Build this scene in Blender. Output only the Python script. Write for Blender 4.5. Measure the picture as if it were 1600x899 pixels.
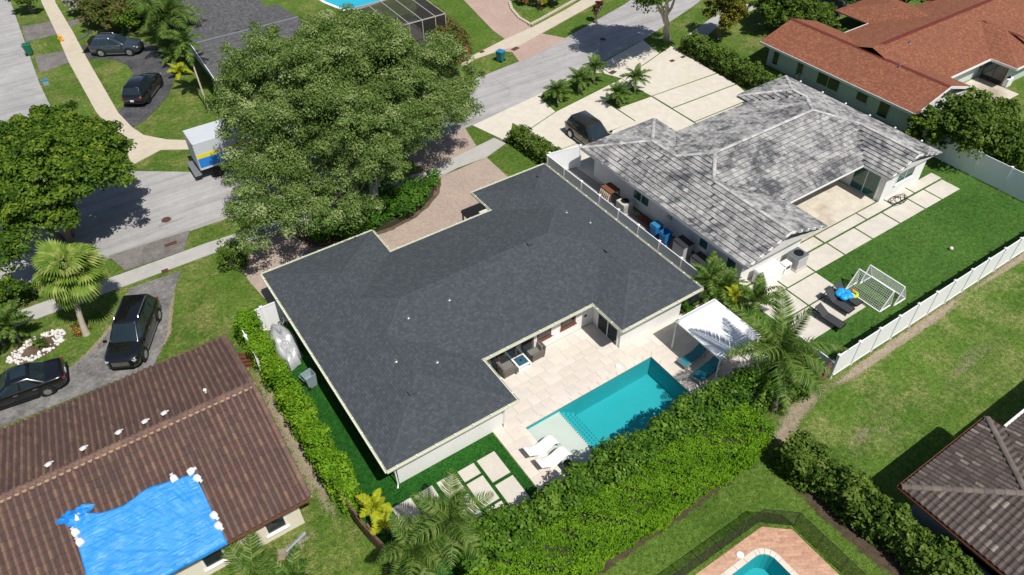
import bpy, bmesh, math, random
import numpy as np
from mathutils import Vector, Matrix
from mathutils.geometry import tessellate_polygon
for _o in list(bpy.data.objects): bpy.data.objects.remove(_o)
random.seed(7); RNG = np.random.default_rng(7)
SC = bpy.context.scene; COL = SC.collection
R = math.radians
# ------------------------------------------------------------------ camera (drone, 31.5 m up; X runs along the street, Y towards it)
FPX, PITCH, ROLL, YAW, CAM_H = 1150.0, R(43.09), R(-0.99), R(56.806), 31.5
def _basis():
    cp, sp = math.cos(PITCH), math.sin(PITCH)
    ri0 = np.array([1, 0, 0.]); fw = np.array([0, cp, -sp]); up0 = np.array([0, sp, cp])
    c, s = math.cos(ROLL), math.sin(ROLL)
    ri = c*ri0 + s*up0; up = -s*ri0 + c*up0
    A = np.array([math.sin(YAW), math.cos(YAW), 0]); B = np.array([-math.cos(YAW), math.sin(YAW), 0])
    Mx = np.stack([A, B, np.array([0, 0, 1.])])
    return Mx@ri, Mx@up, Mx@fw
RI, UP, FW = _basis()
cam = bpy.data.cameras.new('camera'); cam_o = bpy.data.objects.new('camera', cam); COL.objects.link(cam_o)
cam.sensor_width = 36; cam.lens = 36*FPX/1600; cam.clip_start = 0.5; cam.clip_end = 2000
cam_o.matrix_world = Matrix(((RI[0], UP[0], -FW[0], 0), (RI[1], UP[1], -FW[1], 0), (RI[2], UP[2], -FW[2], CAM_H), (0, 0, 0, 1)))
SC.camera = cam_o
# ------------------------------------------------------------------ sky, sun, exposure
SUN_TO = Vector((0.03, -0.60, 1.0)).normalized()
W = bpy.data.worlds.new('World'); SC.world = W; W.use_nodes = True
_n = W.node_tree.nodes; _l = W.node_tree.links; _n.clear()
_sky = _n.new('ShaderNodeTexSky'); _sky.sky_type = 'NISHITA'; _sky.sun_disc = False
_sky.sun_elevation = math.asin(SUN_TO.z); _sky.sun_rotation = math.atan2(SUN_TO.x, SUN_TO.y)
_bg = _n.new('ShaderNodeBackground'); _bg.inputs[1].default_value = 0.075
_wo = _n.new('ShaderNodeOutputWorld'); _l.new(_sky.outputs[0], _bg.inputs[0]); _l.new(_bg.outputs[0], _wo.inputs[0])
sun = bpy.data.lights.new('sun', 'SUN'); sun.energy = 4.85; sun.angle = R(0.5); sun.color = (1.0, 0.955, 0.88)
sun_o = bpy.data.objects.new('sun', sun); COL.objects.link(sun_o)
sun_o.rotation_euler = SUN_TO.to_track_quat('Z', 'Y').to_euler()
SC.view_settings.view_transform = 'Standard'; SC.view_settings.look = 'None'
SC.view_settings.exposure = 0.06; SC.view_settings.gamma = 1.0
SC.render.engine = 'CYCLES'; SC.cycles.max_bounces = 8; SC.cycles.transparent_max_bounces = 12
SC.cycles.use_denoising = True

def G(px, py, z=0.0):
    """world point at height z that was surveyed from the photograph"""
    d = FW + RI*(px-800)/FPX - UP*(py-449.5)/FPX
    t = (z-CAM_H)/d[2]
    return (float(t*d[0]), float(t*d[1]), z)
def G2(px, py, z=0.0): return G(px, py, z)[:2]

# ------------------------------------------------------------------ mesh helpers
class MB:
    def __init__(s): s.v = []; s.f = []; s.m = []
    def add(s, verts, faces, mi=0):
        o = len(s.v); s.v += [tuple(map(float, p)) for p in verts]
        for f in faces: s.f.append([i+o for i in f]); s.m.append(mi)
        return s
    def box(s, x0, x1, y0, y1, z0, z1, mi=0):
        v = [(x0,y0,z0),(x1,y0,z0),(x1,y1,z0),(x0,y1,z0),(x0,y0,z1),(x1,y0,z1),(x1,y1,z1),(x0,y1,z1)]
        return s.add(v, [(3,2,1,0),(4,5,6,7),(0,1,5,4),(1,2,6,5),(2,3,7,6),(3,0,4,7)], mi)
    def obox(s, c, size, rz=0.0, mi=0, rx=0.0, ry=0.0):
        hx, hy, hz = size[0]/2, size[1]/2, size[2]/2
        Mt = Matrix.Translation(c) @ Matrix.Rotation(rz, 4, 'Z') @ Matrix.Rotation(ry, 4, 'Y') @ Matrix.Rotation(rx, 4, 'X')
        v = [Mt @ Vector(p) for p in [(-hx,-hy,-hz),(hx,-hy,-hz),(hx,hy,-hz),(-hx,hy,-hz),(-hx,-hy,hz),(hx,-hy,hz),(hx,hy,hz),(-hx,hy,hz)]]
        return s.add(v, [(3,2,1,0),(4,5,6,7),(0,1,5,4),(1,2,6,5),(2,3,7,6),(3,0,4,7)], mi)
    def bar(s, a, b, w, h=None, mi=0):
        """square bar between two points"""
        h = h or w; a = Vector(a); b = Vector(b); d = (b-a); L = d.length
        if L < 1e-6: return s
        d /= L; ref = Vector((0,0,1)) if abs(d.z) < 0.9 else Vector((1,0,0))
        u = d.cross(ref).normalized(); n = u.cross(d)
        v = []
        for p in (a, b):
            v += [p-u*w/2-n*h/2, p+u*w/2-n*h/2, p+u*w/2+n*h/2, p-u*w/2+n*h/2]
        return s.add(v, [(0,1,2,3),(7,6,5,4),(0,4,5,1),(1,5,6,2),(2,6,7,3),(3,7,4,0)], mi)
    def prism(s, poly, z0, z1, mi=0):
        poly = [p[:2] for p in poly]
        if sum(poly[i][0]*poly[(i+1) % len(poly)][1]-poly[(i+1) % len(poly)][0]*poly[i][1] for i in range(len(poly))) < 0: poly = poly[::-1]
        n = len(poly)
        v = [(x, y, z0) for x, y in poly]+[(x, y, z1) for x, y in poly]
        tri = tessellate_polygon([[Vector((x, y, 0)) for x, y in poly]])
        fs = []
        for t in tri:
            a, b, c = [poly[i] for i in t]
            if (b[0]-a[0])*(c[1]-a[1])-(b[1]-a[1])*(c[0]-a[0]) < 0: t = (t[0], t[2], t[1])
            fs.append((t[0]+n, t[1]+n, t[2]+n))
        fs += [(i, (i+1) % n, (i+1) % n+n, i+n) for i in range(n)]
        return s.add(v, fs, mi)
    def tube(s, pts, rad, n=6, mi=0, cap=True):
        pts = [Vector(p) for p in pts]; k = len(pts)
        rad = [rad]*k if not hasattr(rad, '__len__') else rad
        v = []; up = Vector((0.13, 0.31, 1)).normalized()
        for i, p in enumerate(pts):
            d = (pts[min(i+1, k-1)]-pts[max(i-1, 0)]).normalized()
            ref = up if abs(d.dot(up)) < 0.95 else Vector((1, 0, 0))
            a = d.cross(ref).normalized(); b = d.cross(a)
            for j in range(n):
                t = 2*math.pi*j/n; v.append(p+(a*math.cos(t)+b*math.sin(t))*rad[i])
        f = [(i*n+j, i*n+(j+1) % n, (i+1)*n+(j+1) % n, (i+1)*n+j) for i in range(k-1) for j in range(n)]
        if cap: f += [tuple(range(n)), tuple(range((k-1)*n, k*n))[::-1]]
        return s.add(v, f, mi)
    def lathe(s, prof, c=(0,0,0), n=16, mi=0, axis='z', sx=1, sy=1):
        v = []
        for r, z in prof:
            for j in range(n):
                t = 2*math.pi*j/n; x, y = r*math.cos(t)*sx, r*math.sin(t)*sy
                q = (x, y, z) if axis == 'z' else ((z, x, y) if axis == 'x' else (x, z, y))
                v.append((q[0]+c[0], q[1]+c[1], q[2]+c[2]))
        k = len(prof)
        f = [(i*n+j, i*n+(j+1) % n, (i+1)*n+(j+1) % n, (i+1)*n+j) for i in range(k-1) for j in range(n)]
        f += [tuple(range(n))[::-1], tuple(range((k-1)*n, k*n))]
        return s.add(v, f, mi)
    def build(s, name, mats, parent=None, smooth=False, bevel=0.0, kind=None):
        me = bpy.data.meshes.new(name); me.from_pydata(s.v, [], s.f)
        mats = mats if isinstance(mats, (list, tuple)) else [mats]
        for m in mats: me.materials.append(m)
        if len(mats) > 1: me.polygons.foreach_set('material_index', s.m)
        if smooth: me.polygons.foreach_set('use_smooth', [True]*len(me.polygons))
        me.update()
        bm = bmesh.new(); bm.from_mesh(me); bmesh.ops.recalc_face_normals(bm, faces=bm.faces); bm.to_mesh(me); bm.free()
        o = bpy.data.objects.new(name, me); COL.objects.link(o)
        if parent is not None: o.parent = parent
        if bevel > 0:
            b = o.modifiers.new('edge', 'BEVEL'); b.width = bevel; b.segments = 2; b.limit_method = 'ANGLE'; b.angle_limit = R(40)
        if smooth:
            try:
                me.set_sharp_from_angle(angle=R(38))
            except Exception: pass
        if kind: o['kind'] = kind
        return o
def tag(o, label=None, cat=None, group=None, kind=None):
    if label: o['label'] = label
    if cat: o['category'] = cat
    if group: o['group'] = group
    if kind: o['kind'] = kind
    return o
def thing(name, label, cat, loc=(0,0,0), rz=0.0, group=None):
    o = bpy.data.objects.new(name, None); COL.objects.link(o); o.empty_display_size = 0.3
    o.location = loc; o.rotation_euler = (0, 0, rz)
    return tag(o, label, cat, group)
def copy_tree(o, parent=None):
    c = o.copy(); COL.objects.link(c); c.parent = parent
    for ch in [k for k in bpy.data.objects if k.parent == o]: copy_tree(ch, c)
    return c
def sheet(name, polys, z, mat, z0=None, parent=None, kind='structure'):
    m = MB()
    for p in polys: m.prism(p, (z-0.06 if z0 is None else z0), z)
    o = m.build(name, mat, parent)
    if parent is None: o['kind'] = kind
    return o
def rect(x0, x1, y0, y1): return [(x0, y0), (x1, y0), (x1, y1), (x0, y1)]

# ------------------------------------------------------------------ materials (all procedural)
class NT:
    def __init__(s, name):
        s.m = bpy.data.materials.new(name); s.m.use_nodes = True
        s.t = s.m.node_tree; s.n = s.t.nodes; s.l = s.t.links
        s.b = s.n['Principled BSDF']; s.out = s.n['Material Output']
    def new(s, t, **kw):
        o = s.n.new(t)
        for k, v in kw.items(): setattr(o, k, v)
        return o
    def put(s, sock, v):
        if hasattr(v, 'is_output'): s.l.new(v, sock)
        else: sock.default_value = v
    def pos(s): return s.new('ShaderNodeNewGeometry').outputs['Position']
    def objc(s): return s.new('ShaderNodeTexCoord').outputs['Object']
    def uv(s): return s.new('ShaderNodeTexCoord').outputs['UV']
    def mapping(s, vec, scale=(1,1,1), rot=(0,0,0), loc=(0,0,0)):
        m = s.new('ShaderNodeMapping'); s.l.new(vec, m.inputs[0]); m.inputs[1].default_value = loc; m.inputs[2].default_value = rot; m.inputs[3].default_value = scale
        return m.outputs[0]
    def noise(s, vec, scale, detail=4, rough=0.6, dist=0.0):
        n = s.new('ShaderNodeTexNoise'); s.l.new(vec, n.inputs['Vector']); n.inputs['Scale'].default_value = scale
        n.inputs['Detail'].default_value = detail; n.inputs['Roughness'].default_value = rough; n.inputs['Distortion'].default_value = dist
        return n.outputs['Fac']
    def ramp(s, fac, stops, interp='LINEAR'):
        r = s.new('ShaderNodeValToRGB'); s.l.new(fac, r.inputs[0]); e = r.color_ramp.elements; r.color_ramp.interpolation = interp
        while len(e) < len(stops): e.new(0.5)
        for i, (p, c) in enumerate(stops):
            e[i].position = p; e[i].color = (c, c, c, 1) if not hasattr(c, '__len__') else (*c[:3], 1)
        return r.outputs[0]
    def mix(s, fac, a, b, typ='MIX'):
        m = s.new('ShaderNodeMix', data_type='RGBA', blend_type=typ); m.clamp_factor = True
        s.put(m.inputs[0], fac)
        for sock, v in ((m.inputs[6], a), (m.inputs[7], b)):
            if hasattr(v, 'is_output'): s.l.new(v, sock)
            else: sock.default_value = (*v[:3], 1) if hasattr(v, '__len__') else (v, v, v, 1)
        return m.outputs[2]
    def math(s, op, a, b=0.0, c=0.0):
        m = s.new('ShaderNodeMath', operation=op)
        for i, v in enumerate((a, b, c)): s.put(m.inputs[i], v)
        return m.outputs[0]
    def attr(s, name): return s.new('ShaderNodeAttribute', attribute_name=name).outputs['Fac']
    def bump(s, h, strength=0.3, dist=0.02):
        b = s.new('ShaderNodeBump'); b.inputs['Strength'].default_value = strength; b.inputs['Distance'].default_value = dist
        s.l.new(h, b.inputs['Height']); s.l.new(b.outputs[0], s.b.inputs['Normal']); return b
    def done(s, col=None, rough=0.8, metal=0.0, spec=0.3):
        if col is not None: s.put(s.b.inputs['Base Color'], col if hasattr(col, 'is_output') else (*col[:3], 1))
        s.put(s.b.inputs['Roughness'], rough); s.b.inputs['Metallic'].default_value = metal
        s.b.inputs['Specular IOR Level'].default_value = spec
        return s.m
def hexc(r, g, b): return tuple(((c/255)/12.92 if c/255 <= 0.04045 else ((c/255+0.055)/1.055)**2.4) for c in (r, g, b))

def plain(name, col, rough=0.7, var=0.12, scale=1.5, metal=0.0, spec=0.3, bump=0.0, bscale=30, coat=0.0, fine=12):
    t = NT(name); p = t.objc()
    a = t.noise(p, scale, 5, 0.65); b = t.noise(p, fine, 3, 0.6)
    f = t.math('ADD', t.math('MULTIPLY', a, 0.65), t.math('MULTIPLY', b, 0.35))
    c = t.mix(1.0, col, t.ramp(f, [(0.3, 1-var), (0.7, 1+var)]), 'MULTIPLY')
    if bump > 0: t.bump(t.noise(p, bscale, 4), bump)
    if coat: t.b.inputs['Coat Weight'].default_value = coat; t.b.inputs['Coat Roughness'].default_value = 0.04
    return t.done(c, rough, metal, spec)

def grass_mat(name, dark, mid, light, dry, dry_amt=0.5, bs=1.0):
    t = NT(name); p = t.pos()
    big = t.noise(p, 0.16, 6, 0.7, 0.1); med = t.noise(p, 0.9, 6, 0.78); fin = t.noise(p, 4.0, 6, 0.82); vf = t.noise(p, 12.0, 4, 0.85)
    c = t.mix(t.ramp(med, [(0.32, 0), (0.68, 1)]), dark, mid)
    c = t.mix(t.ramp(big, [(0.42, 0), (0.7, 0.75)]), c, light)
    dr = t.math('MULTIPLY', t.ramp(t.noise(p, 0.38, 8, 0.8, 0.15), [(0.47, 0), (0.66, 1)]), t.ramp(fin, [(0.3, 0.15), (0.65, 1)]))
    c = t.mix(t.math('MULTIPLY', dr, dry_amt), c, dry)
    c = t.mix(1.0, c, t.ramp(t.math('ADD', t.math('MULTIPLY', fin, 0.45), t.math('MULTIPLY', vf, 0.55)), [(0.39, 0.32), (0.5, 0.95), (0.61, 1.75)]), 'MULTIPLY')
    t.bump(t.math('ADD', t.math('MULTIPLY', fin, 0.6), t.math('MULTIPLY', vf, 0.6)), 0.75*bs, 0.06)
    return t.done(c, 0.95, 0, 0.1)

def hard_mat(name, col, var=0.12, stain=(0.1, 0.1, 0.1), stain_amt=0.25, rough=0.9, grain=0.1, streak=None):
    t = NT(name); p = t.pos()
    big = t.noise(p, 0.25, 6, 0.65, 0.3); med = t.noise(p, 1.6, 5, 0.65); fin = t.noise(p, 18, 4, 0.75)
    c = t.mix(1.0, col, t.ramp(med, [(0.3, 1-var), (0.7, 1+var)]), 'MULTIPLY')
    c = t.mix(t.math('MULTIPLY', t.ramp(big, [(0.5, 0), (0.72, 1)]), stain_amt), c, stain)
    if streak:
        st = t.noise(t.mapping(p, scale=streak), 1.0, 4, 0.6)
        c = t.mix(t.math('MULTIPLY', t.ramp(st, [(0.5, 0), (0.75, 1)]), 0.4), c, stain)
    c = t.mix(1.0, c, t.ramp(fin, [(0.25, 1-grain), (0.75, 1+grain)]), 'MULTIPLY')
    t.bump(fin, 0.25, 0.008)
    return t.done(c, rough, 0, 0.2)

def road_mat(name, col):
    t = NT(name); p = t.pos()
    big = t.noise(p, 0.12, 6, 0.7, 0.4); med = t.noise(p, 1.1, 6, 0.75); fin = t.noise(p, 22, 4, 0.8)
    st = t.noise(t.mapping(p, rot=(0, 0, -0.06), scale=(0.05, 1.3, 1)), 1.0, 5, 0.65); st2 = t.noise(t.mapping(p, rot=(0, 0, -0.12), scale=(0.16, 3.2, 1)), 1.0, 4, 0.6)
    c = t.mix(1.0, col, t.ramp(big, [(0.3, 0.86), (0.7, 1.12)]), 'MULTIPLY'); c = t.mix(1.0, c, t.ramp(med, [(0.3, 0.9), (0.7, 1.1)]), 'MULTIPLY')
    c = t.mix(1.0, c, t.ramp(st, [(0.35, 0.86), (0.65, 1.10)]), 'MULTIPLY'); c = t.mix(1.0, c, t.ramp(st2, [(0.38, 0.92), (0.62, 1.06)]), 'MULTIPLY')
    v = t.new('ShaderNodeTexVoronoi', feature='DISTANCE_TO_EDGE'); w = t.new('ShaderNodeMixRGB'); w.inputs[0].default_value = 0.12
    nz = t.new('ShaderNodeTexNoise'); nz.inputs['Scale'].default_value = 0.9; nz.inputs['Detail'].default_value = 5; t.l.new(p, nz.inputs['Vector']); t.l.new(p, w.inputs[1]); t.l.new(nz.outputs['Color'], w.inputs[2]); t.l.new(w.outputs[0], v.inputs['Vector']); v.inputs['Scale'].default_value = 0.42
    cr = t.math('MULTIPLY', t.ramp(v.outputs['Distance'], [(0.0, 1), (0.012, 0)]), t.ramp(t.noise(p, 0.3, 3), [(0.5, 0), (0.62, 1)]))
    c = t.mix(t.math('MULTIPLY', cr, 0.45), c, (0.11, 0.105, 0.10))
    oil = t.ramp(t.noise(p, 0.55, 3, 0.5), [(0.64, 0), (0.74, 1)]); c = t.mix(t.math('MULTIPLY', oil, 0.3), c, (0.14, 0.135, 0.13))
    c = t.mix(1.0, c, t.ramp(fin, [(0.3, 0.86), (0.7, 1.14)]), 'MULTIPLY'); t.bump(fin, 0.3, 0.008)
    return t.done(c, 0.92, 0, 0.2)
def crumbled_mat(name, col, lite):
    t = NT(name); p = t.pos(); n1 = t.noise(p, 0.7, 7, 0.75, 0.6); n2 = t.noise(p, 3.5, 6, 0.8, 1.0); n3 = t.noise(p, 20, 4, 0.8)
    v = t.new('ShaderNodeTexVoronoi', feature='DISTANCE_TO_EDGE'); t.l.new(t.mapping(p, loc=(3, 1, 0)), v.inputs['Vector']); v.inputs['Scale'].default_value = 2.2; v.inputs['Randomness'].default_value = 1.0
    c = t.mix(t.ramp(t.math('ADD', t.math('MULTIPLY', n1, 0.5), t.math('MULTIPLY', n2, 0.5)), [(0.42, 0), (0.58, 1)]), col, lite)
    c = t.mix(t.math('MULTIPLY', t.ramp(v.outputs['Distance'], [(0.0, 1), (0.05, 0)]), t.ramp(n2, [(0.45, 0), (0.6, 0.7)])), c, tuple(k*0.45 for k in col))
    c = t.mix(1.0, c, t.ramp(n3, [(0.3, 0.7), (0.7, 1.3)]), 'MULTIPLY'); t.bump(t.math('ADD', n2, n3), 0.5, 0.02)
    return t.done(c, 0.95, 0, 0.15)
def brick_mat(name, c1, c2, mortar, bw, bh, rot=0.0, rough=0.9, msize=0.012, tint=None):
    t = NT(name); p = t.mapping(t.pos(), rot=(0, 0, rot))
    b = t.new('ShaderNodeTexBrick'); t.l.new(p, b.inputs['Vector'])
    b.inputs['Color1'].default_value = (*c1, 1); b.inputs['Color2'].default_value = (*c2, 1); b.inputs['Mortar'].default_value = (*mortar, 1)
    b.inputs['Scale'].default_value = 1; b.inputs['Brick Width'].default_value = bw; b.inputs['Row Height'].default_value = bh
    b.inputs['Mortar Size'].default_value = msize; b.inputs['Bias'].default_value = 0
    big = t.noise(t.pos(), 0.4, 5, 0.6); fin = t.noise(t.pos(), 9, 4, 0.7)
    c = t.mix(1.0, b.outputs[0], t.ramp(fin, [(0.3, 0.8), (0.7, 1.2)]), 'MULTIPLY')
    c = t.mix(t.math('MULTIPLY', t.ramp(big, [(0.42, 0), (0.7, 1)]), 0.45), c, tint or c2)
    t.bump(t.math('ADD', t.math('MULTIPLY', b.outputs['Fac'], -1.0), t.math('MULTIPLY', fin, 0.3)), 0.4, 0.01)
    return t.done(c, rough, 0, 0.2)

def shingle_mat(name, c1, c2, c3, patch, patch_amt=0.5, bw=0.30, bh=0.14, lightfleck=0.3, msk=0.35):
    """asphalt shingles: UV in metres, u along the eave and v up the slope"""
    t = NT(name); uv = t.uv(); p = t.pos()
    w = t.new('ShaderNodeTexWhiteNoise', noise_dimensions='2D')
    sep = t.new('ShaderNodeSeparateXYZ'); t.l.new(uv, sep.inputs[0])
    row = t.math('FLOOR', t.math('DIVIDE', sep.outputs[1], bh))
    off = t.math('MULTIPLY', t.math('MODULO', t.math('MULTIPLY', row, 0.618), 1.0), bw)
    colm = t.math('FLOOR', t.math('DIVIDE', t.math('ADD', sep.outputs[0], off), bw))
    cmb = t.new('ShaderNodeCombineXYZ'); t.l.new(colm, cmb.inputs[0]); t.l.new(row, cmb.inputs[1]); t.l.new(cmb.outputs[0], w.inputs[0])
    c = t.ramp(w.outputs[0], [(0.0, c1), (0.45, c2), (0.8, c3), (1.0, tuple(min(1, k*(1+lightfleck)) for k in c3))])
    fy = t.math('MODULO', t.math('DIVIDE', sep.outputs[1], bh), 1.0)
    fy = t.math('ABSOLUTE', fy)
    edge = t.ramp(fy, [(0.0, msk), (0.16, 1.0)])
    c = t.mix(1.0, c, edge, 'MULTIPLY')
    big = t.noise(p, 0.35, 5, 0.62, 0.5); med = t.noise(p, 2.2, 4, 0.7)
    c = t.mix(t.math('MULTIPLY', t.ramp(big, [(0.48, 0), (0.68, 1)]), patch_amt), c, patch)
    c = t.mix(1.0, c, t.ramp(med, [(0.3, 0.93), (0.7, 1.07)]), 'MULTIPLY')
    c = t.mix(1.0, c, t.ramp(t.noise(p, 45, 2, 0.8), [(0.3, 0.8), (0.7, 1.2)]), 'MULTIPLY')
    t.bump(t.math('SUBTRACT', t.math('MULTIPLY', w.outputs[0], 0.35), fy), 0.5, 0.02)
    return t.done(c, 0.93, 0, 0.25)

def tile_mat(name, cols, patch, patch_amt, pscale=0.5, rough=0.85, stretch=(1, 1, 1), plo=0.45, phi=0.62, pertile=0.12):
    """loose roof tiles: each tile its own tone, plus mildew patches with a shape of their own"""
    t = NT(name); p = t.pos()
    oi = t.new('ShaderNodeObjectInfo').outputs['Random']
    f = t.math('FRACT', t.math('ADD', t.attr('tint'), oi))
    n = len(cols)
    c = t.ramp(f, [(i/(n-1), cc) for i, cc in enumerate(cols)])
    q = t.mapping(p, scale=stretch)
    a = t.noise(q, pscale, 7, 0.72, 0.6); b = t.noise(q, pscale*6, 4, 0.7)
    k = t.math('ADD', t.math('MULTIPLY', a, 0.7), t.math('MULTIPLY', b, 0.3))
    k = t.math('ADD', k, t.math('MULTIPLY', t.math('SUBTRACT', t.math('FRACT', t.math('MULTIPLY', f, 7.31)), 0.5), pertile))
    c = t.mix(t.math('MULTIPLY', t.ramp(k, [(plo, 0), (phi, 1)]), patch_amt), c, patch)
    fin = t.noise(p, 16, 4, 0.75)
    c = t.mix(1.0, c, t.ramp(fin, [(0.3, 0.75), (0.7, 1.25)]), 'MULTIPLY')
    t.bump(fin, 0.3, 0.01)
    return t.done(c, rough, 0, 0.25)

def leaf_mat(name, cols, trans=0.35, rough=0.45, spec=0.5):
    spec *= 0.22; rough = min(0.8, rough+0.12); trans *= 0.75
    t = NT(name); f = t.attr('tint')
    n = len(cols); c = t.ramp(f, [(i/(n-1), cc) for i, cc in enumerate(cols)])
    t.done(c, rough, 0, spec)
    tr = t.new('ShaderNodeBsdfTranslucent'); hs = t.mix(1.0, c, (1.05, 1.15, 0.4), 'MULTIPLY'); t.l.new(hs, tr.inputs[0])
    mx = t.new('ShaderNodeMixShader'); mx.inputs[0].default_value = trans
    t.l.new(t.b.outputs[0], mx.inputs[1]); t.l.new(tr.outputs[0], mx.inputs[2]); t.l.new(mx.outputs[0], t.out.inputs[0])
    return t.m
def glass_mat(name, col=(0.02, 0.03, 0.035), rough=0.06, spec=0.7):
    t = NT(name); n = t.noise(t.pos(), 0.8, 3); c = t.mix(1.0, col, t.ramp(n, [(0.3, 0.7), (0.7, 1.3)]), 'MULTIPLY')
    return t.done(c, rough, 0, spec)
def water_mat(name, tint, wave=0.05):
    t = NT(name); p = t.pos()
    tr = t.new('ShaderNodeBsdfTransparent'); tr.inputs[0].default_value = (*tint, 1)
    gl = t.new('ShaderNodeBsdfGlossy'); gl.inputs['Roughness'].default_value = 0.03
    fr = t.new('ShaderNodeFresnel'); fr.inputs[0].default_value = 1.33
    h = t.noise(p, 2.6, 3, 0.5, 0.4); b = t.new('ShaderNodeBump'); b.inputs['Strength'].default_value = 0.12; b.inputs['Distance'].default_value = wave
    t.l.new(h, b.inputs['Height']); t.l.new(b.outputs[0], gl.inputs['Normal']); t.l.new(b.outputs[0], fr.inputs['Normal'])
    mx = t.new('ShaderNodeMixShader'); t.l.new(fr.outputs[0], mx.inputs[0]); t.l.new(tr.outputs[0], mx.inputs[1]); t.l.new(gl.outputs[0], mx.inputs[2])
    t.l.new(mx.outputs[0], t.out.inputs[0]); t.n.remove(t.b)
    return t.m
def sheer_mat(name, col, alpha):
    """see-through mesh fabric"""
    t = NT(name); tr = t.new('ShaderNodeBsdfTransparent'); mx = t.new('ShaderNodeMixShader')
    n = t.noise(t.pos(), 60, 2); f = t.ramp(n, [(0.3, alpha-0.12), (0.7, alpha+0.12)])
    t.done(col, 0.8); t.l.new(f, mx.inputs[0]); t.l.new(tr.outputs[0], mx.inputs[1]); t.l.new(t.b.outputs[0], mx.inputs[2]); t.l.new(mx.outputs[0], t.out.inputs[0])
    return t.m
def tarp_mat(name, a, b):
    """woven plastic sheet: faded areas and sharp crease lines with painted highlights"""
    t = NT(name); p = t.objc()
    def crease(rot, sc, n_sc, lo):
        n = t.noise(t.mapping(p, scale=sc, rot=(0, 0, rot)), n_sc, 3, 0.55, 0.8)
        k = t.math('SUBTRACT', 1.0, t.math('ABSOLUTE', t.math('SUBTRACT', t.math('MULTIPLY', n, 2.0), 1.0)))
        return t.ramp(k, [(lo, 0), (0.995, 1)])
    c1 = crease(0.06, (0.30, 5.0, 1), 1.1, 0.84); c2 = crease(1.25, (0.35, 4.0, 1), 1.0, 0.90); c3 = crease(-0.25, (0.5, 8, 1), 1.3, 0.86)
    cr = t.math('MAXIMUM', t.math('MAXIMUM', c1, t.math('MULTIPLY', c2, 0.8)), t.math('MULTIPLY', c3, 0.6))
    fade = t.noise(p, 0.9, 5, 0.7); dirt = t.noise(p, 3.0, 6, 0.8)
    c = t.mix(t.ramp(fade, [(0.35, 0), (0.7, 0.55)]), a, b); c = t.mix(t.math('MULTIPLY', cr, 0.22), c, (0.16, 0.46, 0.84)); c = t.mix(t.math('MULTIPLY', t.ramp(dirt, [(0.56, 0), (0.74, 1)]), 0.25), c, (0.10, 0.20, 0.34))  # creases mixed to a paler blue: highlights on the folds put into the colour
    t.bump(t.math('ADD', cr, t.math('MULTIPLY', t.noise(p, 14, 3, 0.7), 0.3)), 0.4, 0.03)
    return t.done(c, 0.42, 0, 0.4)

WHITE = plain('white_paint', (0.78, 0.78, 0.76), 0.55, 0.05, 0.8)
STUCCO = plain('white_stucco', (0.74, 0.74, 0.72), 0.9, 0.06, 0.5, bump=0.25, bscale=25)
CREAM = plain('cream_stucco', (0.72, 0.65, 0.54), 0.9, 0.08, 0.5, bump=0.25, bscale=25)
GREYWALL = plain('sage_grey_stucco', (0.50, 0.56, 0.53), 0.9, 0.08, 0.4, bump=0.2, bscale=25)
PALEWALL = plain('pale_blue_stucco', (0.50, 0.56, 0.60), 0.9, 0.06, 0.4, bump=0.2, bscale=25)
GUTTER = plain('cream_gutter', (0.62, 0.63, 0.50), 0.5, 0.1, 1.0)
VINYL = plain('white_vinyl', (0.80, 0.81, 0.82), 0.42, 0.05, 0.6)
DARKIN = plain('dark_soffit', (0.05, 0.045, 0.04), 0.9, 0.2)
SOFFIT = plain('grey_soffit', (0.42, 0.42, 0.40), 0.9, 0.1)
GLASS = glass_mat('window_glass'); GREENGLASS = glass_mat('green_glass', (0.02, 0.10, 0.085))
BLACKMETAL = plain('black_metal', (0.018, 0.018, 0.02), 0.45, 0.2, 5, 0.3)
GREYMETAL = plain('grey_metal', (0.36, 0.37, 0.38), 0.4, 0.12, 4, 0.6)
RUST = plain('rusty_iron', (0.10, 0.045, 0.03), 0.8, 0.3, 10)
WOOD = plain('weathered_wood', (0.17, 0.10, 0.07), 0.9, 0.3, 4, bump=0.3)
BROWNWOOD = plain('brown_wood', (0.16, 0.065, 0.035), 0.85, 0.3, 5, bump=0.3)
BARK = plain('bark', (0.20, 0.16, 0.12), 0.95, 0.3, 6, bump=0.8, bscale=18)
PALEBARK = plain('pale_bark', (0.42, 0.37, 0.30), 0.95, 0.25, 5, bump=0.6, bscale=18)
TWIG = plain('dark_twigs', (0.035, 0.040, 0.018), 1.0, 0.4, 6)
SOIL = plain('soil', (0.085, 0.06, 0.042), 1.0, 0.35, 4, bump=0.6)
TILEGRIME = plain('grimy_tile_edge', (0.022, 0.022, 0.024), 0.95, 0.3)
CONCRETE = hard_mat('concrete', (0.47, 0.44, 0.39), 0.10, (0.28, 0.25, 0.21), 0.35)
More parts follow.
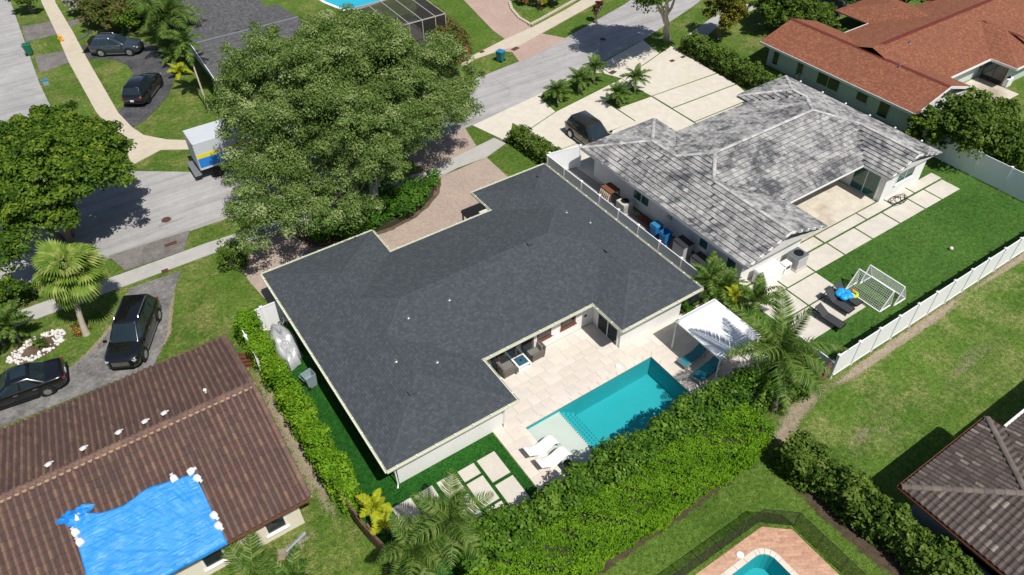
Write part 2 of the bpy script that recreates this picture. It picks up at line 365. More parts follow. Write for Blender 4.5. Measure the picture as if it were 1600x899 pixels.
# ================================================================== THE SETTING: ground, road, paths, drives, lawns
GRASS = grass_mat('lawn_grass', (0.042, 0.088, 0.012), (0.086, 0.152, 0.022), (0.124, 0.192, 0.032), (0.32, 0.25, 0.12), 0.75)
GRASS_LUSH = grass_mat('lush_grass', (0.050, 0.100, 0.014), (0.078, 0.145, 0.021), (0.112, 0.180, 0.030), (0.22, 0.21, 0.07), 0.25)
GRASS_YARD = grass_mat('yard_grass', (0.048, 0.102, 0.014), (0.088, 0.162, 0.024), (0.126, 0.200, 0.034), (0.36, 0.30, 0.15), 0.62)
TURF = grass_mat('artificial_turf', (0.0115, 0.0633, 0.0092), (0.0161, 0.0828, 0.0115), (0.0230, 0.1012, 0.0138), (0.02, 0.07, 0.012), 0.1, 0.6)
TURF_DARK = grass_mat('field_turf', (0.032, 0.088, 0.014), (0.052, 0.126, 0.021), (0.072, 0.150, 0.028), (0.10, 0.14, 0.035), 0.35, 0.9)
ASPHALT = road_mat('worn_asphalt', (0.36, 0.35, 0.35))
DARKASPH = crumbled_mat('dark_asphalt', (0.046, 0.047, 0.054), (0.105, 0.105, 0.108))
GREYASPH = crumbled_mat('crumbling_asphalt', (0.105, 0.103, 0.105), (0.245, 0.235, 0.225))
BLOTCH = crumbled_mat('stained_apron', (0.13, 0.118, 0.112), (0.215, 0.20, 0.19))
WALK_TAN = hard_mat('tan_sidewalk', (0.51, 0.45, 0.36), 0.07, (0.36, 0.31, 0.24), 0.3)
WALK_GREY = hard_mat('grey_sidewalk', (0.40, 0.39, 0.37), 0.08, (0.26, 0.25, 0.23), 0.4)
DRIVE_WHITE = hard_mat('pale_concrete', (0.575, 0.535, 0.46), 0.08, (0.50, 0.42, 0.31), 0.3)
SLABMAT = hard_mat('slab_concrete', (0.555, 0.52, 0.46), 0.08, (0.42, 0.38, 0.31), 0.4)
STAINPATIO = hard_mat('stained_patio', (0.56, 0.51, 0.43), 0.12, (0.24, 0.18, 0.12), 0.75)
TRAV = plain('travertine', (0.65, 0.585, 0.51), 0.75, 0.12, 0.9, bump=0.1)
TRAVS = [plain('travertine_'+n, c, 0.75, 0.10, 1.3, bump=0.1) for n, c in (('ivory', (0.62, 0.57, 0.51)), ('beige', (0.58, 0.525, 0.46)), ('rose', (0.60, 0.54, 0.48)), ('grey', (0.57, 0.53, 0.48)))]
BRICKPAVE = brick_mat('brick_pavers', (0.44, 0.335, 0.28), (0.34, 0.275, 0.24), (0.26, 0.22, 0.195), 0.22, 0.11, R(45), tint=(0.45, 0.36, 0.28))
ROSEPAVE = brick_mat('rose_pavers', (0.47, 0.33, 0.27), (0.38, 0.28, 0.24), (0.29, 0.22, 0.19), 0.24, 0.12, R(20), tint=(0.48, 0.37, 0.31))
REDPAVE = brick_mat('terracotta_pavers', (0.55, 0.33, 0.22), (0.42, 0.22, 0.15), (0.40, 0.28, 0.21), 0.30, 0.15, R(30), tint=(0.58, 0.42, 0.31))
GREYPAVE = hard_mat('grey_path', (0.27, 0.26, 0.25), 0.1, (0.16, 0.15, 0.14), 0.4)
SAND = hard_mat('sandy_soil', (0.38, 0.32, 0.25), 0.3, (0.17, 0.14, 0.09), 0.6, 1.0, 0.3)
MULCH = hard_mat('brown_mulch', (0.12, 0.085, 0.06), 0.4, (0.05, 0.035, 0.025), 0.5, 1.0, 0.4)

POOL = (13.05, 21.7, 14.7, 18.9)            # main pool water edge
POOL2 = [(11.0, 1.0), (18.2, 1.0), (18.2, 6.55)]+[(17.6+0.6*math.cos(a), 6.7+0.6*math.sin(a)) for a in (0.15, 0.5, 0.85, 1.2, 1.5)]+[(11.0, 7.32)]
POOL3 = [G2(*p) for p in ((470, -30), (508, 3), (538, 15), (560, 13), (606, -2), (640, -34))]
def ground_sheet():
    outer = [(-700, -700), (900, -700), (900, 1100), (-700, 1100)]
    holes = [rect(*POOL), POOL2, POOL3]
    loops = [[Vector((x, y, 0)) for x, y in p] for p in [outer]+holes]
    flat = [v for lp in loops for v in lp]
    m = MB(); m.add(flat, [t for t in tessellate_polygon(loops)])
    o = m.build('ground', GRASS); o['kind'] = 'structure'
    return o
ground_sheet()
def px(*pts, z=0): return [G2(a, b, z) for a, b in pts]
def wob(poly, amp=0.12, step=0.5, seed=1):
    """roughen an outline the way soil and worn grass edges run"""
    r = random.Random(seed); out = []
    for i in range(len(poly)):
        a, b = poly[i], poly[(i+1) % len(poly)]; L = math.dist(a, b); n = max(1, int(L/step))
        for k in range(n):
            t = k/n; out.append((a[0]+(b[0]-a[0])*t+r.uniform(-amp, amp), a[1]+(b[1]-a[1])*t+r.uniform(-amp, amp)))
    return out
# --- lawns that differ from the common grass
sheet('lawn', [rect(22.2, 62, -12, 11.95)], 0.006, GRASS_YARD)
sheet('lawn', [rect(-6, 22.2, 8.0, 10.75), rect(19.0, 22.2, -8, 8.0), rect(-6, 11.2, -8, 8.0)], 0.007, GRASS_LUSH)
sheet('lawn', [px((728, 203), (742, 196), (770, 192), (790, 202), (770, 218), (738, 230))], 0.010, GRASS_LUSH)
sheet('lawn', [px((762, 245), (800, 226), (852, 262), (800, 277))], 0.010, GRASS_LUSH)
sheet('lawn', [px((1005, 62), (1050, 46), (1080, 50), (1068, 58), (1031, 84))], 0.012, GRASS_LUSH)
sheet('lawn', [px((846, 53), (975, -8), (980, 8), (886, 60))], 0.012, GRASS_LUSH)
sheet('lawn', [px((655, -30), (703, -30), (776, 56), (742, 88), (722, 98), (690, 60))], 0.009, GRASS_LUSH)
# --- the streets
near = [(-60, 46.4), (-8.4, 46.1), (-1.2, 45.6), (8, 45.4), (18, 45.6), (26.4, 46.2), (37, 47.7), (48.6, 50.2), (58, 53.2), (70, 57.7), (95, 68), (140, 88)]
far = [(140, 96), (95, 75.5), (75, 66.8), (62, 61.3), (52.6, 57.8), (42.7, 54.9), (36.2, 53.4), (31.4, 52.9), (20, 52.2), (10, 51.9), (5.8, 52.5), (2.0, 55.3), (0.2, 58.5), (-1.1, 63), (-1.6, 70), (-1.7, 75), (-1.2, 98), (-0.5, 150), (-9.5, 150), (-9.5, 60), (-11, 54.5), (-15, 53.5), (-60, 53.5)]
sheet('road', [near+far], 0.02, ASPHALT)
# --- footpaths
sheet('sidewalk', [px((66, 6), (89, 54), (107.5, 97.5), (150, 175), (180, 212), (197, 232), (206, 259), (251, 235), (300, 234), (300, 220), (262, 219), (225, 212), (207, 200), (185, 177), (136, 92), (115, 52), (87, 5), (84, -12), (60, -12))], 0.05, WALK_TAN)
sheet('sidewalk', [[(-40, 42.3), (3.7, 42.2), (12, 41.7), (20.5, 41.2), (22.4, 41.55), (25.0, 41.5), (27.3, 42.3), (27.0, 43.5), (22.4, 42.85), (20, 42.6), (12, 42.95), (3.9, 43.5), (-40, 43.8)]], 0.05, WALK_GREY)
sheet('sidewalk', [px((1068, 60), (1110, 30), (1160, 5), (1185, 12), (1122, 42), (1072, 84))], 0.05, WALK_GREY)
sheet('sidewalk', [px((720, 97), (789, 62), (830, 44), (880, 18), (930, -12), (950, -5), (846, 53), (812, 72), (780, 80), (742, 93), (722, 106))], 0.05, WALK_TAN)
# --- drives
sheet('driveway', [[(5.6, 33.2), (25.2, 33.2), (24.9, 38.6), (25.0, 41.5), (20.5, 41.2), (12, 41.7), (4.9, 42.1), (5.0, 38)], [(20.2, 42.62), (22.4, 42.87), (25.2, 43.3), (25.9, 46.25), (19.8, 45.75)]], 0.035, BRICKPAVE)
sheet('driveway', [[(-1.3, 43.75), (2.4, 43.6), (3.4, 45.6), (-1.9, 45.9)]], 0.03, BLOTCH)
sheet('driveway', [px((203, 451), (184, 500), (146, 545), (112, 573), (60, 588), (-90, 620), (-90, 700), (0, 668), (240, 572), (262, 524), (266, 480), (272, 455), (283, 424))], 0.03, GREYASPH)
sheet('driveway', [px((127, 70), (145, 72), (222, 66), (258, 78), (276, 98), (272, 125), (263, 150), (246, 170), (226, 189), (208, 200), (184, 177), (194, 166), (191, 150), (204, 132), (208, 115), (198, 101), (175, 93), (137, 92))], 0.03, DARKASPH)
sheet('driveway', [px((34, 42), (82, 34), (89, 54), (41, 66)), px((54, 88), (101, 80), (108, 98), (63, 115)), px((104, 35), (148, 18), (152, 26), (112, 42))], 0.03, BLOTCH)
sheet('driveway', [px((700, -25), (770, 48), (789, 62), (830, 44), (810, 28), (796, 12), (797, -25)), px((780, 80), (812, 72), (846, 53), (888, 61), (812, 98), (800, 82))], 0.035, ROSEPAVE)
sheet('driveway', [px((1190, -10), (1210, 25), (1300, 30), (1345, 12), (1370, -10))], 0.03, DARKASPH)
# pale concrete drive poured as separate slabs with turf joints
drive = tag(sheet('driveway', [[(26.6, 46.2), (29.5, 44.9), (29.75, 40.0), (30.0, 33.5), (49.8, 33.5), (49.8, 47.6), (47.9, 47.0), (48.6, 50.15), (37, 47.65)]], 0.012, TURF_DARK))
def slab(poly, z=0.05, parent=drive, name='slab', mat=DRIVE_WHITE, z0=0.0):
    m = MB(); m.prism(poly, z0, z); return m.build(name, mat, parent, bevel=0.006)
J = 0.06
slab([(26.6, 46.15), (27.6, 42.3), (29.5, 44.6), (29.75, 42.9), (33.45, 44.05), (33.7, 46.5), (34.5, 47.3)])
slab([(29.75, 42.8), (29.7, 39.15), (37.85, 39.0), (37.85, 41.6), (37.9, 42.9), (41.5, 43.55), (41.7, 45.25), (33.5, 43.95)])
slab([(30.0, 33.6), (35.0, 33.6), (35.0, 39.0), (29.7, 39.05)])
slab([(35.1, 33.6), (41.6, 33.6), (41.65, 38.8), (41.68, 41.3), (38.0, 41.4), (37.95, 39.0), (35.1, 38.95)])
slab([(41.85, 38.9), (49.3, 38.77), (49.4, 41.05), (41.85, 41.3)])
slab([(41.8, 36.2), (48.5, 36.18), (49.3, 38.62), (41.8, 38.75)]); slab([(41.75, 33.6), (47.2, 33.6), (47.2, 36.05), (41.75, 36.08)])
slab([(41.8, 41.42), (49.4, 41.2), (49.75, 45.6), (49.8, 47.55), (47.9, 47.0), (45.4, 46.2), (41.75, 45.3), (41.65, 43.5)])
slab([(41.05, 47.0), (41.75, 45.4), (45.3, 46.3), (47.85, 47.1), (48.5, 50.1), (40.0, 48.1)])
sheet('lawn', [[(33.72, 46.45), (33.55, 44.1), (41.6, 45.35), (40.95, 46.95), (39.8, 48.0), (36, 47.45)]], 0.045, GRASS_LUSH, z0=0.0)
sheet('lawn', [[(37.95, 42.9), (38.03, 41.5), (41.7, 41.42), (41.55, 43.5)]], 0.045, GRASS_LUSH, z0=0.0)
# --- main house: artificial turf, stepping slabs, travertine patio
turf = sheet('turf', [rect(3.75, 11.45, 12.5, 19.7), rect(3.75, 6.15, 19.7, 33.0)], 0.012, TURF)
for x0, x1, y0, y1 in ((9.88, 10.92, 17.12, 18.6), (8.76, 9.69, 17.9, 18.6), (8.76, 9.69, 16.22, 17.74), (9.88, 10.92, 15.4, 16.92), (7.6, 8.58, 17.5, 18.65), (6.35, 7.35, 17.5, 18.65), (5.16, 6.18, 17.5, 18.65),
                       (8.76, 9.69, 14.6, 16.06), (7.6, 8.58, 15.9, 17.3), (7.6, 8.58, 14.2, 15.75), (6.35, 7.35, 15.9, 17.3), (6.35, 7.35, 14.2, 15.75), (9.88, 10.92, 13.8, 15.2)):
    slab(rect(x0, x1, y0, y1), 0.045, turf, 'stepping_slab', SLABMAT)
patio = sheet('patio', [rect(11.5, 12.75, 13.0, 19.65), rect(12.7, 27.2, 19.2, 19.65), rect(12.7, 27.2, 13.0, 14.4), rect(22.0, 27.2, 14.3, 19.3), rect(12.1, 20.6, 19.6, 22.9), rect(20.6, 27.2, 19.6, 20.45)], 0.014, plain('patio_bed', (0.52, 0.47, 0.41), 0.95), z0=-0.03)
def tile_regions(regions, ws, hs, gap, z, mats, parent, name, seed=3):
    """rows of mixed-width stone pavers"""
    r = random.Random(seed); cache = {}
    for (x0, x1, y0, y1) in regions:
        rows = []; y = y0
        while y < y1-0.05:
            h = r.choice(hs); h = y1-y if y1-y-h < 0.3 else h; rows.append((y, h)); y += h
        for y, hh in rows:
            x = x0
            while x < x1-0.02:
                w = r.choice(ws); w = x1-x if x1-x-w < 0.3 else w; a, b = x, x+w; x += w
                key = (round(b-a, 2), round(hh, 2), r.randrange(len(mats)))
                if key not in cache:
                    m = MB(); m.box(-(b-a)/2+gap/2, (b-a)/2-gap/2, -hh/2+gap/2, hh/2-gap/2, -0.03, 0.0)
                    o = m.build(name, mats[key[2]], parent); cache[key] = o.data
                else:
                    o = bpy.data.objects.new(name, cache[key]); COL.objects.link(o); o.parent = parent
                o.location = ((a+b)/2, y+hh/2, z+r.uniform(-0.002, 0.002))
tile_regions([(11.5, 12.75, 13.0, 19.2), (11.5, 27.2, 19.2, 20.42), (12.12, 20.62, 20.42, 22.88), (22.0, 27.2, 14.4, 19.2)], (0.61, 0.82, 0.92, 1.0), (0.41, 0.61, 0.61), 0.008, 0.046, TRAVS, patio, 'paver')
# --- white house yard: field turf, slabs, stained patio
yard = sheet('turf', [rect(29.2, 53.0, 12.3, 21.6)], 0.012, TURF_DARK)
for xs, y0, y1 in (((29.4, 32.45, 35.1, 38.0, 40.85, 43.8, 46.65, 48.6, 50.85), 18.43, 19.85), ((37.9, 42.3, 45.2, 47.7, 51.0), 20.0, 20.8), ((29.6, 32.3, 35.1), 16.65, 18.33), ((29.6, 32.3, 35.1), 14.6, 16.55)):
    for a, b in zip(xs[:-1], xs[1:]): slab(rect(a+J, b-J, y0, y1), 0.045, yard, 'slab', SLABMAT)
slab(rect(29.4, 37.8, 20.0, 20.8), 0.045, yard, 'slab', SLABMAT)
sheet('patio', [rect(36.4, 44.5, 20.9, 25.5)], 0.055, STAINPATIO)
sheet('path', [rect(26.3, 30.0, 20.8, 37.2)], 0.016, GREYPAVE)
sheet('path', [rect(52.6, 54.5, 22, 46)], 0.012, GRASS_LUSH)
# --- worn, sandy and mulched strips that thin out raggedly into the grass
def soil_mat(name, col, dark):
    t = NT(name); p = t.pos(); n1 = t.noise(p, 2.4, 6, 0.75, 0.2); n2 = t.noise(p, 16, 4, 0.8)
    c = t.mix(t.ramp(n1, [(0.35, 0), (0.65, 1)]), col, dark); c = t.mix(1.0, c, t.ramp(n2, [(0.3, 0.6), (0.7, 1.4)]), 'MULTIPLY'); t.bump(n2, 0.5, 0.02); t.done(c, 1.0, 0, 0.1)
    k = t.math('ADD', t.math('MULTIPLY', n1, 0.55), t.math('MULTIPLY', n2, 0.45)); al = t.ramp(t.math('ADD', t.math('MULTIPLY', k, 1.5), t.attr('cover')), [(0.98, 0), (1.16, 1)])
    tr = t.new('ShaderNodeBsdfTransparent'); mx = t.new('ShaderNodeMixShader'); t.l.new(al, mx.inputs[0]); t.l.new(tr.outputs[0], mx.inputs[1]); t.l.new(t.b.outputs[0], mx.inputs[2]); t.l.new(mx.outputs[0], t.out.inputs[0]); return t.m
SANDMIX = soil_mat('sandy_patches', (0.33, 0.28, 0.21), (0.20, 0.165, 0.11)); MULCHSHADE = soil_mat('mulch_shade_patches', (0.10, 0.075, 0.05), (0.05, 0.038, 0.026))
def soil_strip(path, w, mat, z, top=0.75):
    v = []; f = []; cov = []; prof = ((-1, 0), (-0.55, 0.5), (0, 1), (0.55, 0.5), (1, 0)); n = len(path)
    for i, p in enumerate(path):
        a, b = Vector(path[max(0, i-1)]), Vector(path[min(n-1, i+1)]); d = (b-a).normalized(); e = 0.35 if i in (0, n-1) else 1
        for u, c in prof: v.append((p[0]-d.y*u*w/2, p[1]+d.x*u*w/2, z)); cov.append(c*top*e)
    for i in range(n-1): f += [(i*5+k, i*5+k+1, (i+1)*5+k+1, (i+1)*5+k) for k in range(4)]
    me = bpy.data.meshes.new('bare_soil'); me.from_pydata(v, [], f); me.materials.append(mat); at = me.attributes.new('cover', 'FLOAT', 'POINT'); at.data.foreach_set('value', np.array(cov, np.float32)); me.update()
    o = bpy.data.objects.new('bare_soil', me); COL.objects.link(o); o['kind'] = 'structure'
soil_strip([(28.2, 11.75), (31, 11.7), (34, 11.75), (38, 11.75), (41, 11.85)], 0.9, SANDMIX, 0.014, 0.55); soil_strip([(41, 11.85), (47, 11.8), (53, 11.8)], 0.7, SANDMIX, 0.014, 0.55)
soil_strip([(22.6, 10.3), (23.6, 11.0), (25.5, 11.7), (28.7, 11.8)], 1.5, SANDMIX, 0.0155, 0.45); soil_strip([(2.6, 19.3), (2.8, 23), (2.9, 28), (3.1, 32)], 1.9, SANDMIX, 0.012, 0.42)
soil_strip([(-2.8, 19.3), (-0.5, 19.3), (1.8, 19.5)], 1.3, SANDMIX, 0.013, 0.5); soil_strip([(22.4, 10.4), (22.2, 7), (22.3, 4), (22.5, -1)], 1.7, MULCHSHADE, 0.013, 0.7)  # the mulch-toned strip paints in the dark shadow along the lower right hedge
soil_strip([(6.0, 10.8), (10, 10.75), (16, 10.7), (21.7, 10.7)], 0.6, MULCHSHADE, 0.013, 0.45); soil_strip([G2(*p) for p in ((276, 446), (268, 480), (264, 522), (245, 560))], 0.5, SANDMIX, 0.034, 0.42); soil_strip([G2(*p) for p in ((202, 456), (183, 500), (146, 545), (114, 571))], 0.5, SANDMIX, 0.034, 0.42)
soil_strip([(31, 7.6), (36, 8.6), (42, 8.2)], 3.2, SANDMIX, 0.0145, 0.22); soil_strip([(24.6, 8.3), (27, 8.8), (30, 8.2)], 2.2, SANDMIX, 0.015, 0.22); soil_strip([(0.3, 15.5), (1.4, 14)], 2.2, SANDMIX, 0.012, 0.3); soil_strip([(6.2, 61), (9.5, 60)], 2.6, SANDMIX, 0.012, 0.35); soil_strip([(1.2, 37.0), (3.4, 36)], 2.2, SANDMIX, 0.0125, 0.3)
sheet('bare_soil', [wob([(9.0, 41.2), (19.9, 41.0), (20.6, 40.8), (19.7, 39.5), (18.4, 38.6), (16.9, 37.95), (15, 37.6), (12, 37.8), (9.5, 39)], 0.05, 0.3, 8)], 0.06, MULCH, z0=0)
def bed(name, poly, mat, z=0.012): return sheet(name, [poly], z, mat, z0=0)
bed('bare_soil', wob(px((796, 5), (830, 30), (865, 8), (905, -14), (800, -14)), 0.1, 0.5, 9), GRASS_YARD, 0.03)
# --- pools
def swimming_pool(name, label, poly, depth, wmat, shell, coping=None, zw=-0.10, cw=0.35):
    t = thing(name, label, 'pool', (0, 0, 0))
    n = len(poly); area = sum(poly[i][0]*poly[(i+1) % n][1]-poly[(i+1) % n][0]*poly[i][1] for i in range(n))
    if area < 0: poly = poly[::-1]
    b = MB(); tri = tessellate_polygon([[Vector((x, y, 0)) for x, y in poly]])
    b.add([(x, y, -depth) for x, y in poly]+[(x, y, 0.0) for x, y in poly], [tuple(q) for q in tri]+[(i, (i+1) % n, (i+1) % n+n, i+n) for i in range(n)])
    b.build('basin', shell, t)
    w = MB(); w.add([(x, y, zw) for x, y in poly], [tuple(q) for q in tri]); wo_ = w.build('water', wmat, t)
    if wo_.data.polygons[0].normal.z < 0: wo_.data.flip_normals()
    if coping:
        out = []
        for i in range(n):
            p0, p1, p2 = Vector(poly[i-1]), Vector(poly[i]), Vector(poly[(i+1) % n])
            d1 = (p1-p0).normalized(); d2 = (p2-p1).normalized(); n1 = Vector((d1.y, -d1.x)); n2 = Vector((d2.y, -d2.x))
            k = (n1+n2); k = k/max(0.3, k.dot(n1)); out.append(p1+k*cw)
        for i in range(n):
            j = (i+1) % n; a, c, d, e = Vector(poly[i]), Vector(poly[j]), out[j], out[i]
            L = (c-a).length; k = max(1, int(L/0.6))
            for s in range(k):
                t0, t1 = s/k+0.008/L, (s+1)/k-0.008/L
                m = MB(); m.prism([a.lerp(c, t0), a.lerp(c, t1), e.lerp(d, t1), e.lerp(d, t0)], -0.04, 0.052); m.build('coping_stone', coping, t)
    return t
POOLWATER = water_mat('pool_water', (0.90, 0.975, 0.98)); POOLWATER2 = water_mat('pool_water_pale', (0.90, 0.975, 0.98))
PLASTER = plain('turquoise_plaster', (0.020, 0.36, 0.40), 0.8, 0.06, 0.6); PLASTER_B = plain('blue_plaster', (0.03, 0.42, 0.58), 0.8, 0.06, 0.6); PLASTER_SHELF = plain('pale_plaster', (0.56, 0.55, 0.50), 0.8, 0.06, 0.6)
x0, x1, y0, y1 = POOL
pool = swimming_pool('swimming_pool', 'long turquoise swimming pool with pale sun shelf in a travertine patio', rect(*POOL), 1.45, POOLWATER, PLASTER, TRAV, -0.10, 0.31)
SHX = 15.25; TEALTILE = plain('dark_teal_tile', (0.02, 0.09, 0.11), 0.4)
m = MB(); m.box(x0+0.004, SHX, y0+0.004, y1-0.004, -1.44, -0.24); m.build('sun_shelf', PLASTER_SHELF, pool)
for i in range(3):
    m = MB(); m.box(SHX+0.003+0.32*i, SHX+0.32*(i+1), y0+1.6, y1-0.004, -1.44, -0.45-0.28*i); st = m.build('step', PLASTER, pool)
    m = MB()
    for k in range(12): m.box(SHX+0.32*(i+1)-0.05, SHX+0.32*(i+1)-0.015, y0+1.7+k*0.2, y0+1.82+k*0.2, -0.449-0.28*i, -0.443-0.28*i)
    m.build('tile_line', TEALTILE, st)['kind'] = 'stuff'
m = MB()
for k in range(30): m.box(SHX-0.06, SHX-0.01, y0+0.05+k*0.138, y0+0.13+k*0.138, -0.239, -0.234)
m.build('tile_line', TEALTILE, pool)['kind'] = 'stuff'
m = MB(); m.lathe([(0.0, 0), (0.16, 0), (0.16, 0.05), (0.12, 0.06), (0.0, 0.06)], (G2(966, 574)[0], G2(966, 574)[1], 0.047), 14); tag(m.build('skimmer_lid', WHITE), 'round white skimmer lid on the travertine beside the long pool', 'skimmer lid')
deck2 = sheet('patio', [[(10, 7.4), (17.7, 7.4), (18.0, 7.25), (18.25, 6.9), (18.3, 1.0), (19.95, 1.0), (19.95, 7.25), (18.9, 8.15), (10, 8.25)]], 0.03, REDPAVE, z0=-0.03)
pool2 = swimming_pool('swimming_pool', 'turquoise pool with rounded corner and terracotta paver deck inside a mesh fence', POOL2, 1.3, POOLWATER2, PLASTER, TRAV, -0.12, 0.27)
pool3 = swimming_pool('swimming_pool', 'bright blue pool beside the screened patio beyond the oak crown', POOL3, 1.3, POOLWATER2, PLASTER_B, WHITE, -0.12, 0.35)
m = MB(); q = G(1156, 868); m.lathe([(0, 0), (0.17, 0), (0.17, 0.04), (0.1, 0.07), (0, 0.07)], (q[0], q[1], 0.032), 14); tag(m.build('skimmer_lid', WHITE), 'round white skimmer lid on the terracotta paver deck', 'skimmer lid')
# --- iron covers
def manhole(pxy, z, label, r=0.36):
    q = G2(*pxy); t = thing('manhole_cover', label, 'manhole cover', (q[0], q[1], z))
    m = MB(); m.lathe([(r, -0.02), (r, 0.006), (r*0.86, 0.008), (r*0.86, 0.001), (r*0.5, 0.001)], n=24); m.build('frame_ring', GREYMETAL, t)
    m = MB(); m.lathe([(0, 0), (r*0.84, 0), (r*0.84, 0.009), (r*0.6, 0.011), (r*0.6, 0.006), (r*0.4, 0.006), (r*0.4, 0.011), (0, 0.011)], n=24); m.build('lid', RUST, t)
manhole((260, 344), 0.02, 'round iron manhole cover in the grey road beside the tree shadow')
manhole((942, 62), 0.02, 'round iron manhole cover in the road above the young palms')
def grate(pxy, sx, sy, z, label, rz=0):
    q = G2(*pxy); t = thing('drain_grate', label, 'drain grate', (q[0], q[1], z), rz)
    m = MB(); m.box(-sx/2, sx/2, -sy/2, sy/2, -0.02, 0.004); m.build('plate', RUST, t)
    for k in range(5):
        m = MB(); m.box(-sx*0.42, sx*0.42, -sy*0.4+k*sy*0.17, -sy*0.4+k*sy*0.17+sy*0.09, 0.003, 0.012); m.build('bar', RUST, t)
grate((267, 382), 0.8, 0.35, 0.03, 'large rusty drain cover in the stained asphalt apron by the road')
grate((258, 424), 0.42, 0.32, 0.05, 'small rusty meter cover set in the grey sidewalk')
grate((957, 114), 0.75, 0.5, 0.05, 'rusty drain cover in the pale concrete apron beside the palms', R(12))
grate((1050, 96), 0.5, 0.4, 0.05, 'small rusty cover in the pale concrete drive near the dark hedge')
grate((1067, 90), 0.5, 0.35, 0.05, 'small rusty cover right at the foot of the dark drive hedge')
grate((805, 77), 0.85, 0.5, 0.035, 'rusty drain cover in the rose paver apron', R(15))
grate((753, 82), 0.5, 0.4, 0.05, 'small rusty cover in the tan sidewalk above the teal bin')
# ================================================================== HOUSES
def clip(poly, a, b, c):
    out = []; n = len(poly)
    for i in range(n):
        p, q = poly[i], poly[(i+1) % n]; dp = a*p[0]+b*p[1]+c; dq = a*q[0]+b*q[1]+c
        if dp >= 0: out.append(p)
        if (dp >= 0) != (dq >= 0):
            t = dp/(dp-dq); out.append((p[0]+(q[0]-p[0])*t, p[1]+(q[1]-p[1])*t))
    return out
def parea(p): return 0.5*abs(sum(p[i][0]*p[(i+1) % len(p)][1]-p[(i+1) % len(p)][0]*p[i][1] for i in range(len(p)))) if len(p) > 2 else 0
def side_plane(w, s):
    x0, x1, y0, y1 = w['r']; k, z = w['s'], w['z']
    return {'x0': (k, 0, z-k*x0), 'x1': (-k, 0, z+k*x1), 'y0': (0, k, z-k*y0), 'y1': (0, -k, z+k*y1)}[s]
def roof_pieces(wings):
    res = []
    for i, w in enumerate(wings):
        for s in w['h']:
            P = side_plane(w, s); poly = rect(*w['r'])
            for s2 in w['h']:
                if s2 != s:
                    Q = side_plane(w, s2); poly = clip(poly, Q[0]-P[0], Q[1]-P[1], Q[2]-P[2])
                    if len(poly) < 3: break
            pcs = [poly] if len(poly) > 2 else []
            for j, v in enumerate(wings):
                if j == i: continue
                eps = 1e-5 if j < i else -1e-5
                x0, x1, y0, y1 = v['r']
                hp = [(1, 0, -x0+eps), (-1, 0, x1+eps), (0, 1, -y0+eps), (0, -1, y1+eps)]
                for s2 in v['h']:
                    Q = side_plane(v, s2); hp.append((Q[0]-P[0], Q[1]-P[1], Q[2]-P[2]+eps))
                nxt = []
                for pc in pcs:
                    cur = pc
                    for (a, b, c) in hp:
                        if len(cur) < 3: break
                        o = clip(cur, -a, -b, -c)
                        if parea(o) > 1e-3: nxt.append(o)
                        cur = clip(cur, a, b, c)
                pcs = nxt
            for pc in pcs:
                cl = [p for k, p in enumerate(pc) if math.dist(p, pc[k-1]) > 1e-4]
                if len(cl) > 2 and parea(cl) > 1e-3: res.append((cl, P, s, w))
    return res
def slope_frame(P, s, w):
    """origin on the eave, u along it, v up the slope (unit, 3D)"""
    x0, x1, y0, y1 = w['r']; k = w['s']; L = math.hypot(1, k)
    if s == 'x0': o = (x0, y0); u = (0, -1, 0); v = (1/L, 0, k/L)
    elif s == 'x1': o = (x1, y0); u = (0, 1, 0); v = (-1/L, 0, k/L)
    elif s == 'y0': o = (x0, y0); u = (1, 0, 0); v = (0, 1/L, k/L)
    else: o = (x0, y1); u = (-1, 0, 0); v = (0, -1/L, k/L)
    return Vector((o[0], o[1], w['z'])), Vector(u), Vector(v)
def roof_mesh(name, wings, mat, parent, under=None, drop=0.0, soffit=True):
    pcs = roof_pieces(wings); me = bpy.data.meshes.new(name); v = []; f = []; uvs = []
    for poly, P, s, w in pcs:
        o, u, vv = slope_frame(P, s, w); base = len(v)
        if sum(poly[i][0]*poly[(i+1) % len(poly)][1]-poly[(i+1) % len(poly)][0]*poly[i][1] for i in range(len(poly))) < 0: poly = poly[::-1]
        for (x, y) in poly:
            z = P[0]*x+P[1]*y+P[2]-drop; v.append((x, y, z)); d = Vector((x, y, z+drop))-o; uvs.append((d.dot(u)+50, d.dot(vv)+50*0.14))
        f.append(list(range(base, base+len(poly))))
    me.from_pydata(v, [], f); me.materials.append(mat)
    uv = me.uv_layers.new(name='UVMap'); uv.data.foreach_set('uv', [c for fi in f for i in fi for c in uvs[i]])
    me.update(); o = bpy.data.objects.new(name, me); COL.objects.link(o); o.parent = parent
    if soffit:
        m = MB()
        for w in wings: m.box(w['r'][0]+0.02, w['r'][1]-0.02, w['r'][2]+0.02, w['r'][3]-0.02, w['z']-0.10-drop-0.004*wings.index(w), w['z']-0.045-drop-0.004*wings.index(w))
        m.build('soffit', SOFFIT, o)
    return o, pcs
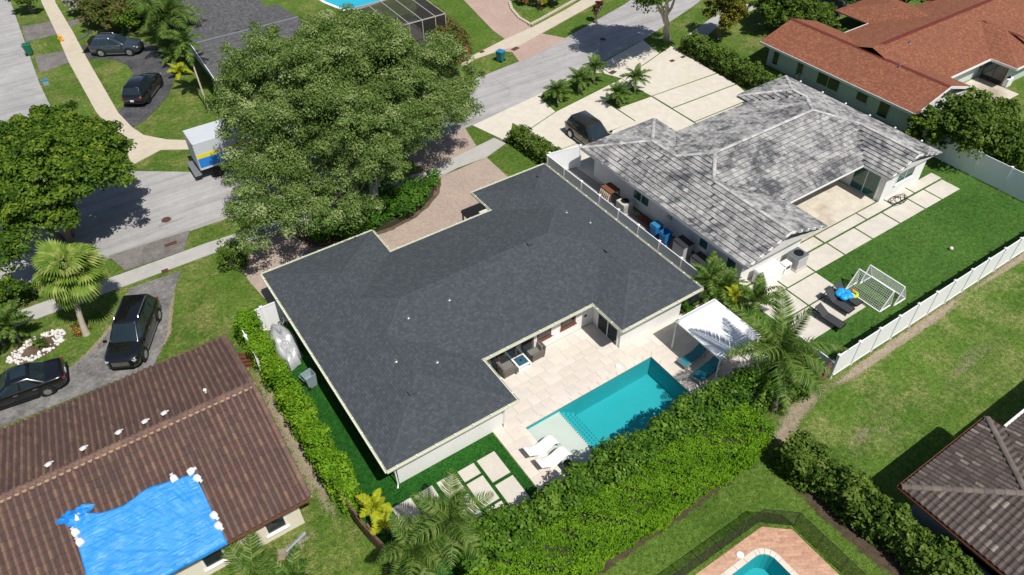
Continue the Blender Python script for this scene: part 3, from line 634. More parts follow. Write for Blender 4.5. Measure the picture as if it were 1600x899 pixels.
def tile_shape(tw, th, kind):
    m = MB()
    if kind == 'flat':
        a, b = tw/2-0.006, th*1.04
        m.add([(-a, 0, 0.0), (a, 0, 0.0), (a, b, 0.0), (-a, b, 0.0), (-a, 0, 0.075), (a, 0, 0.075), (a, b, 0.012), (-a, b, 0.012)], [(4,5,6,7), (1,2,6,5), (3,0,4,7)]); m.f.append([0,1,5,4]); m.m.append(1)
    else:
        n = 6; h = 0.125 if kind == 'barrel' else 0.055; v = []
        for j, (y, dz) in enumerate(((0, 0.028), (th*1.05, 0.0))):
            for i in range(n+1):
                t = i/n; x = (t-0.5)*tw; z = h*max(0.0, math.sin(math.pi*min(1, t/0.68)))**0.8 if t < 0.68 else -0.006
                v.append((x, y, z+dz+0.012))
        fs = [(i, i+1, n+2+i, n+1+i) for i in range(4)]; pan = [(i, i+1, n+2+i, n+1+i) for i in range(4, n)]
        v += [(v[i][0], 0, -0.005) for i in range(n+1)]; k = 2*(n+1)
        edge = [(k+i, k+i+1, i+1, i) for i in range(n)]
        m.add(v, fs); m.f += [list(q) for q in pan+edge]; m.m += [1]*len(pan+edge)
    return m
def visible_px(p):
    d = np.array(p)-np.array([0, 0, CAM_H]); w = d@FW
    return 800+FPX*(d@RI)/w, 449.5-FPX*(d@UP)/w, w
def in_poly(p, poly):
    x, y = p; ins = False
    for i in range(len(poly)):
        (x0, y0), (x1, y1) = poly[i], poly[i-1]
        if (y0 > y) != (y1 > y) and x < (x1-x0)*(y-y0)/(y1-y0)+x0: ins = not ins
    return ins
def tile_roof(pcs, parent, mat, tw, th, kind, offset=Vector((0, 0, 0)), part='roof_tile', singles=300, seed=5, grime=None):
    grime = grime or TILEGRIME
    r = random.Random(seed); T = []
    done = set()
    for poly, P, s, w in pcs:
        o, u, v = slope_frame(P, s, w); n = u.cross(v)
        if n.z < 0: n = -n; 
        us = [(Vector((x, y, P[0]*x+P[1]*y+P[2]))-o).dot(u) for x, y in poly]; vs = [(Vector((x, y, P[0]*x+P[1]*y+P[2]))-o).dot(v) for x, y in poly]
        for j in range(int(math.floor(min(vs)/th)), int(math.ceil(max(vs)/th))+1):
            sh = (0.5*tw if (kind == 'flat' and j % 2) else 0)
            for i in range(int(math.floor(min(us)/tw))-1, int(math.ceil(max(us)/tw))+2):
                c = o+u*(i*tw+sh)+v*((j+0.5)*th)
                if not in_poly((c.x, c.y), poly): continue
                key = (round(c.x, 2), round(c.y, 2))
                if key in done: continue
                done.add(key)
                b = o+u*(i*tw+sh)+v*(j*th)+n*0.004
                jit = r.uniform(-0.012, 0.012)
                M3 = Matrix(((u.x, v.x, n.x, b.x), (u.y, v.y, n.y, b.y), (u.z, v.z, n.z, b.z), (0, 0, 0, 1))) @ Matrix.Rotation(jit, 4, 'Z') @ Matrix.Scale(1+r.uniform(-0.01, 0.01), 4)
                M3.translation.z += r.uniform(-0.004, 0.006)
                T.append(M3)
    def rank(M3):
        a, b, d = visible_px(M3.translation+offset)
        return d if (5 < a < 1595 and 5 < b < 894) else 1e6+d
    T.sort(key=rank)
    shp = tile_shape(tw, th, kind)
    o0 = None
    for M3 in T[:singles]:
        if o0 is None: o = o0 = shp.build(part, [mat, grime], parent)
        else: o = bpy.data.objects.new(part, o0.data); COL.objects.link(o); o.parent = parent
        o.matrix_local = M3
    rest = T[singles:]
    if rest:
        V = np.array(shp.v); Vh = np.c_[V, np.ones(len(V))]
        A = np.array([[list(rw) for rw in M3] for M3 in rest]); allv = np.einsum('nij,kj->nki', A, Vh)[:, :, :3].reshape(-1, 3)
        F = shp.f; faces = [[i+k*len(V) for i in f] for k in range(len(rest)) for f in F]
        me = bpy.data.meshes.new('roof_tiles'); me.from_pydata(allv.tolist(), [], faces); me.materials.append(mat); me.materials.append(grime); me.polygons.foreach_set('material_index', shp.m*len(rest))
        at = me.attributes.new('tint', 'FLOAT', 'FACE'); tt = np.repeat(RNG.random(len(rest)), len(F)); at.data.foreach_set('value', tt.astype(np.float32))
        me.update(); ob = bpy.data.objects.new('roof_tiles', me); COL.objects.link(ob); ob.parent = parent; ob['kind'] = 'stuff'
        bm = bmesh.new(); bm.from_mesh(me); bmesh.ops.recalc_face_normals(bm, faces=bm.faces); bm.to_mesh(me); bm.free()
def ridge_caps(segs, parent, mat, w=0.30, L=0.42, h=0.09, name='ridge_tile'):
    for a, b in segs:
        a, b = Vector(a), Vector(b); d = b-a; n = max(1, int(d.length/L)); d /= n; o0 = None
        m = MB(); k = 6; ll = d.length*1.07
        v = []
        for y, sc in ((0, 1.08), (ll, 0.94)):
            for i in range(k+1):
                t = math.pi*i/k; v.append((-math.cos(t)*w/2*sc, y, math.sin(t)*h*sc))
        m.add(v, [(i, i+1, k+2+i, k+1+i) for i in range(k)]+[tuple(range(k+1))])
        for i in range(n):
            if o0 is None: o = o0 = m.build(name, mat, parent)
            else: o = bpy.data.objects.new(name, o0.data); COL.objects.link(o); o.parent = parent
            y = d.normalized(); x = y.cross(Vector((0, 0, 1))).normalized(); z = x.cross(y); p = a+d*i
            o.matrix_local = Matrix(((x.x, y.x, z.x, p.x), (x.y, y.y, z.y, p.y), (x.z, y.z, z.z, p.z), (0, 0, 0, 1)))
def gutter(parent, pts, z, mat, closed=True, w=0.11, h=0.12, joints=True, name='gutter'):
    n = len(pts); t = None
    cx = sum(p[0] for p in pts)/n; cy = sum(p[1] for p in pts)/n
    area = sum(pts[i][0]*pts[(i+1) % n][1]-pts[(i+1) % n][0]*pts[i][1] for i in range(n)); sg = 1 if area > 0 else -1
    for i in range(n if closed else n-1):
        a, b = Vector((*pts[i], 0)), Vector((*pts[(i+1) % n], 0)); d = (b-a).normalized(); nr = Vector((d.y, -d.x, 0))*sg
        m = MB(); ext = 0.04
        for off, hh, zz, ww in ((0.012, h, z-h/2, 0.024), (w, h*0.92, z-h/2, 0.022), (w/2, 0.015, z-h+0.01, w)):
            p, q = a-d*ext+nr*off, b+d*ext+nr*off; m.bar((p.x, p.y, zz), (q.x, q.y, zz), ww, hh)
        g = m.build(name, mat, parent)
        if joints:
            k = int((b-a).length/1.0)
            for j in range(k):
                p = a+d*(0.5+j*(b-a).length/max(1, k)); q = p+nr*(w+0.012); m = MB(); m.bar((p.x, p.y, z+0.012), (q.x, q.y, z+0.012), 0.05, 0.02); m.build('strap', WHITE, g)
def walls(parent, poly, z0, z1, mat, name='wall'):
    """one wall panel per side, 0.2 thick"""
    n = len(poly); area = sum(poly[i][0]*poly[(i+1) % n][1]-poly[(i+1) % n][0]*poly[i][1] for i in range(n)); sg = 1 if area > 0 else -1
    for i in range(n):
        a, b = Vector((*poly[i], 0)), Vector((*poly[(i+1) % n], 0)); d = (b-a).normalized(); nr = Vector((d.y, -d.x, 0))*sg
        if (b-a).length < 0.05: continue
        k_ = 0.006*(i % 2); p, q = a-nr*0.1+d*k_, b-nr*0.1-d*k_
        m = MB(); m.bar((p.x, p.y, (z0+z1)/2), (q.x, q.y, (z0+z1)/2), 0.2-0.010*(i % 2), z1-z0-0.003*(i % 2)); m.build(name, mat, parent)
def window(parent, c, w, h, ang, pane=None, frame=None, cols=2, sill=True, name='window', fw=0.07):
    """frame with panes on the wall face at c; ang is the outward normal"""
    frame = frame or WHITE; pane = pane or GLASS
    t = bpy.data.objects.new(name, None)
    Mt = Matrix.Translation(c) @ Matrix.Rotation(ang-math.pi/2, 4, 'Z')   # local x along the wall, -y is inward... +y outward
    def fix(m):
        m.v = [tuple(Mt @ Vector(p)) for p in m.v]; return m
    m = MB()
    m.box(-w/2-fw, w/2+fw, -0.06, 0.05, -h/2-fw, -h/2); m.box(-w/2-fw, w/2+fw, -0.06, 0.05, h/2, h/2+fw)
    m.box(-w/2-fw, -w/2, -0.06, 0.05, -h/2, h/2); m.box(w/2, w/2+fw, -0.06, 0.05, -h/2, h/2)
    for k in range(1, cols): x = -w/2+w*k/cols; m.box(x-0.025, x+0.025, -0.05, 0.04, -h/2, h/2)
    bpy.data.objects.remove(t)
    f = fix(m).build(name, frame, parent)
    for k in range(cols):
        m = MB(); m.box(-w/2+w*k/cols+0.02, -w/2+w*(k+1)/cols-0.02, -0.03, 0.012, -h/2, h/2); fix(m).build('pane', pane, f)
    if sill:
        m = MB(); m.box(-w/2-fw-0.05, w/2+fw+0.05, -0.05, 0.12, -h/2-fw-0.06, -h/2-fw-0.002); fix(m).build('sill', frame, f)
    return f
def vent_pipe(parent, x, y, z, r=0.05, h=0.35, mat=None, flash=0.16):
    m = MB(); m.tube([(x, y, z-0.1), (x, y, z+h)], r, 10); p = m.build('vent_pipe', mat or WHITE, parent)
    m = MB(); m.lathe([(flash*0.7, z-0.02), (flash*0.6, z+0.02), (r*1.3, z+0.05)], (x, y, 0), 12); m.build('flashing', GREYMETAL, p)
def zroof(wings, x, y):
    best = -1
    for w in wings:
        x0, x1, y0, y1 = w['r']
        if x0 <= x <= x1 and y0 <= y <= y1: best = max(best, min(side_plane(w, s)[0]*x+side_plane(w, s)[1]*y+side_plane(w, s)[2] for s in w['h']))
    return best
def roof_at(pxy, wings, guess=3.0):
    z = guess
    for _ in range(8): q = G2(*pxy, z); z = zroof(wings, *q); z = guess if z < 0 else z
    return (*q, z)
ALLS = ('x0', 'x1', 'y0', 'y1')
# ------------------------------------------------------------------ the charcoal house in the middle
ZE = 2.45
MW = [dict(r=(5.45, 25.95, 22.3, 32.85), z=ZE, s=0.25, h=ALLS), dict(r=(5.45, 12.65, 19.05, 35.38), z=ZE, s=0.25, h=ALLS), dict(r=(20.0, 25.95, 19.75, 35.25), z=ZE, s=0.25, h=ALLS)]
CHAR = shingle_mat('charcoal_shingles', (0.050, 0.059, 0.067), (0.057, 0.067, 0.076), (0.065, 0.076, 0.085), (0.066, 0.066, 0.078), 0.25, 0.17, 0.14, 0.15, 0.45)
CHARCAP = plain('charcoal_ridge_shingles', (0.062, 0.068, 0.080), 0.95, 0.3, 3, bump=0.3)
mh = thing('house', 'white ranch house with charcoal shingle hip roof beside the long pool', 'house', (0, 0, 0))
mroof, mp = roof_mesh('roof', MW, CHAR, mh)
def shingle_caps(segs, parent, mat, L=0.30, w=0.30):
    """overlapping cap shingles along ridges and hips"""
    r = random.Random(4)
    for a, b in segs:
        a, b = Vector(a), Vector(b); d = b-a; n = max(1, int(d.length/L)); y = d.normalized(); x = y.cross(Vector((0, 0, 1))).normalized(); z = x.cross(y)
        m = MB(); st = d.length/n
        for i in range(n):
            p = a+y*(i*st); q = p+y*(st*1.1); k = r.uniform(0.9, 1.08); dr = 0.036*w/0.3
            e = [p+z*0.026-x*0, p-x*w/2*k-z*dr+z*0.024, q-x*w/2*k-z*dr+z*0.010, q+z*0.012, q+x*w/2*k-z*dr+z*0.010, p+x*w/2*k-z*dr+z*0.024]
            m.add(e, [(0, 1, 2, 3), (0, 3, 4, 5)])
        m.build('ridge_cap', mat, parent)
zr = ZE+0.25*5.275
shingle_caps([((10.725, 27.575, zr), (20.675, 27.575, zr)), ((9.05, 22.65, ZE+0.9), (9.05, 25.9, ZE+0.9)), ((9.05, 22.65, ZE+0.9), (5.5, 19.1, ZE+0.01)), ((9.05, 22.65, ZE+0.9), (12.6, 19.1, ZE+0.01)),
              ((9.05, 31.78, ZE+0.9), (5.5, 35.33, ZE+0.01)), ((9.05, 31.78, ZE+0.9), (12.6, 35.33, ZE+0.01)), ((9.05, 29.25, ZE+0.9), (9.05, 31.78, ZE+0.9)), ((10.725, 27.575, zr), (9.05, 25.9, ZE+0.9)), ((10.725, 27.575, zr), (9.05, 29.25, ZE+0.9)),
              ((22.975, 22.73, ZE+0.744), (20.05, 19.8, ZE+0.01)), ((22.975, 22.73, ZE+0.744), (25.9, 19.8, ZE+0.01)), ((22.975, 22.73, ZE+0.744), (22.975, 25.275, ZE+0.744)), ((22.975, 25.275, ZE+0.744), (20.675, 27.575, zr)), ((22.975, 29.875, ZE+0.744), (20.675, 27.575, zr)),
              ((22.975, 29.875, ZE+0.744), (22.975, 32.27, ZE+0.744)), ((22.975, 32.27, ZE+0.744), (20.05, 35.2, ZE+0.01)), ((22.975, 32.27, ZE+0.744), (25.9, 35.2, ZE+0.01))], mroof, CHARCAP, 0.31, 0.26)
EAVE = [(5.45, 19.05), (12.65, 19.05), (12.65, 22.3), (20.0, 22.3), (20.0, 19.75), (25.95, 19.75), (25.95, 35.25), (20.0, 35.25), (20.0, 32.85), (12.65, 32.85), (12.65, 35.38), (5.45, 35.38)]
gutter(mh, EAVE, ZE+0.02, GUTTER)
WALLP = [(6.1, 19.65), (12.1, 19.65), (12.1, 22.92), (20.65, 22.92), (20.65, 20.45), (25.3, 20.45), (25.3, 34.6), (20.65, 34.6), (20.65, 32.2), (12.1, 32.2), (12.1, 34.75), (6.1, 34.75)]
walls(mh, WALLP, -0.1, ZE-0.05, STUCCO)
window(mh, (20.65, 21.55, 1.05), 1.7, 2.0, math.pi, GLASS, WHITE, 2, False, 'sliding_door')
window(mh, (14.6, 22.92, 1.1), 3.4, 1.9, -math.pi/2, GLASS, BROWNWOOD, 3, False, 'sliding_door')
window(mh, (17.1, 22.92, 1.4), 0.8, 1.0, -math.pi/2, GLASS, BROWNWOOD, 1, True)
window(mh, (16.9+1.9, 22.92, 1.4), 0.9, 1.0, -math.pi/2, GLASS, BROWNWOOD, 1, True)
for x, y in ((9.0, 34.75), (23.0, 34.6)): window(mh, (x, y, 1.3), 1.8, 1.2, math.pi/2, GLASS, WHITE, 2)
for y in (22.5, 26.0, 30.5): window(mh, (6.1, y, 1.4), 1.2, 1.0, math.pi, GLASS, WHITE, 2)
for pxy in ((702, 469), (619, 565), (683, 566), (885, 332), (922, 348), (638, 497)): vent_pipe(mroof, *roof_at(pxy, MW), 0.035, 0.14, GREYMETAL)
for i, pxy in enumerate(((643, 614), (827, 381), (949, 392), (843, 276))):
    x, y, z = roof_at(pxy, MW); m = MB(); m.obox((x, y, z+0.05), (0.34, 0.30, 0.12), 0, 0, -0.1); m.build('roof_vent', CHARCAP, mroof, bevel=0.03)
m = MB(); m.tube([(6.02, 19.5, ZE-0.12), (5.95, 19.55, ZE-0.35), (6.0, 19.58, 0.15), (5.9, 19.45, 0.04)], 0.045, 8); m.build('downspout', WHITE, mh)
m = MB(); m.tube([(12.18, 19.5, ZE-0.12), (12.18, 19.58, 0.15), (12.18, 19.45, 0.05)], 0.045, 8); m.build('downspout', WHITE, mh)
m = MB(); m.box(19.2, 19.8, 33.0, 33.14, ZE-0.05, ZE+0.05); m.build('gutter_end', GUTTER, mh)
# ------------------------------------------------------------------ white house with weathered grey tile roof
TZ, TS = 2.5, 0.31
TW = [dict(r=(29.3, 49.75, 22.4, 33.0), z=TZ, s=TS, h=ALLS), dict(r=(29.3, 36.35, 19.5, 35.4), z=TZ, s=TS, h=('x0', 'x1', 'y1')), dict(r=(44.0, 49.75, 20.35, 34.3), z=TZ, s=TS, h=('x0', 'x1', 'y1'))]
TILEGREY = tile_mat('weathered_grey_tiles', [(0.29, 0.29, 0.285), (0.40, 0.39, 0.38), (0.33, 0.325, 0.32), (0.46, 0.45, 0.43), (0.36, 0.355, 0.345)], (0.055, 0.058, 0.070), 0.92, 0.6, 0.9, plo=0.43, phi=0.60, pertile=0.09)
CAPGREY = tile_mat('pale_grey_caps', [(0.42, 0.42, 0.41), (0.55, 0.54, 0.52)], (0.10, 0.10, 0.11), 0.6, 0.8)
UNDER = plain('roof_underlay', (0.07, 0.07, 0.07), 0.95)
th_ = thing('house', 'white house with mottled grey flat tile roof and turf back yard', 'house', (0, 0, 0))
troof, tp = roof_mesh('roof', TW, UNDER, th_)
tile_roof(tp, troof, TILEGREY, 0.34, 0.36, 'flat')
tz1 = TZ+TS*3.525; tzm = TZ+TS*5.3; tz2 = TZ+TS*2.875
ridge_caps([((32.825, 19.5, tz1+0.03), (32.825, 25.9, tz1+0.03)), ((32.825, 25.9, tz1+.03), (34.6, 27.7, tzm+0.03)), ((32.825, 29.5, tz1+.03), (34.6, 27.7, tzm+0.03)), ((32.825, 29.5, tz1+0.03), (32.825, 31.87, tz1+0.03)), ((29.35, 35.35, TZ+.03), (32.825, 31.87, tz1+.03)), ((36.3, 35.35, TZ+.03), (32.825, 31.87, tz1+.03)),
            ((34.6, 27.7, tzm+.03), (44.45, 27.7, tzm+.03)), ((46.87, 20.35, tz2+.03), (46.87, 25.3, tz2+.03)), ((46.87, 25.3, tz2+.03), (44.45, 27.7, tzm+.03)), ((46.87, 30.1, tz2+.03), (44.45, 27.7, tzm+.03)), ((46.87, 30.1, tz2+.03), (46.87, 31.42, tz2+.03)), ((44.05, 34.25, TZ+.03), (46.87, 31.42, tz2+.03)), ((49.7, 34.25, TZ+.03), (46.87, 31.42, tz2+.03))], troof, CAPGREY, 0.26, 0.42, 0.07)
TWALL = [(30.2, 20.35), (35.7, 20.35), (35.7, 25.6), (44.65, 25.6), (44.65, 20.75), (49.2, 20.75), (49.2, 33.7), (44.6, 33.7), (44.6, 32.4), (35.7, 32.4), (35.7, 34.8), (30.2, 34.8)]
walls(th_, TWALL, -0.1, TZ-0.05, STUCCO)
m = MB(); m.add([(30.2, 20.36, TZ-.06), (35.7, 20.36, TZ-.06), (35.7, 20.36, TZ+TS*.62), (32.825, 20.36, tz1-0.06), (30.2, 20.36, TZ+TS*.85), (30.2, 20.5, TZ-.06), (35.7, 20.5, TZ-.06), (35.7, 20.5, TZ+TS*.62), (32.825, 20.5, tz1-.06), (30.2, 20.5, TZ+TS*.85)], [(0,1,2,3,4), (9,8,7,6,5), (0,5,6,1), (2,7,8,3), (3,8,9,4)]); m.build('gable_wall', STUCCO, th_)
m = MB(); m.add([(44.65, 20.76, TZ-.06), (49.2, 20.76, TZ-.06), (49.2, 20.76, TZ+TS*.5), (46.87, 20.76, tz2-.06), (44.65, 20.76, TZ+TS*.6), (44.65, 20.9, TZ-.06), (49.2, 20.9, TZ-.06), (49.2, 20.9, TZ+TS*.5), (46.87, 20.9, tz2-.06), (44.65, 20.9, TZ+TS*.6)], [(0,1,2,3,4), (9,8,7,6,5), (0,5,6,1), (2,7,8,3), (3,8,9,4)]); m.build('gable_wall', STUCCO, th_)
for seg in (((29.3, 19.47, TZ), (32.825, 19.47, tz1)), ((36.35, 19.47, TZ), (32.825, 19.47, tz1)), ((44.0, 20.32, TZ), (46.87, 20.32, tz2)), ((49.75, 20.32, TZ), (46.87, 20.32, tz2))):
    m = MB(); m.bar(Vector(seg[0])-Vector((0, 0, .06)), Vector(seg[1])-Vector((0, 0, .06)), 0.05, 0.17); m.build('fascia', WHITE, th_)
for seg in (((29.28, 19.5), (29.28, 35.4)), ((29.3, 35.42), (36.35, 35.42)), ((36.37, 19.5), (36.37, 22.4)), ((36.35, 22.38), (44.0, 22.38)), ((43.98, 20.35), (43.98, 22.4)), ((36.35, 33.02), (44, 33.02))):
    m = MB(); m.bar((*seg[0], TZ-.07), (*seg[1], TZ-.07), 0.03, 0.16); m.build('fascia', WHITE, th_)
window(th_, (44.65, 22.2, 1.1), 2.0, 2.05, math.pi, GREENGLASS, WHITE, 2, False, 'sliding_door')
window(th_, (46.9, 20.75, 1.55), 1.9, 0.95, -math.pi/2, GREENGLASS, WHITE, 2)
window(th_, (41.3, 25.6, 1.5), 2.2, 1.1, -math.pi/2, GREENGLASS, WHITE, 2); window(th_, (38.4, 25.6, 1.5), 2.2, 1.1, -math.pi/2, GREENGLASS, WHITE, 2)
window(th_, (30.2, 29.6, 1.2), 1.5, 0.85, math.pi, GREENGLASS, WHITE, 2); window(th_, (30.2, 23.6, 1.2), 0.7, 0.8, math.pi, GREENGLASS, WHITE, 1); window(th_, (30.2, 21.2, 1.2), 0.7, 0.9, math.pi, GREENGLASS, WHITE, 1)
for i, (dx, dz) in enumerate(((0, 0), )): 
    m = MB(); m.box(30.06, 30.19, 26.55, 26.95, 1.2, 1.75); m.build('meter_box', GREYMETAL, th_)
    m = MB(); m.tube([(30.13, 26.6, 0.0), (30.13, 26.6, 1.2)], 0.03, 6); m.tube([(30.13, 26.2, 0.0), (30.13, 26.2, 2.2)], 0.03, 6); m.build('conduit', WHITE, th_)
for k in range(6): 
    q = (50.05, 33.0-k*2.2); m = MB(); m.lathe([(0, -0.08), (0.07, -0.05), (0.09, 0.02), (0.05, 0.06), (0, 0.07)], (q[0], q[1], TZ-0.02), 10); m.build('eave_lamp', WHITE, th_)
for pxy in ((1172, 248), (1405, 103)):
    x, y, z = roof_at(pxy, TW); vent_pipe(troof, x, y, z, 0.05, 0.3, GREYMETAL)
# ------------------------------------------------------------------ brown barrel tile house, lower left
BZ, BS = 2.4, 0.325
BW = [dict(r=(-13.0, 2.0, 19.75, 31.65), z=BZ, s=BS, h=('y0', 'y1'))]
TILEBROWN = tile_mat('brown_barrel_tiles', [(0.172, 0.096, 0.079), (0.195, 0.109, 0.086), (0.145, 0.093, 0.083), (0.235, 0.145, 0.098), (0.163, 0.100, 0.085), (0.215, 0.134, 0.092)], (0.070, 0.050, 0.048), 0.6, 0.7, 0.85, plo=0.42, phi=0.66)
bh = thing('house', 'cream house with brown barrel tile gable roof under a blue tarp', 'house', (0, 0, 0))
broof, bp = roof_mesh('roof', BW, UNDER, bh)
tile_roof(bp, broof, TILEBROWN, 0.29, 0.40, 'barrel', grime=plain('dirty_pan_tile', (0.075, 0.050, 0.044), 0.95, 0.3))
bzr = BZ+BS*5.95
MORTAR = plain('pale_mortar', (0.42, 0.30, 0.20), 0.95, 0.2, 6)
m = MB(); m.bar((-13, 25.53, bzr+0.02), (2.0, 25.53, bzr+0.02), 0.07, 0.09); m.build('mortar_bed', MORTAR, broof)
ridge_caps([((-13.0, 25.7, bzr+0.05), (2.02, 25.7, bzr+0.05))], broof, TILEBROWN, 0.30, 0.42, 0.13)
ridge_caps([((1.98, 19.8, BZ+.07), (1.98, 25.6, bzr+.05)), ((1.98, 31.6, BZ+.07), (1.98, 25.8, bzr+.05))], broof, TILEBROWN, 0.24, 0.42, 0.10, 'rake_tile')
for a, b in (((2.08, 19.75, BZ-.03), (2.08, 25.7, bzr-.03)), ((2.08, 31.65, BZ-.03), (2.08, 25.7, bzr-.03))):
    m = MB(); m.bar(a, b, 0.04, 0.16); m.build('fascia', MORTAR, bh)
m = MB(); m.bar((-13, 19.70, BZ-.03), (2.05, 19.70, BZ-.03), 0.04, 0.14); m.build('fascia', BROWNWOOD, bh)
walls(bh, [(-12.6, 20.3), (1.45, 20.3), (1.45, 31.1), (-12.6, 31.1)], -0.1, BZ-0.05, CREAM)
m = MB(); m.add([(1.45, 20.3, BZ-.1), (1.45, 31.1, BZ-.1), (1.45, 25.7, bzr-.15), (1.25, 20.3, BZ-.1), (1.25, 31.1, BZ-.1), (1.25, 25.7, bzr-.15)], [(0,1,2), (5,4,3), (0,3,4,1), (1,4,5,2), (2,5,3,0)]); m.build('gable_wall', CREAM, bh)
for pxw in ((430, 810), (336, 868)):
    q = G2(*pxw, 1.2); window(bh, (q[0]-0.1, 20.3, 1.05), 0.85, 0.85, -math.pi/2, GLASS, WHITE, 1)
# ------------------------------------------------------------------ lower right house
RZ, RS = 2.4, 0.27
RW = [dict(r=(24.0, 30.75, -14, 5.4), z=RZ, s=RS, h=ALLS), dict(r=(27.0, 44.0, -10.0, 4.55), z=RZ, s=RS, h=ALLS)]
TILEDUSK = tile_mat('dusky_brown_tiles', [(0.092, 0.072, 0.064), (0.125, 0.100, 0.088), (0.078, 0.064, 0.060), (0.15, 0.125, 0.110), (0.105, 0.080, 0.068), (0.25, 0.215, 0.185)], (0.055, 0.045, 0.042), 0.45, 0.7, 0.85)
rh = thing('house', 'pale blue house with dusky brown tile hip roof below the sunny lawn', 'house', (0, 0, 0))
rroof, rp = roof_mesh('roof', RW, UNDER, rh)
tile_roof(rp, rroof, TILEDUSK, 0.27, 0.38, 'low', grime=plain('dusky_pan_tile', (0.060, 0.048, 0.044), 0.95, 0.3))
CAPDUSK = tile_mat('dusky_cap_tiles', [(0.13, 0.105, 0.09), (0.19, 0.155, 0.135), (0.15, 0.13, 0.115)], (0.08, 0.065, 0.06), 0.4, 1.0)
rzr = RZ+RS*3.375
ridge_caps([((24.03, 5.37, RZ+.05), (27.375, 2.025, rzr+.04)), ((30.7, 5.37, RZ+.05), (27.375, 2.025, rzr+.04)), ((27.375, 2.025, rzr+.04), (27.375, -9, rzr+.04))], rroof, CAPDUSK, 0.30, 0.40, 0.10)
gutter(rh, [(24.0, -14), (30.75, -14), (30.75, 5.4), (24.0, 5.4)], RZ+0.0, BROWNWOOD, True, joints=False)
walls(rh, [(24.75, -13.5), (30.1, -13.5), (30.1, 4.75), (24.75, 4.75)], -0.1, RZ-0.05, PALEWALL)
walls(rh, [(30.2, -9.2), (43, -9.2), (43, 3.9), (30.2, 3.9)], -0.1, RZ-0.06, PALEWALL)
m = MB(); m.bar((30.9, 4.62, RZ+.03), (44, 4.62, RZ+.03), 0.12, 0.1); m.build('gutter', WHITE, rh)
window(rh, (24.75, 1.6, 1.3), 1.9, 0.9, math.pi, GLASS, PALEWALL, 1)
# ------------------------------------------------------------------ red shingle house, upper right
EZ, ES = 2.2, 0.31
EW = [dict(r=(57.2, 78, 26.7, 37.2), z=EZ, s=ES, h=('y0', 'y1')), dict(r=(53.5, 61.1, 24.7, 40.4), z=EZ, s=ES, h=('x0', 'x1')), dict(r=(66.9, 74.6, 24.4, 33), z=EZ, s=ES, h=('x0', 'x1', 'y0')), dict(r=(64.5, 71.5, 30, 41.0), z=EZ, s=ES, h=('x0', 'x1', 'y1'))]
RED = shingle_mat('red_shingles', (0.180, 0.066, 0.038), (0.215, 0.081, 0.046), (0.25, 0.100, 0.056), (0.19, 0.083, 0.050), 0.4, 0.17, 0.13, 0.2, 0.8)
REDCAP = plain('red_ridge_shingles', (0.14, 0.030, 0.022), 0.95, 0.2, 4, bump=0.3)
eh = thing('house', 'sage grey house with red shingle roof beyond the tile roofed house', 'house', (0, 0, 0))
eroof, ep = roof_mesh('roof', EW, RED, eh)
ezr = EZ+ES*3.8; ezb = EZ+ES*5.25
shingle_caps([((57.3, 24.75, ezr), (57.3, 40.35, ezr)), ((58.5, 31.95, ezb), (78, 31.95, ezb)), ((70.75, 24.6, EZ+.9), (70.75, 30.2, EZ+1.19))], eroof, REDCAP, 0.35, 0.42)
walls(eh, [(54.3, 25.3), (60.4, 25.3), (60.4, 27.5), (67.7, 27.5), (67.7, 25.2), (74, 25.2), (74, 36.4), (60.4, 36.4), (60.4, 39.8), (54.3, 39.8)], -0.2, EZ-0.05, GREYWALL)
m = MB(); m.add([(54.3, 25.3, EZ-.1), (60.4, 25.3, EZ-.1), (60.4, 25.3, EZ+.2), (57.3, 25.3, ezr-.08), (54.3, 25.3, EZ+.2), (54.3, 25.5, EZ-.1), (60.4, 25.5, EZ-.1), (60.4, 25.5, EZ+.2), (57.3, 25.5, ezr-.08), (54.3, 25.5, EZ+.2)], [(0,1,2,3,4), (9,8,7,6,5), (0,5,6,1)]); m.build('gable_wall', GREYWALL, eh)
for a, b in (((53.5, 24.68, EZ-.05), (57.3, 24.68, ezr-.05)), ((61.1, 24.68, EZ-.05), (57.3, 24.68, ezr-.05)), ((53.47, 24.7, EZ-.07), (53.47, 40.4, EZ-.07)), ((61.1, 26.67, EZ-.07), (66.9, 26.67, EZ-.07)), ((66.88, 24.4, EZ-.07), (66.88, 26.7, EZ-.07)), ((66.9, 24.37, EZ-.07), (74.6, 24.37, EZ-.07)), ((61.1, 37.23, EZ-.07), (64.5, 37.23, EZ-.07))):
    m = MB(); m.bar(a, b, 0.05, 0.2); m.build('fascia', WHITE, eh)
for y, w, h in ((38.9, 0.6, 1.5), (36.2, 0.6, 1.5), (33.2, 2.2, 1.1), (29.8, 1.0, 0.7), (27.7, 0.9, 1.6)): window(eh, (54.3, y, 1.15), w, h, math.pi, GLASS, GREYWALL, 1 if w < 1.5 else 2)
window(eh, (67.7, 26.3, 1.0), 1.9, 1.9, math.pi, GLASS, BROWNWOOD, 2, False, 'sliding_door')
for pxy in ((1421, 68), (1405, 106)): vent_pipe(eroof, *roof_at(pxy, EW), 0.07, 0.3, GREYMETAL)
sheet('patio', [rect(60.4, 67.6, 23.6, 27.4)], 0.03, STAINPATIO)
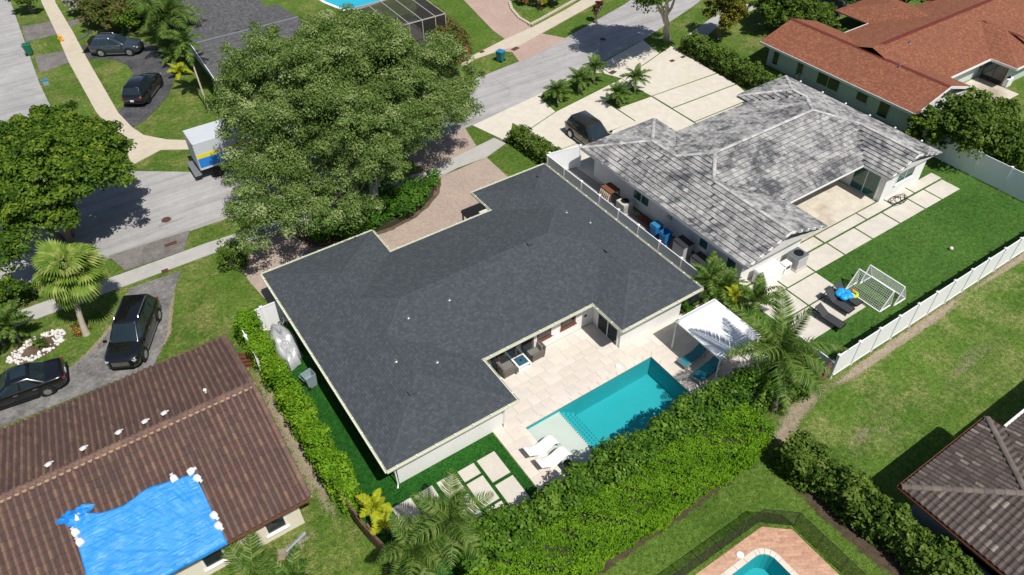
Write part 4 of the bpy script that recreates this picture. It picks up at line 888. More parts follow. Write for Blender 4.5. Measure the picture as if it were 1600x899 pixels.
# ------------------------------------------------------------------ grey shingle house behind the oak
QW = [dict(r=(10.7, 20.6, 61.0, 73.0), z=2.6, s=0.13, h=('y0', 'y1')), dict(r=(10.4, 19.6, 67.5, 86), z=2.6, s=0.17, h=('x0', 'x1', 'y1'))]
SLATE = shingle_mat('slate_grey_shingles', (0.066, 0.067, 0.070), (0.088, 0.089, 0.092), (0.110, 0.110, 0.114), (0.10, 0.10, 0.104), 0.35, 0.3, 0.15, 0.2, 0.7)
BRICKWALL = brick_mat('red_brick_wall', (0.34, 0.12, 0.08), (0.26, 0.09, 0.06), (0.30, 0.22, 0.18), 0.25, 0.08)
qh = thing('house', 'grey shingle house with red brick corner half hidden behind the oak', 'house', (0, 0, 0))
qroof, qp = roof_mesh('roof', QW, SLATE, qh)
m = MB(); m.bar((10.66, 61, 2.57), (10.66, 67, 3.35), 0.05, 0.2); m.bar((10.66, 73, 2.57), (10.66, 67, 3.35), 0.05, 0.2); m.build('fascia', WHITE, qh)
m = MB(); m.bar((10.7, 60.97, 2.55), (20.6, 60.97, 2.55), 0.05, 0.2); m.build('fascia', WHITE, qh)
m = MB(); m.bar((10.7, 67, 3.40), (20.6, 67, 3.40), 0.22, 0.05); m.build('ridge_cap', GREYMETAL, qroof)
walls(qh, [(11.5, 61.7), (20.0, 61.7), (20.0, 72.4), (11.5, 72.4)], -0.1, 2.55, PALEWALL)
m = MB(); m.box(11.3, 12.9, 61.45, 61.69, 0, 2.45); m.build('brick_pier', BRICKWALL, qh); m = MB(); m.box(11.25, 11.49, 61.45, 64.6, 0, 1.2); m.build('brick_planter', BRICKWALL, qh)
window(qh, (11.5, 66.5, 1.4), 1.6, 1.2, math.pi, GLASS, WHITE, 2)
# screened pool cage behind it
SCREEN = sheer_mat('screen_mesh', (0.03, 0.028, 0.028), 0.72); BRONZE = plain('bronze_frame', (0.40, 0.37, 0.34), 0.5, 0.1)
sc = thing('screen_enclosure', 'dark mesh pool screen with pale frame ribs above the oak crown', 'screen enclosure', (0, 0, 0))
xs = [26.3, 27.7, 29.1, 30.5, 31.9, 33.0]
m = MB(); m.add([(26.3, 61.3, 2.6), (33.0, 61.3, 2.6), (33.0, 67.3, 2.75), (26.3, 67.3, 2.75)], [(0, 1, 2, 3)]); m.build('screen_roof', SCREEN, sc)
m = MB(); m.add([(26.3, 61.3, 0), (33.0, 61.3, 0), (33.0, 61.3, 2.6), (26.3, 61.3, 2.6), (33.0, 67.3, 0), (33.0, 67.3, 2.75)], [(0, 1, 2, 3), (1, 4, 5, 2)]); m.build('screen_wall', SCREEN, sc)
for x in xs:
    m = MB(); m.bar((x, 61.3, 2.62), (x, 67.3, 2.77), 0.07); m.build('rib', BRONZE, sc); m = MB(); m.bar((x, 61.3, 0), (x, 61.3, 2.6), 0.07); m.build('post', BRONZE, sc)
m = MB(); m.bar((26.3, 61.3, 2.62), (33, 61.3, 2.62), 0.08); m.build('rail', BRONZE, sc); m = MB(); m.bar((26.3, 67.3, 2.77), (33, 67.3, 2.77), 0.08); m.build('rail', BRONZE, sc)
sheet('patio', [rect(26.3, 33, 61.3, 67.3)], 0.02, SLABMAT)
# ================================================================== PLANTS
def leaf_object(name, P, N, size, mat, parent, tint=None, aspect=0.5, tilt=0.6, kind=None, fold=0.0):
    """one mesh of pointed leaves at points P facing roughly along N"""
    n = len(P); N = N+RNG.normal(size=(n, 3))*tilt; N /= np.linalg.norm(N, axis=1)[:, None]+1e-9
    r = RNG.normal(size=(n, 3)); T = r-(r*N).sum(1)[:, None]*N; T /= np.linalg.norm(T, axis=1)[:, None]+1e-9
    B = np.cross(N, T); s = (np.asarray(size)*(0.7+0.6*RNG.random(n)))[:, None]
    v = np.empty((n, 4, 3)); v[:, 0] = P-T*s*0.5; v[:, 1] = P+B*s*aspect*0.5+N*s*fold; v[:, 2] = P+T*s*0.5; v[:, 3] = P-B*s*aspect*0.5+N*s*fold
    me = bpy.data.meshes.new(name); me.vertices.add(4*n); me.vertices.foreach_set('co', v.reshape(-1).astype(np.float32))
    me.loops.add(4*n); me.loops.foreach_set('vertex_index', np.arange(4*n, dtype=np.int32))
    me.polygons.add(n); me.polygons.foreach_set('loop_start', np.arange(0, 4*n, 4, dtype=np.int32))
    try: me.polygons.foreach_set('loop_total', np.full(n, 4, dtype=np.int32))
    except Exception: pass
    me.materials.append(mat)
    t = RNG.random(n) if tint is None else np.clip(tint, 0, 1)
    a = me.attributes.new('tint', 'FLOAT', 'FACE'); a.data.foreach_set('value', t.astype(np.float32))
    me.update(calc_edges=True); me.validate()
    o = bpy.data.objects.new(name, me); COL.objects.link(o)
    if parent is not None: o.parent = parent
    if kind: o['kind'] = kind
    return o
def blob_leaves(blobs, per, shell=(0.55, 1.05), up=0.35, flat=0.8):
    """leaf points spread through ellipsoidal clumps (c, radius), normals outward and up; also a tone for each clump"""
    Ps, Ns, Ts = [], [], []
    for c, rad in blobs:
        k = max(6, int(per*rad*rad)); d = RNG.normal(size=(k, 3)); d /= np.linalg.norm(d, axis=1)[:, None]
        d[:, 2] = np.where(d[:, 2] < -0.35, -d[:, 2], d[:, 2])
        rr = rad*(shell[0]+(shell[1]-shell[0])*RNG.random(k)**0.6)
        Ps.append(np.array(c)+d*rr[:, None]*np.array([1, 1, flat])); nn = d.copy(); nn[:, 2] += up; Ns.append(nn)
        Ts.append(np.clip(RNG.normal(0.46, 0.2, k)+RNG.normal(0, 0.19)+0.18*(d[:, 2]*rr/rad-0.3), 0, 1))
    return np.concatenate(Ps), np.concatenate(Ns), np.concatenate(Ts)
def dome_blobs(c, rx, ry, rz, n, r0, r1, seed, low=-0.25, rough=0.12, inner=0.25):
    r = np.random.default_rng(seed); out = []
    while len(out) < n:
        d = r.normal(size=3); d /= np.linalg.norm(d)
        if d[2] < low: continue
        k = (1-inner*r.random()) if r.random() < 0.8 else 0.5+0.4*r.random()
        k *= 1+r.normal()*rough*0.6
        rad = r.uniform(r0, r1)
        out.append(((c[0]+d[0]*(rx-rad*0.6)*k, c[1]+d[1]*(ry-rad*0.6)*k, c[2]+d[2]*(rz-rad*0.5)*k), rad))
    return out
def branch_path(a, b, r0, r1, seed, wob_=0.25, n=5):
    r = random.Random(seed); a = Vector(a); b = Vector(b); pts = []; rad = []
    for i in range(n+1):
        t = i/n; p = a.lerp(b, t); k = math.sin(math.pi*t)*wob_
        pts.append(p+Vector((r.uniform(-k, k), r.uniform(-k, k), r.uniform(-k, k)*0.4+math.sin(math.pi*t)*wob_*0.5))); rad.append(r0+(r1-r0)*t)
    return pts, rad
def tree(name, label, base, crown_c, rx, ry, rz, nblob, r0, r1, per, lsize, lmat, bark, seed, trunk_r=0.3, limbs=9, aspect=0.5, low=-0.25, group=None, trunks=1, fork=0.45, extra=None, cat='tree', rough=0.12, inner=0.25, sub_n=8):
    t = thing(name, label, cat, (base[0], base[1], 0), 0, group)
    b = Vector((base[0], base[1], 0)); loc = Vector(crown_c)-b
    blobs = dome_blobs(loc, rx, ry, rz, nblob, r0, r1, seed, low, rough, inner)+[((p[0]-b.x, p[1]-b.y, p[2]), q) for p, q in (extra or [])]
    r = random.Random(seed); m = MB(); fz = max(0.8, loc.z*fork)
    for k in range(trunks):
        a = 2*math.pi*k/trunks+0.6; off = Vector((math.cos(a), math.sin(a), 0))*(0.0 if trunks == 1 else trunk_r*1.3)
        top = Vector((loc.x*fork, loc.y*fork, fz))+off*(1 if trunks == 1 else 2.2)
        p, rad = branch_path(off-Vector((0, 0, 0.15)), top, trunk_r*(1.0 if trunks == 1 else 0.75), trunk_r*0.6, seed+k, 0.12)
        rad[0] *= 1.35; m.tube(p, rad, 9)
    tr = m.build('trunk', bark, t, smooth=True)
    big = sorted(blobs, key=lambda q: -q[1])
    picks = [blobs[i] for i in r.sample(range(len(blobs)), min(limbs, len(blobs)))]
    for i, (c, q) in enumerate(picks):
        m = MB(); s = Vector((loc.x*fork, loc.y*fork, fz*r.uniform(0.75, 1.0)))
        e = Vector(c); p, rad = branch_path(s, s.lerp(e, 0.97), trunk_r*0.42, trunk_r*0.10, seed+20+i, 0.5); m.tube(p, rad, 6)
        for j in range(2):
            k = 2+j; q2 = p[k]+Vector((r.uniform(-1, 1), r.uniform(-1, 1), r.uniform(0.1, 0.8)))*min(rx, ry)*0.3
            pp, rr = branch_path(p[k], q2, rad[k]*0.7, trunk_r*0.05, seed+60+i*3+j, 0.2, 3); m.tube(pp, rr, 5)
        m.build('limb', bark, t, smooth=True)
    subs = []; rg = np.random.default_rng(seed+500)
    for c, q in blobs:
        for _ in range(sub_n):
            d = rg.normal(size=3); d /= np.linalg.norm(d)
            if d[2] < -0.25: d[2] = -d[2]
            subs.append((tuple(np.array(c)+d*q*rg.uniform(0.55, 1.0)*np.array([1, 1, 0.85])), q*rg.uniform(0.26, 0.46)))
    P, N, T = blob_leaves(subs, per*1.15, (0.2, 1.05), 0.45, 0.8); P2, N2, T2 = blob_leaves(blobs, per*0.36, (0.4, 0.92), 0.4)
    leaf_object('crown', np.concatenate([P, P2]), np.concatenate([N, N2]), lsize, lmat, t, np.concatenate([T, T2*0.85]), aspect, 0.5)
    return t
OAKLEAF = leaf_mat('oak_leaves', [(0.044, 0.084, 0.018), (0.084, 0.148, 0.029), (0.134, 0.208, 0.047), (0.200, 0.276, 0.084), (0.34, 0.39, 0.18)], 0.25, 0.5, 0.5)
DARKLEAF = leaf_mat('dark_glossy_leaves', [(0.026, 0.060, 0.008), (0.045, 0.100, 0.010), (0.075, 0.145, 0.014), (0.120, 0.195, 0.020), (0.21, 0.26, 0.03)], 0.3, 0.4, 0.5)
CLUSIA = leaf_mat('clusia_leaves', [(0.024, 0.066, 0.006), (0.044, 0.108, 0.010), (0.068, 0.152, 0.013), (0.100, 0.200, 0.018), (0.16, 0.26, 0.035)], 0.25, 0.35, 0.6)
FICUS = leaf_mat('ficus_leaves', [(0.060, 0.150, 0.006), (0.095, 0.215, 0.009), (0.130, 0.270, 0.012), (0.170, 0.320, 0.016), (0.24, 0.38, 0.03)], 0.35, 0.42, 0.5)
BEDLEAF = leaf_mat('bed_leaves', [(0.022, 0.065, 0.008), (0.038, 0.105, 0.010), (0.055, 0.15, 0.013), (0.075, 0.185, 0.018), (0.11, 0.21, 0.03)], 0.3, 0.4, 0.5)
GREENLEAF = leaf_mat('green_leaves', [(0.032, 0.070, 0.009), (0.055, 0.110, 0.013), (0.085, 0.15, 0.020), (0.12, 0.185, 0.028), (0.17, 0.22, 0.05)], 0.3, 0.42, 0.5)
YELLEAF = leaf_mat('golden_leaves', [(0.10, 0.13, 0.012), (0.18, 0.20, 0.018), (0.28, 0.27, 0.025), (0.38, 0.33, 0.04), (0.45, 0.30, 0.05)], 0.3, 0.45, 0.4)
CROTON = leaf_mat('croton_leaves', [(0.20, 0.045, 0.03), (0.30, 0.10, 0.04), (0.28, 0.20, 0.04), (0.09, 0.12, 0.02), (0.38, 0.26, 0.05)], 0.2, 0.45, 0.4)
HEDGERED = leaf_mat('bronze_hedge_leaves', [(0.045, 0.075, 0.015), (0.075, 0.105, 0.022), (0.11, 0.115, 0.03), (0.16, 0.12, 0.04), (0.12, 0.15, 0.035)], 0.25, 0.5, 0.4)
PALMLEAF = leaf_mat('palm_leaves', [(0.030, 0.075, 0.010), (0.052, 0.115, 0.015), (0.080, 0.155, 0.022), (0.12, 0.195, 0.035), (0.21, 0.25, 0.07)], 0.3, 0.38, 0.6)
FANLEAF = leaf_mat('fan_palm_leaves', [(0.085, 0.165, 0.022), (0.135, 0.225, 0.032), (0.19, 0.28, 0.046), (0.26, 0.33, 0.07), (0.36, 0.39, 0.12)], 0.35, 0.42, 0.5)
YPALM = leaf_mat('yellow_palm_leaves', [(0.26, 0.32, 0.018), (0.36, 0.40, 0.022), (0.46, 0.46, 0.026), (0.30, 0.38, 0.03)], 0.35, 0.42, 0.5)
AUTUMN = leaf_mat('autumn_mix_leaves', [(0.04, 0.05, 0.012), (0.10, 0.11, 0.015), (0.20, 0.17, 0.02), (0.13, 0.16, 0.02), (0.07, 0.10, 0.015)], 0.3, 0.45, 0.4)
# ------------------------------------------------------------------ the trees
OC = (15.9, 45.3, 5.4)
ox = [((x, y, z), q) for x, y, z, q in ((9.2, 36.6, 4.2, 1.7), (7.4, 38.0, 4.0, 1.6), (6.6, 39.6, 4.2, 1.5), (6.0, 37.6, 3.0, 1.1), (8.0, 41.5, 4.6, 1.8), (11.0, 35.6, 3.6, 1.3), (9.6, 37.5, 3.0, 1.3), (8.2, 39.8, 3.2, 1.3), (14.2, 39.4, 4.6, 1.6), (17.2, 39.8, 4.9, 1.6), (12.0, 38.6, 4.4, 1.5), (19.8, 40.8, 5.0, 1.5), (15.6, 38.2, 4.0, 1.3), (10.4, 39.6, 4.0, 1.6), (21.8, 42.0, 4.8, 1.5), (13.0, 41.0, 5.5, 1.6), (18.4, 42.0, 6.0, 1.6), (25.2, 45.6, 5.6, 1.5), (24.6, 47.6, 5.8, 1.4), (26.0, 44.4, 5.0, 1.0), (23.6, 44.0, 4.9, 1.5), (24.6, 43.6, 4.6, 1.1), (23.2, 42.0, 4.8, 1.2), (13.5, 53.6, 6.2, 1.8), (17.0, 53.6, 6.6, 1.6), (10.5, 52.4, 5.8, 1.7), (20.0, 51.8, 6.2, 1.5), (15.2, 55.0, 5.6, 1.5), (22.8, 47.5, 5.6, 1.4), (17.5, 50.5, 5.6, 1.8), (13.0, 50.8, 5.4, 1.8), (20.5, 48.2, 5.8, 1.7), (9.6, 49.0, 5.2, 1.7), (8.6, 46.2, 5.6, 1.7), (14.0, 36.8, 5.6, 1.5), (21.5, 46.5, 6.0, 1.6), (12.6, 36.2, 3.8, 1.4), (7.6, 44.2, 4.6, 1.5))]
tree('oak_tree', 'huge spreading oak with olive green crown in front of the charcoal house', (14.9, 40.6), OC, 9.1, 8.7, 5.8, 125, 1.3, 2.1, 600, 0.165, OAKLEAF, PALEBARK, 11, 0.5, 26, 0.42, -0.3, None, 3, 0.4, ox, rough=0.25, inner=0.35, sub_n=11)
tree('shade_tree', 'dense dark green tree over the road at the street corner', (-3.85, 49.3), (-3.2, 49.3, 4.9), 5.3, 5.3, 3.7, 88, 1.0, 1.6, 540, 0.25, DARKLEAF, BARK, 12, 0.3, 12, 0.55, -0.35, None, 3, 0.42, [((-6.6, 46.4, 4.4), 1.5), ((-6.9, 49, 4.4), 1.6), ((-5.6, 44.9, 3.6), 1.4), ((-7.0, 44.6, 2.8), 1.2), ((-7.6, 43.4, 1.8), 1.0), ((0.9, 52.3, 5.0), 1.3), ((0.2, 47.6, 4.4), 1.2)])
def far_tree(pxy, zc, rx, rz, label, mat, seed, name='tree', base=None, bark=None, per=300, ls=0.26, n=26, tr=0.2, **kw):
    c = G(*pxy, zc); base = base or (c[0], c[1])
    return tree(name, label, base, c, rx, rx, rz, n, rx*0.28, rx*0.48, per, ls, mat, bark or BARK, seed, tr, 6, 0.55, -0.45, **kw)
far_tree((1528, 205), 2.4, 3.2, 2.4, 'bushy green tree hiding the rear corner of the red roofed house', GREENLEAF, 31, n=46)
far_tree((1452, 205), 1.8, 1.7, 1.7, 'dark shrubby tree between the white fence and red roofed house', DARKLEAF, 32, n=26)
far_tree((1582, 232), 1.5, 2.2, 1.6, 'dark green tree behind the tall white fence corner', DARKLEAF, 33, n=36)
far_tree((1130, 20), 2.6, 2.3, 2.2, 'yellowing tree with bare branches beside the far sidewalk', AUTUMN, 34, n=20)
far_tree((1037, -30), 7.5, 4.6, 2.8, 'pale trunked street tree on the grass strip past the concrete apron', GREENLEAF, 35, base=G2(1042, 62), bark=PALEBARK, n=26, tr=0.34)
far_tree((1220, 12), 2.2, 3.0, 2.0, 'dense green tree in front of the red roofed house', GREENLEAF, 36, n=30)
far_tree((1270, 28), 1.5, 2.4, 1.4, 'low bushy green shrub tree at the red roof corner', GREENLEAF, 37, n=18)
far_tree((1572, 18), 1.6, 2.4, 1.5, 'golden orange croton tree beyond the red roof', YELLEAF, 38, n=18)
far_tree((173, 18), 1.6, 3.0, 1.6, 'broad shrubby tree above the parked grey SUV', HEDGERED, 39, n=26)
far_tree((128, 6), 1.2, 1.9, 1.2, 'pale blossoming bush beside the tan sidewalk', leaf_mat('pale_blossom', [(0.10, 0.11, 0.05), (0.22, 0.20, 0.17), (0.38, 0.36, 0.36), (0.55, 0.53, 0.55)], 0.2, 0.6, 0.2), 40, n=14)
far_tree((196, 32), 1.2, 2.0, 1.2, 'dark round shrub next to the parked grey SUV', DARKLEAF, 41, n=16)
far_tree((235, -5), 2.2, 3.2, 2.2, 'leafy green tree by the palms at the top of the lawn', GREENLEAF, 42, n=24)
far_tree((40, -4), 1.6, 1.8, 1.3, 'small dark tree at the far end of the side street verge', DARKLEAF, 43, n=12)
far_tree((1420, -14), 2.2, 3.0, 1.8, 'green tree behind the silver parked car', GREENLEAF, 44, n=20)
far_tree((1300, -28), 3.0, 4.0, 2.6, 'tall green tree beyond the dark parking bay', GREENLEAF, 45, n=26)
far_tree((860, -14), 1.4, 1.8, 1.1, 'red and yellow croton bush in the far paver bed', CROTON, 46, n=14)
far_tree((820, -4), 0.7, 1.1, 0.8, 'red leaved bush at the corner of the far paver bed', CROTON, 47, n=9, ls=0.2)
far_tree((842, 2), 0.8, 1.0, 0.8, 'yellow green bush in the middle of the far paver bed', YELLEAF, 48, n=8, ls=0.2)
far_tree((933, 18), 1.2, 0.7, 1.2, 'slim dark red tree on the far grass strip', leaf_mat('maroon_leaves', [(0.07, 0.012, 0.014), (0.13, 0.02, 0.022), (0.18, 0.03, 0.03)], 0.2), 49, n=8, ls=0.2)
# ------------------------------------------------------------------ hedges and shrubs
def hedge(name, label, path, w, h, lmat, lsize, dens, seed, lump=0.25, group=None, cat='hedge', top=None, core=0.72):
    """a clipped run of leaves along a ground path; w and h may vary along it"""
    r = np.random.default_rng(seed); t = thing(name, label, cat, (path[0][0], path[0][1], 0), 0, group)
    b = np.array([path[0][0], path[0][1], 0.0]); pts = [np.array(p, float) for p in path]
    seg = [np.linalg.norm(pts[i+1]-pts[i]) for i in range(len(pts)-1)]; L = sum(seg); cum = np.r_[0, np.cumsum(seg)]
    def at(s):
        i = min(len(seg)-1, max(0, int(np.searchsorted(cum, s, 'right')-1))); f = (s-cum[i])/seg[i]; d = (pts[i+1]-pts[i])/seg[i]
        return pts[i]+(pts[i+1]-pts[i])*f, d
    wf = w if callable(w) else (lambda s: w); hf = h if callable(h) else (lambda s: h)
    n_l = max(3, int(L/0.6)); lx = r.random((n_l*4, 3)); 
    blobs = []
    step = 0.34*max(0.5, min(1.4, (wf(0)+hf(0))/3))
    s = 0.0
    while s <= L:
        p, d = at(min(s, L*0.9999)); nrm = np.array([-d[1], d[0]]); ww, hh = wf(s/L), hf(s/L)
        for k in range(3 if ww < 1.3 else 5):
            rad = r.uniform(0.26, 0.48)*min(1.15, max(0.6, hh/1.8)); u = (r.random()-0.5)*(ww-rad*1.1); q = p+nrm*u
            blobs.append(((q[0]-b[0], q[1]-b[1], hh-rad*0.75+r.normal()*lump*0.5), rad))
        for sd in (-1, 1):
            for z in np.arange(0.25, hh-0.2, 0.55):
                rad = r.uniform(0.24, 0.42); q = p+nrm*sd*(ww/2-rad*0.6)+d*r.normal()*0.1
                blobs.append(((q[0]-b[0], q[1]-b[1], z+r.normal()*0.1), rad))
        s += step
    for e, dd in ((0, -1), (L*0.9999, 1)):
        p, d = at(e); nrm = np.array([-d[1], d[0]]); ww, hh = wf(e/L), hf(e/L)
        for z in np.arange(0.25, hh-0.2, 0.5):
            for u in np.arange(-ww/2+0.2, ww/2, 0.5): q = p+nrm*u; blobs.append(((q[0]-b[0], q[1]-b[1], z), 0.36))
    P, N, T = blob_leaves(blobs, dens, (0.5, 1.08), 0.5, 0.9); leaf_object('foliage', P, N, lsize, lmat, t, T, 0.55, 0.55)
    m = MB(); k = max(2, int(L/0.8))
    for i in range(k):
        p, d = at(L*(i+0.5)/k); ww, hh = wf((i+0.5)/k)*core, hf((i+0.5)/k)*core; m.obox((p[0]-b[0], p[1]-b[1], hh/2), (L/k*0.995, ww, hh+0.001*i), math.atan2(d[1], d[0]))
    m.build('branches', TWIG, t)
    return t
hedge('hedge', 'long dark glossy hedge along the pool patio, behind the bright one', [(6.4, 13.6), (10.5, 13.5), (16, 13.55), (21, 13.55), (24.2, 13.3), (26.6, 12.9)], lambda s: 1.7+0.3*math.sin(s*21), lambda s: 2.75+0.22*math.sin(s*33)+0.15*math.sin(s*71), CLUSIA, 0.20, 430, 51, 0.34)
def clipped_hedge(name, label, x0, x1, yc, w, h, lmat, ls, dens, seed):
    """box clipped hedge along X: leaves lie close to flat, slightly uneven faces"""
    r = np.random.default_rng(seed); t = thing(name, label, 'hedge', (x0, yc, 0)); L = x1-x0; Ps = []; Ns = []; Ts = []
    def wave(a, b, k): return 0.09*np.sin(a*1.3+k)+0.06*np.sin(a*3.1+b*2.2+2*k)+0.05*np.sin(a*6.7-b*4.0+k)+0.035*np.sin(b*9+a*11)
    for face, ar in (('top', L*w), ('s', L*h), ('n', L*h*0.5), ('e', w*h), ('w', w*h)):
        n = int(ar*dens); a, b, dep = r.random(n), r.random(n), np.abs(r.normal(0, 0.07, n)); nn = np.zeros((n, 3)); p = np.zeros((n, 3)); k = {'top': 0, 's': 2, 'n': 4, 'e': 1, 'w': 3}[face]
        if face == 'top': p[:, 0] = a*L; p[:, 1] = (b-0.5)*w; p[:, 2] = h-dep+wave(p[:, 0], p[:, 1], k)-0.25*np.maximum(0, np.abs(b-0.5)*2-0.8); nn[:, 2] = 1
        elif face in 'sn': sg = -1 if face == 's' else 1; p[:, 0] = a*L; p[:, 2] = b*h; p[:, 1] = sg*(w/2-dep+wave(p[:, 0], p[:, 2], k)-0.35*np.maximum(0, b-0.85)); nn[:, 1] = sg; nn[:, 2] = 0.35
        else: sg = 1 if face == 'e' else -1; p[:, 1] = (a-0.5)*w; p[:, 2] = b*h; p[:, 0] = (L if sg > 0 else 0)+sg*(-dep+wave(p[:, 1]*3, p[:, 2], k)); nn[:, 0] = sg; nn[:, 2] = 0.35
        thin = np.sin(p[:, 0]*2.3+5*np.sin(p[:, 0]*0.7)+p[:, 2]*3+p[:, 1]*2)+np.sin(p[:, 0]*5.1+p[:, 2]*4.7+p[:, 1]*5); keep = (r.random(n) < np.where(thin < -1.35, 0.35, 1.0)); 
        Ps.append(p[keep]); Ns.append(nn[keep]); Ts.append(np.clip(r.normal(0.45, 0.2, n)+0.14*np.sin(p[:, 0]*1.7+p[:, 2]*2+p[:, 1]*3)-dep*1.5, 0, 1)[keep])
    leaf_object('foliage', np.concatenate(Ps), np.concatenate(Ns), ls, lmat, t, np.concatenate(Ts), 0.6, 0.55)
    m = MB(); m.box(0.25, L-0.25, -w/2+0.2, w/2-0.2, 0, h-0.22); m.build('branches', TWIG, t)
    m = MB(); rr = random.Random(seed)
    for _ in range(int(L*3)): x = rr.uniform(0.2, L-0.2); z = rr.uniform(0.4, h); y = -w/2+rr.uniform(-0.02, 0.1); m.tube([(x, y+0.15, z-0.2), (x+rr.uniform(-.1, .1), y-0.03, z+0.1)], 0.008, 4)
    m.build('twigs', PALEBARK, t)['kind'] = 'stuff'
    return t
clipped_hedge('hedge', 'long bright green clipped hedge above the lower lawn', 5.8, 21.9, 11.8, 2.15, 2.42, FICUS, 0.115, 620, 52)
hedge('hedge', 'narrow clumpy hedge between brown roof house and charcoal house', [(3.45, 33.3), (3.5, 30), (3.55, 26), (3.6, 22), (3.75, 19.6)], lambda s: 1.0+0.35*math.sin(s*44), lambda s: 1.9+0.32*math.sin(s*37), FICUS, 0.15, 520, 53, 0.4)
hedge('hedge', 'dark leafy hedge beside the pale blue house at lower right', [(22.55, 9.9), (22.9, 7), (23.15, 4), (23.3, 0.5), (23.3, -2)], lambda s: 1.5+0.3*math.sin(s*23), lambda s: 1.8+0.25*math.sin(s*31), GREENLEAF, 0.22, 400, 54, 0.35)
hedge('hedge', 'thick dark hedge along the pale concrete drive', [(50.6, 46.0), (50.5, 42), (50.3, 38.2), (50.3, 35.2)], 1.9, lambda s: 1.5+0.12*math.sin(s*20), GREENLEAF, 0.22, 330, 55, 0.25)
hedge('hedge', 'low rounded hedge between brick drive and pale concrete drive', [(28.3, 42.2), (28.45, 40), (28.6, 37.2)], 1.55, lambda s: 1.15+0.1*math.sin(s*15), GREENLEAF, 0.2, 380, 56, 0.25)
hedge('hedge', 'bronze green hedge beside the rose paver drive across the street', [(33.4, 66), (32.8, 60), (32.2, 57.3)], 2.2, 1.7, HEDGERED, 0.24, 260, 57, 0.2)
hedge('hedge', 'low green hedge at the front of the red roofed house', [(60.5, 41.6), (64.5, 38.8)], 1.2, 1.0, GREENLEAF, 0.24, 240, 58, 0.2)
hedge('hedge', 'dark hedge in the verge corner below the street tree', [(-16, 44.9), (-9.0, 44.7), (-6.0, 44.6)], 0.9, 0.8, DARKLEAF, 0.2, 300, 59, 0.2)
hedge('hedge', 'round dark bush under the oak edge by the grey sidewalk', [(4.3, 40.6), (5.4, 40.2)], 1.6, 1.3, GREENLEAF, 0.18, 420, 60, 0.3)
# ground cover round the oak
def shrub_bed(name, label, poly, h, lmat, ls, dens, seed, nb):
    r = random.Random(seed); xs = [p[0] for p in poly]; ys = [p[1] for p in poly]; c = (sum(xs)/len(xs), sum(ys)/len(ys)); bl = []
    while len(bl) < nb:
        p = (r.uniform(min(xs), max(xs)), r.uniform(min(ys), max(ys)))
        if in_poly(p, poly): bl.append(((p[0]-c[0], p[1]-c[1], h*r.uniform(0.35, 0.85)), r.uniform(0.35, 0.6)))
    t = thing(name, label, 'shrubs', (c[0], c[1], 0)); P, N, T = blob_leaves(bl, dens, (0.5, 1.05), 0.6); leaf_object('foliage', P, N, ls, lmat, t, T, 0.55)
    m = MB(); cc = [(c[0]+(p[0]-c[0])*0.93-c[0], c[1]+(p[1]-c[1])*0.93-c[1]) for p in poly]; m.prism(cc, 0.0, h*0.35); m.build('stems', TWIG, t)
    return t
shrub_bed('shrub_bed', 'rounded bed of bright green shrubs under the big oak', [(9.6, 41.0), (19.8, 40.9), (20.3, 40.7), (19.4, 39.5), (18.2, 38.75), (16.8, 38.1), (15, 37.8), (12, 38.0), (9.8, 39.2)], 1.25, BEDLEAF, 0.2, 420, 61, 190)
# ------------------------------------------------------------------ palms
def frond_mesh(L, droop, nl, leaflen, mat, width=0.05, vee=0.35, upturn=0.5, curl=0.0):
    """pinnate frond along +x rising then arching down"""
    v = []; f = []; tints = []; pts = []
    for i in range(nl+1):
        t = i/nl; x = L*t*(1-0.12*droop*t); z = upturn*L*t*0.6-droop*L*t*t*0.75; pts.append(Vector((x, curl*L*t*t, z)))
    for i in range(nl):
        a, b = pts[i], pts[i+1]; w = 0.035*(1-i/nl)+0.008; k = len(v)
        v += [a+Vector((0, w, 0)), a-Vector((0, w, 0)), b-Vector((0, w*0.9, 0)), b+Vector((0, w*0.9, 0)), a+Vector((0, 0, -w)), b+Vector((0, 0, -w))]; f += [(k, k+1, k+2, k+3), (k, k+3, k+5, k+4), (k+1, k+4, k+5, k+2)]; tints += [0.9]*3
    for i in range(2, nl+1):
        t = i/nl; p = pts[i]; d = (pts[i]-pts[i-1]).normalized(); ll = leaflen*math.sin(math.pi*min(1, 0.18+0.80*t))**0.7
        for s in (-1, 1):
            out = (Vector((0, s, 0))*0.86+d*0.5+Vector((0, 0, vee-0.55*random.random()))).normalized(); e = p+out*ll+Vector((0, 0, -ll*0.28*droop)); mid = p+out*ll*0.5+Vector((0, 0, 0.04*ll)); w = d*width*0.5
            k = len(v); v += [p-w*0.6, p+w*0.6, mid+w, e, mid-w]; f += [(k, k+1, k+2, k+4), (k+4, k+2, k+3)]; tt = random.random(); tints += [tt, tt]
    me = bpy.data.meshes.new('frond'); me.from_pydata([tuple(q) for q in v], [], f); me.materials.append(mat)
    a = me.attributes.new('tint', 'FLOAT', 'FACE'); a.data.foreach_set('value', np.array(tints, np.float32)); me.update(); return me
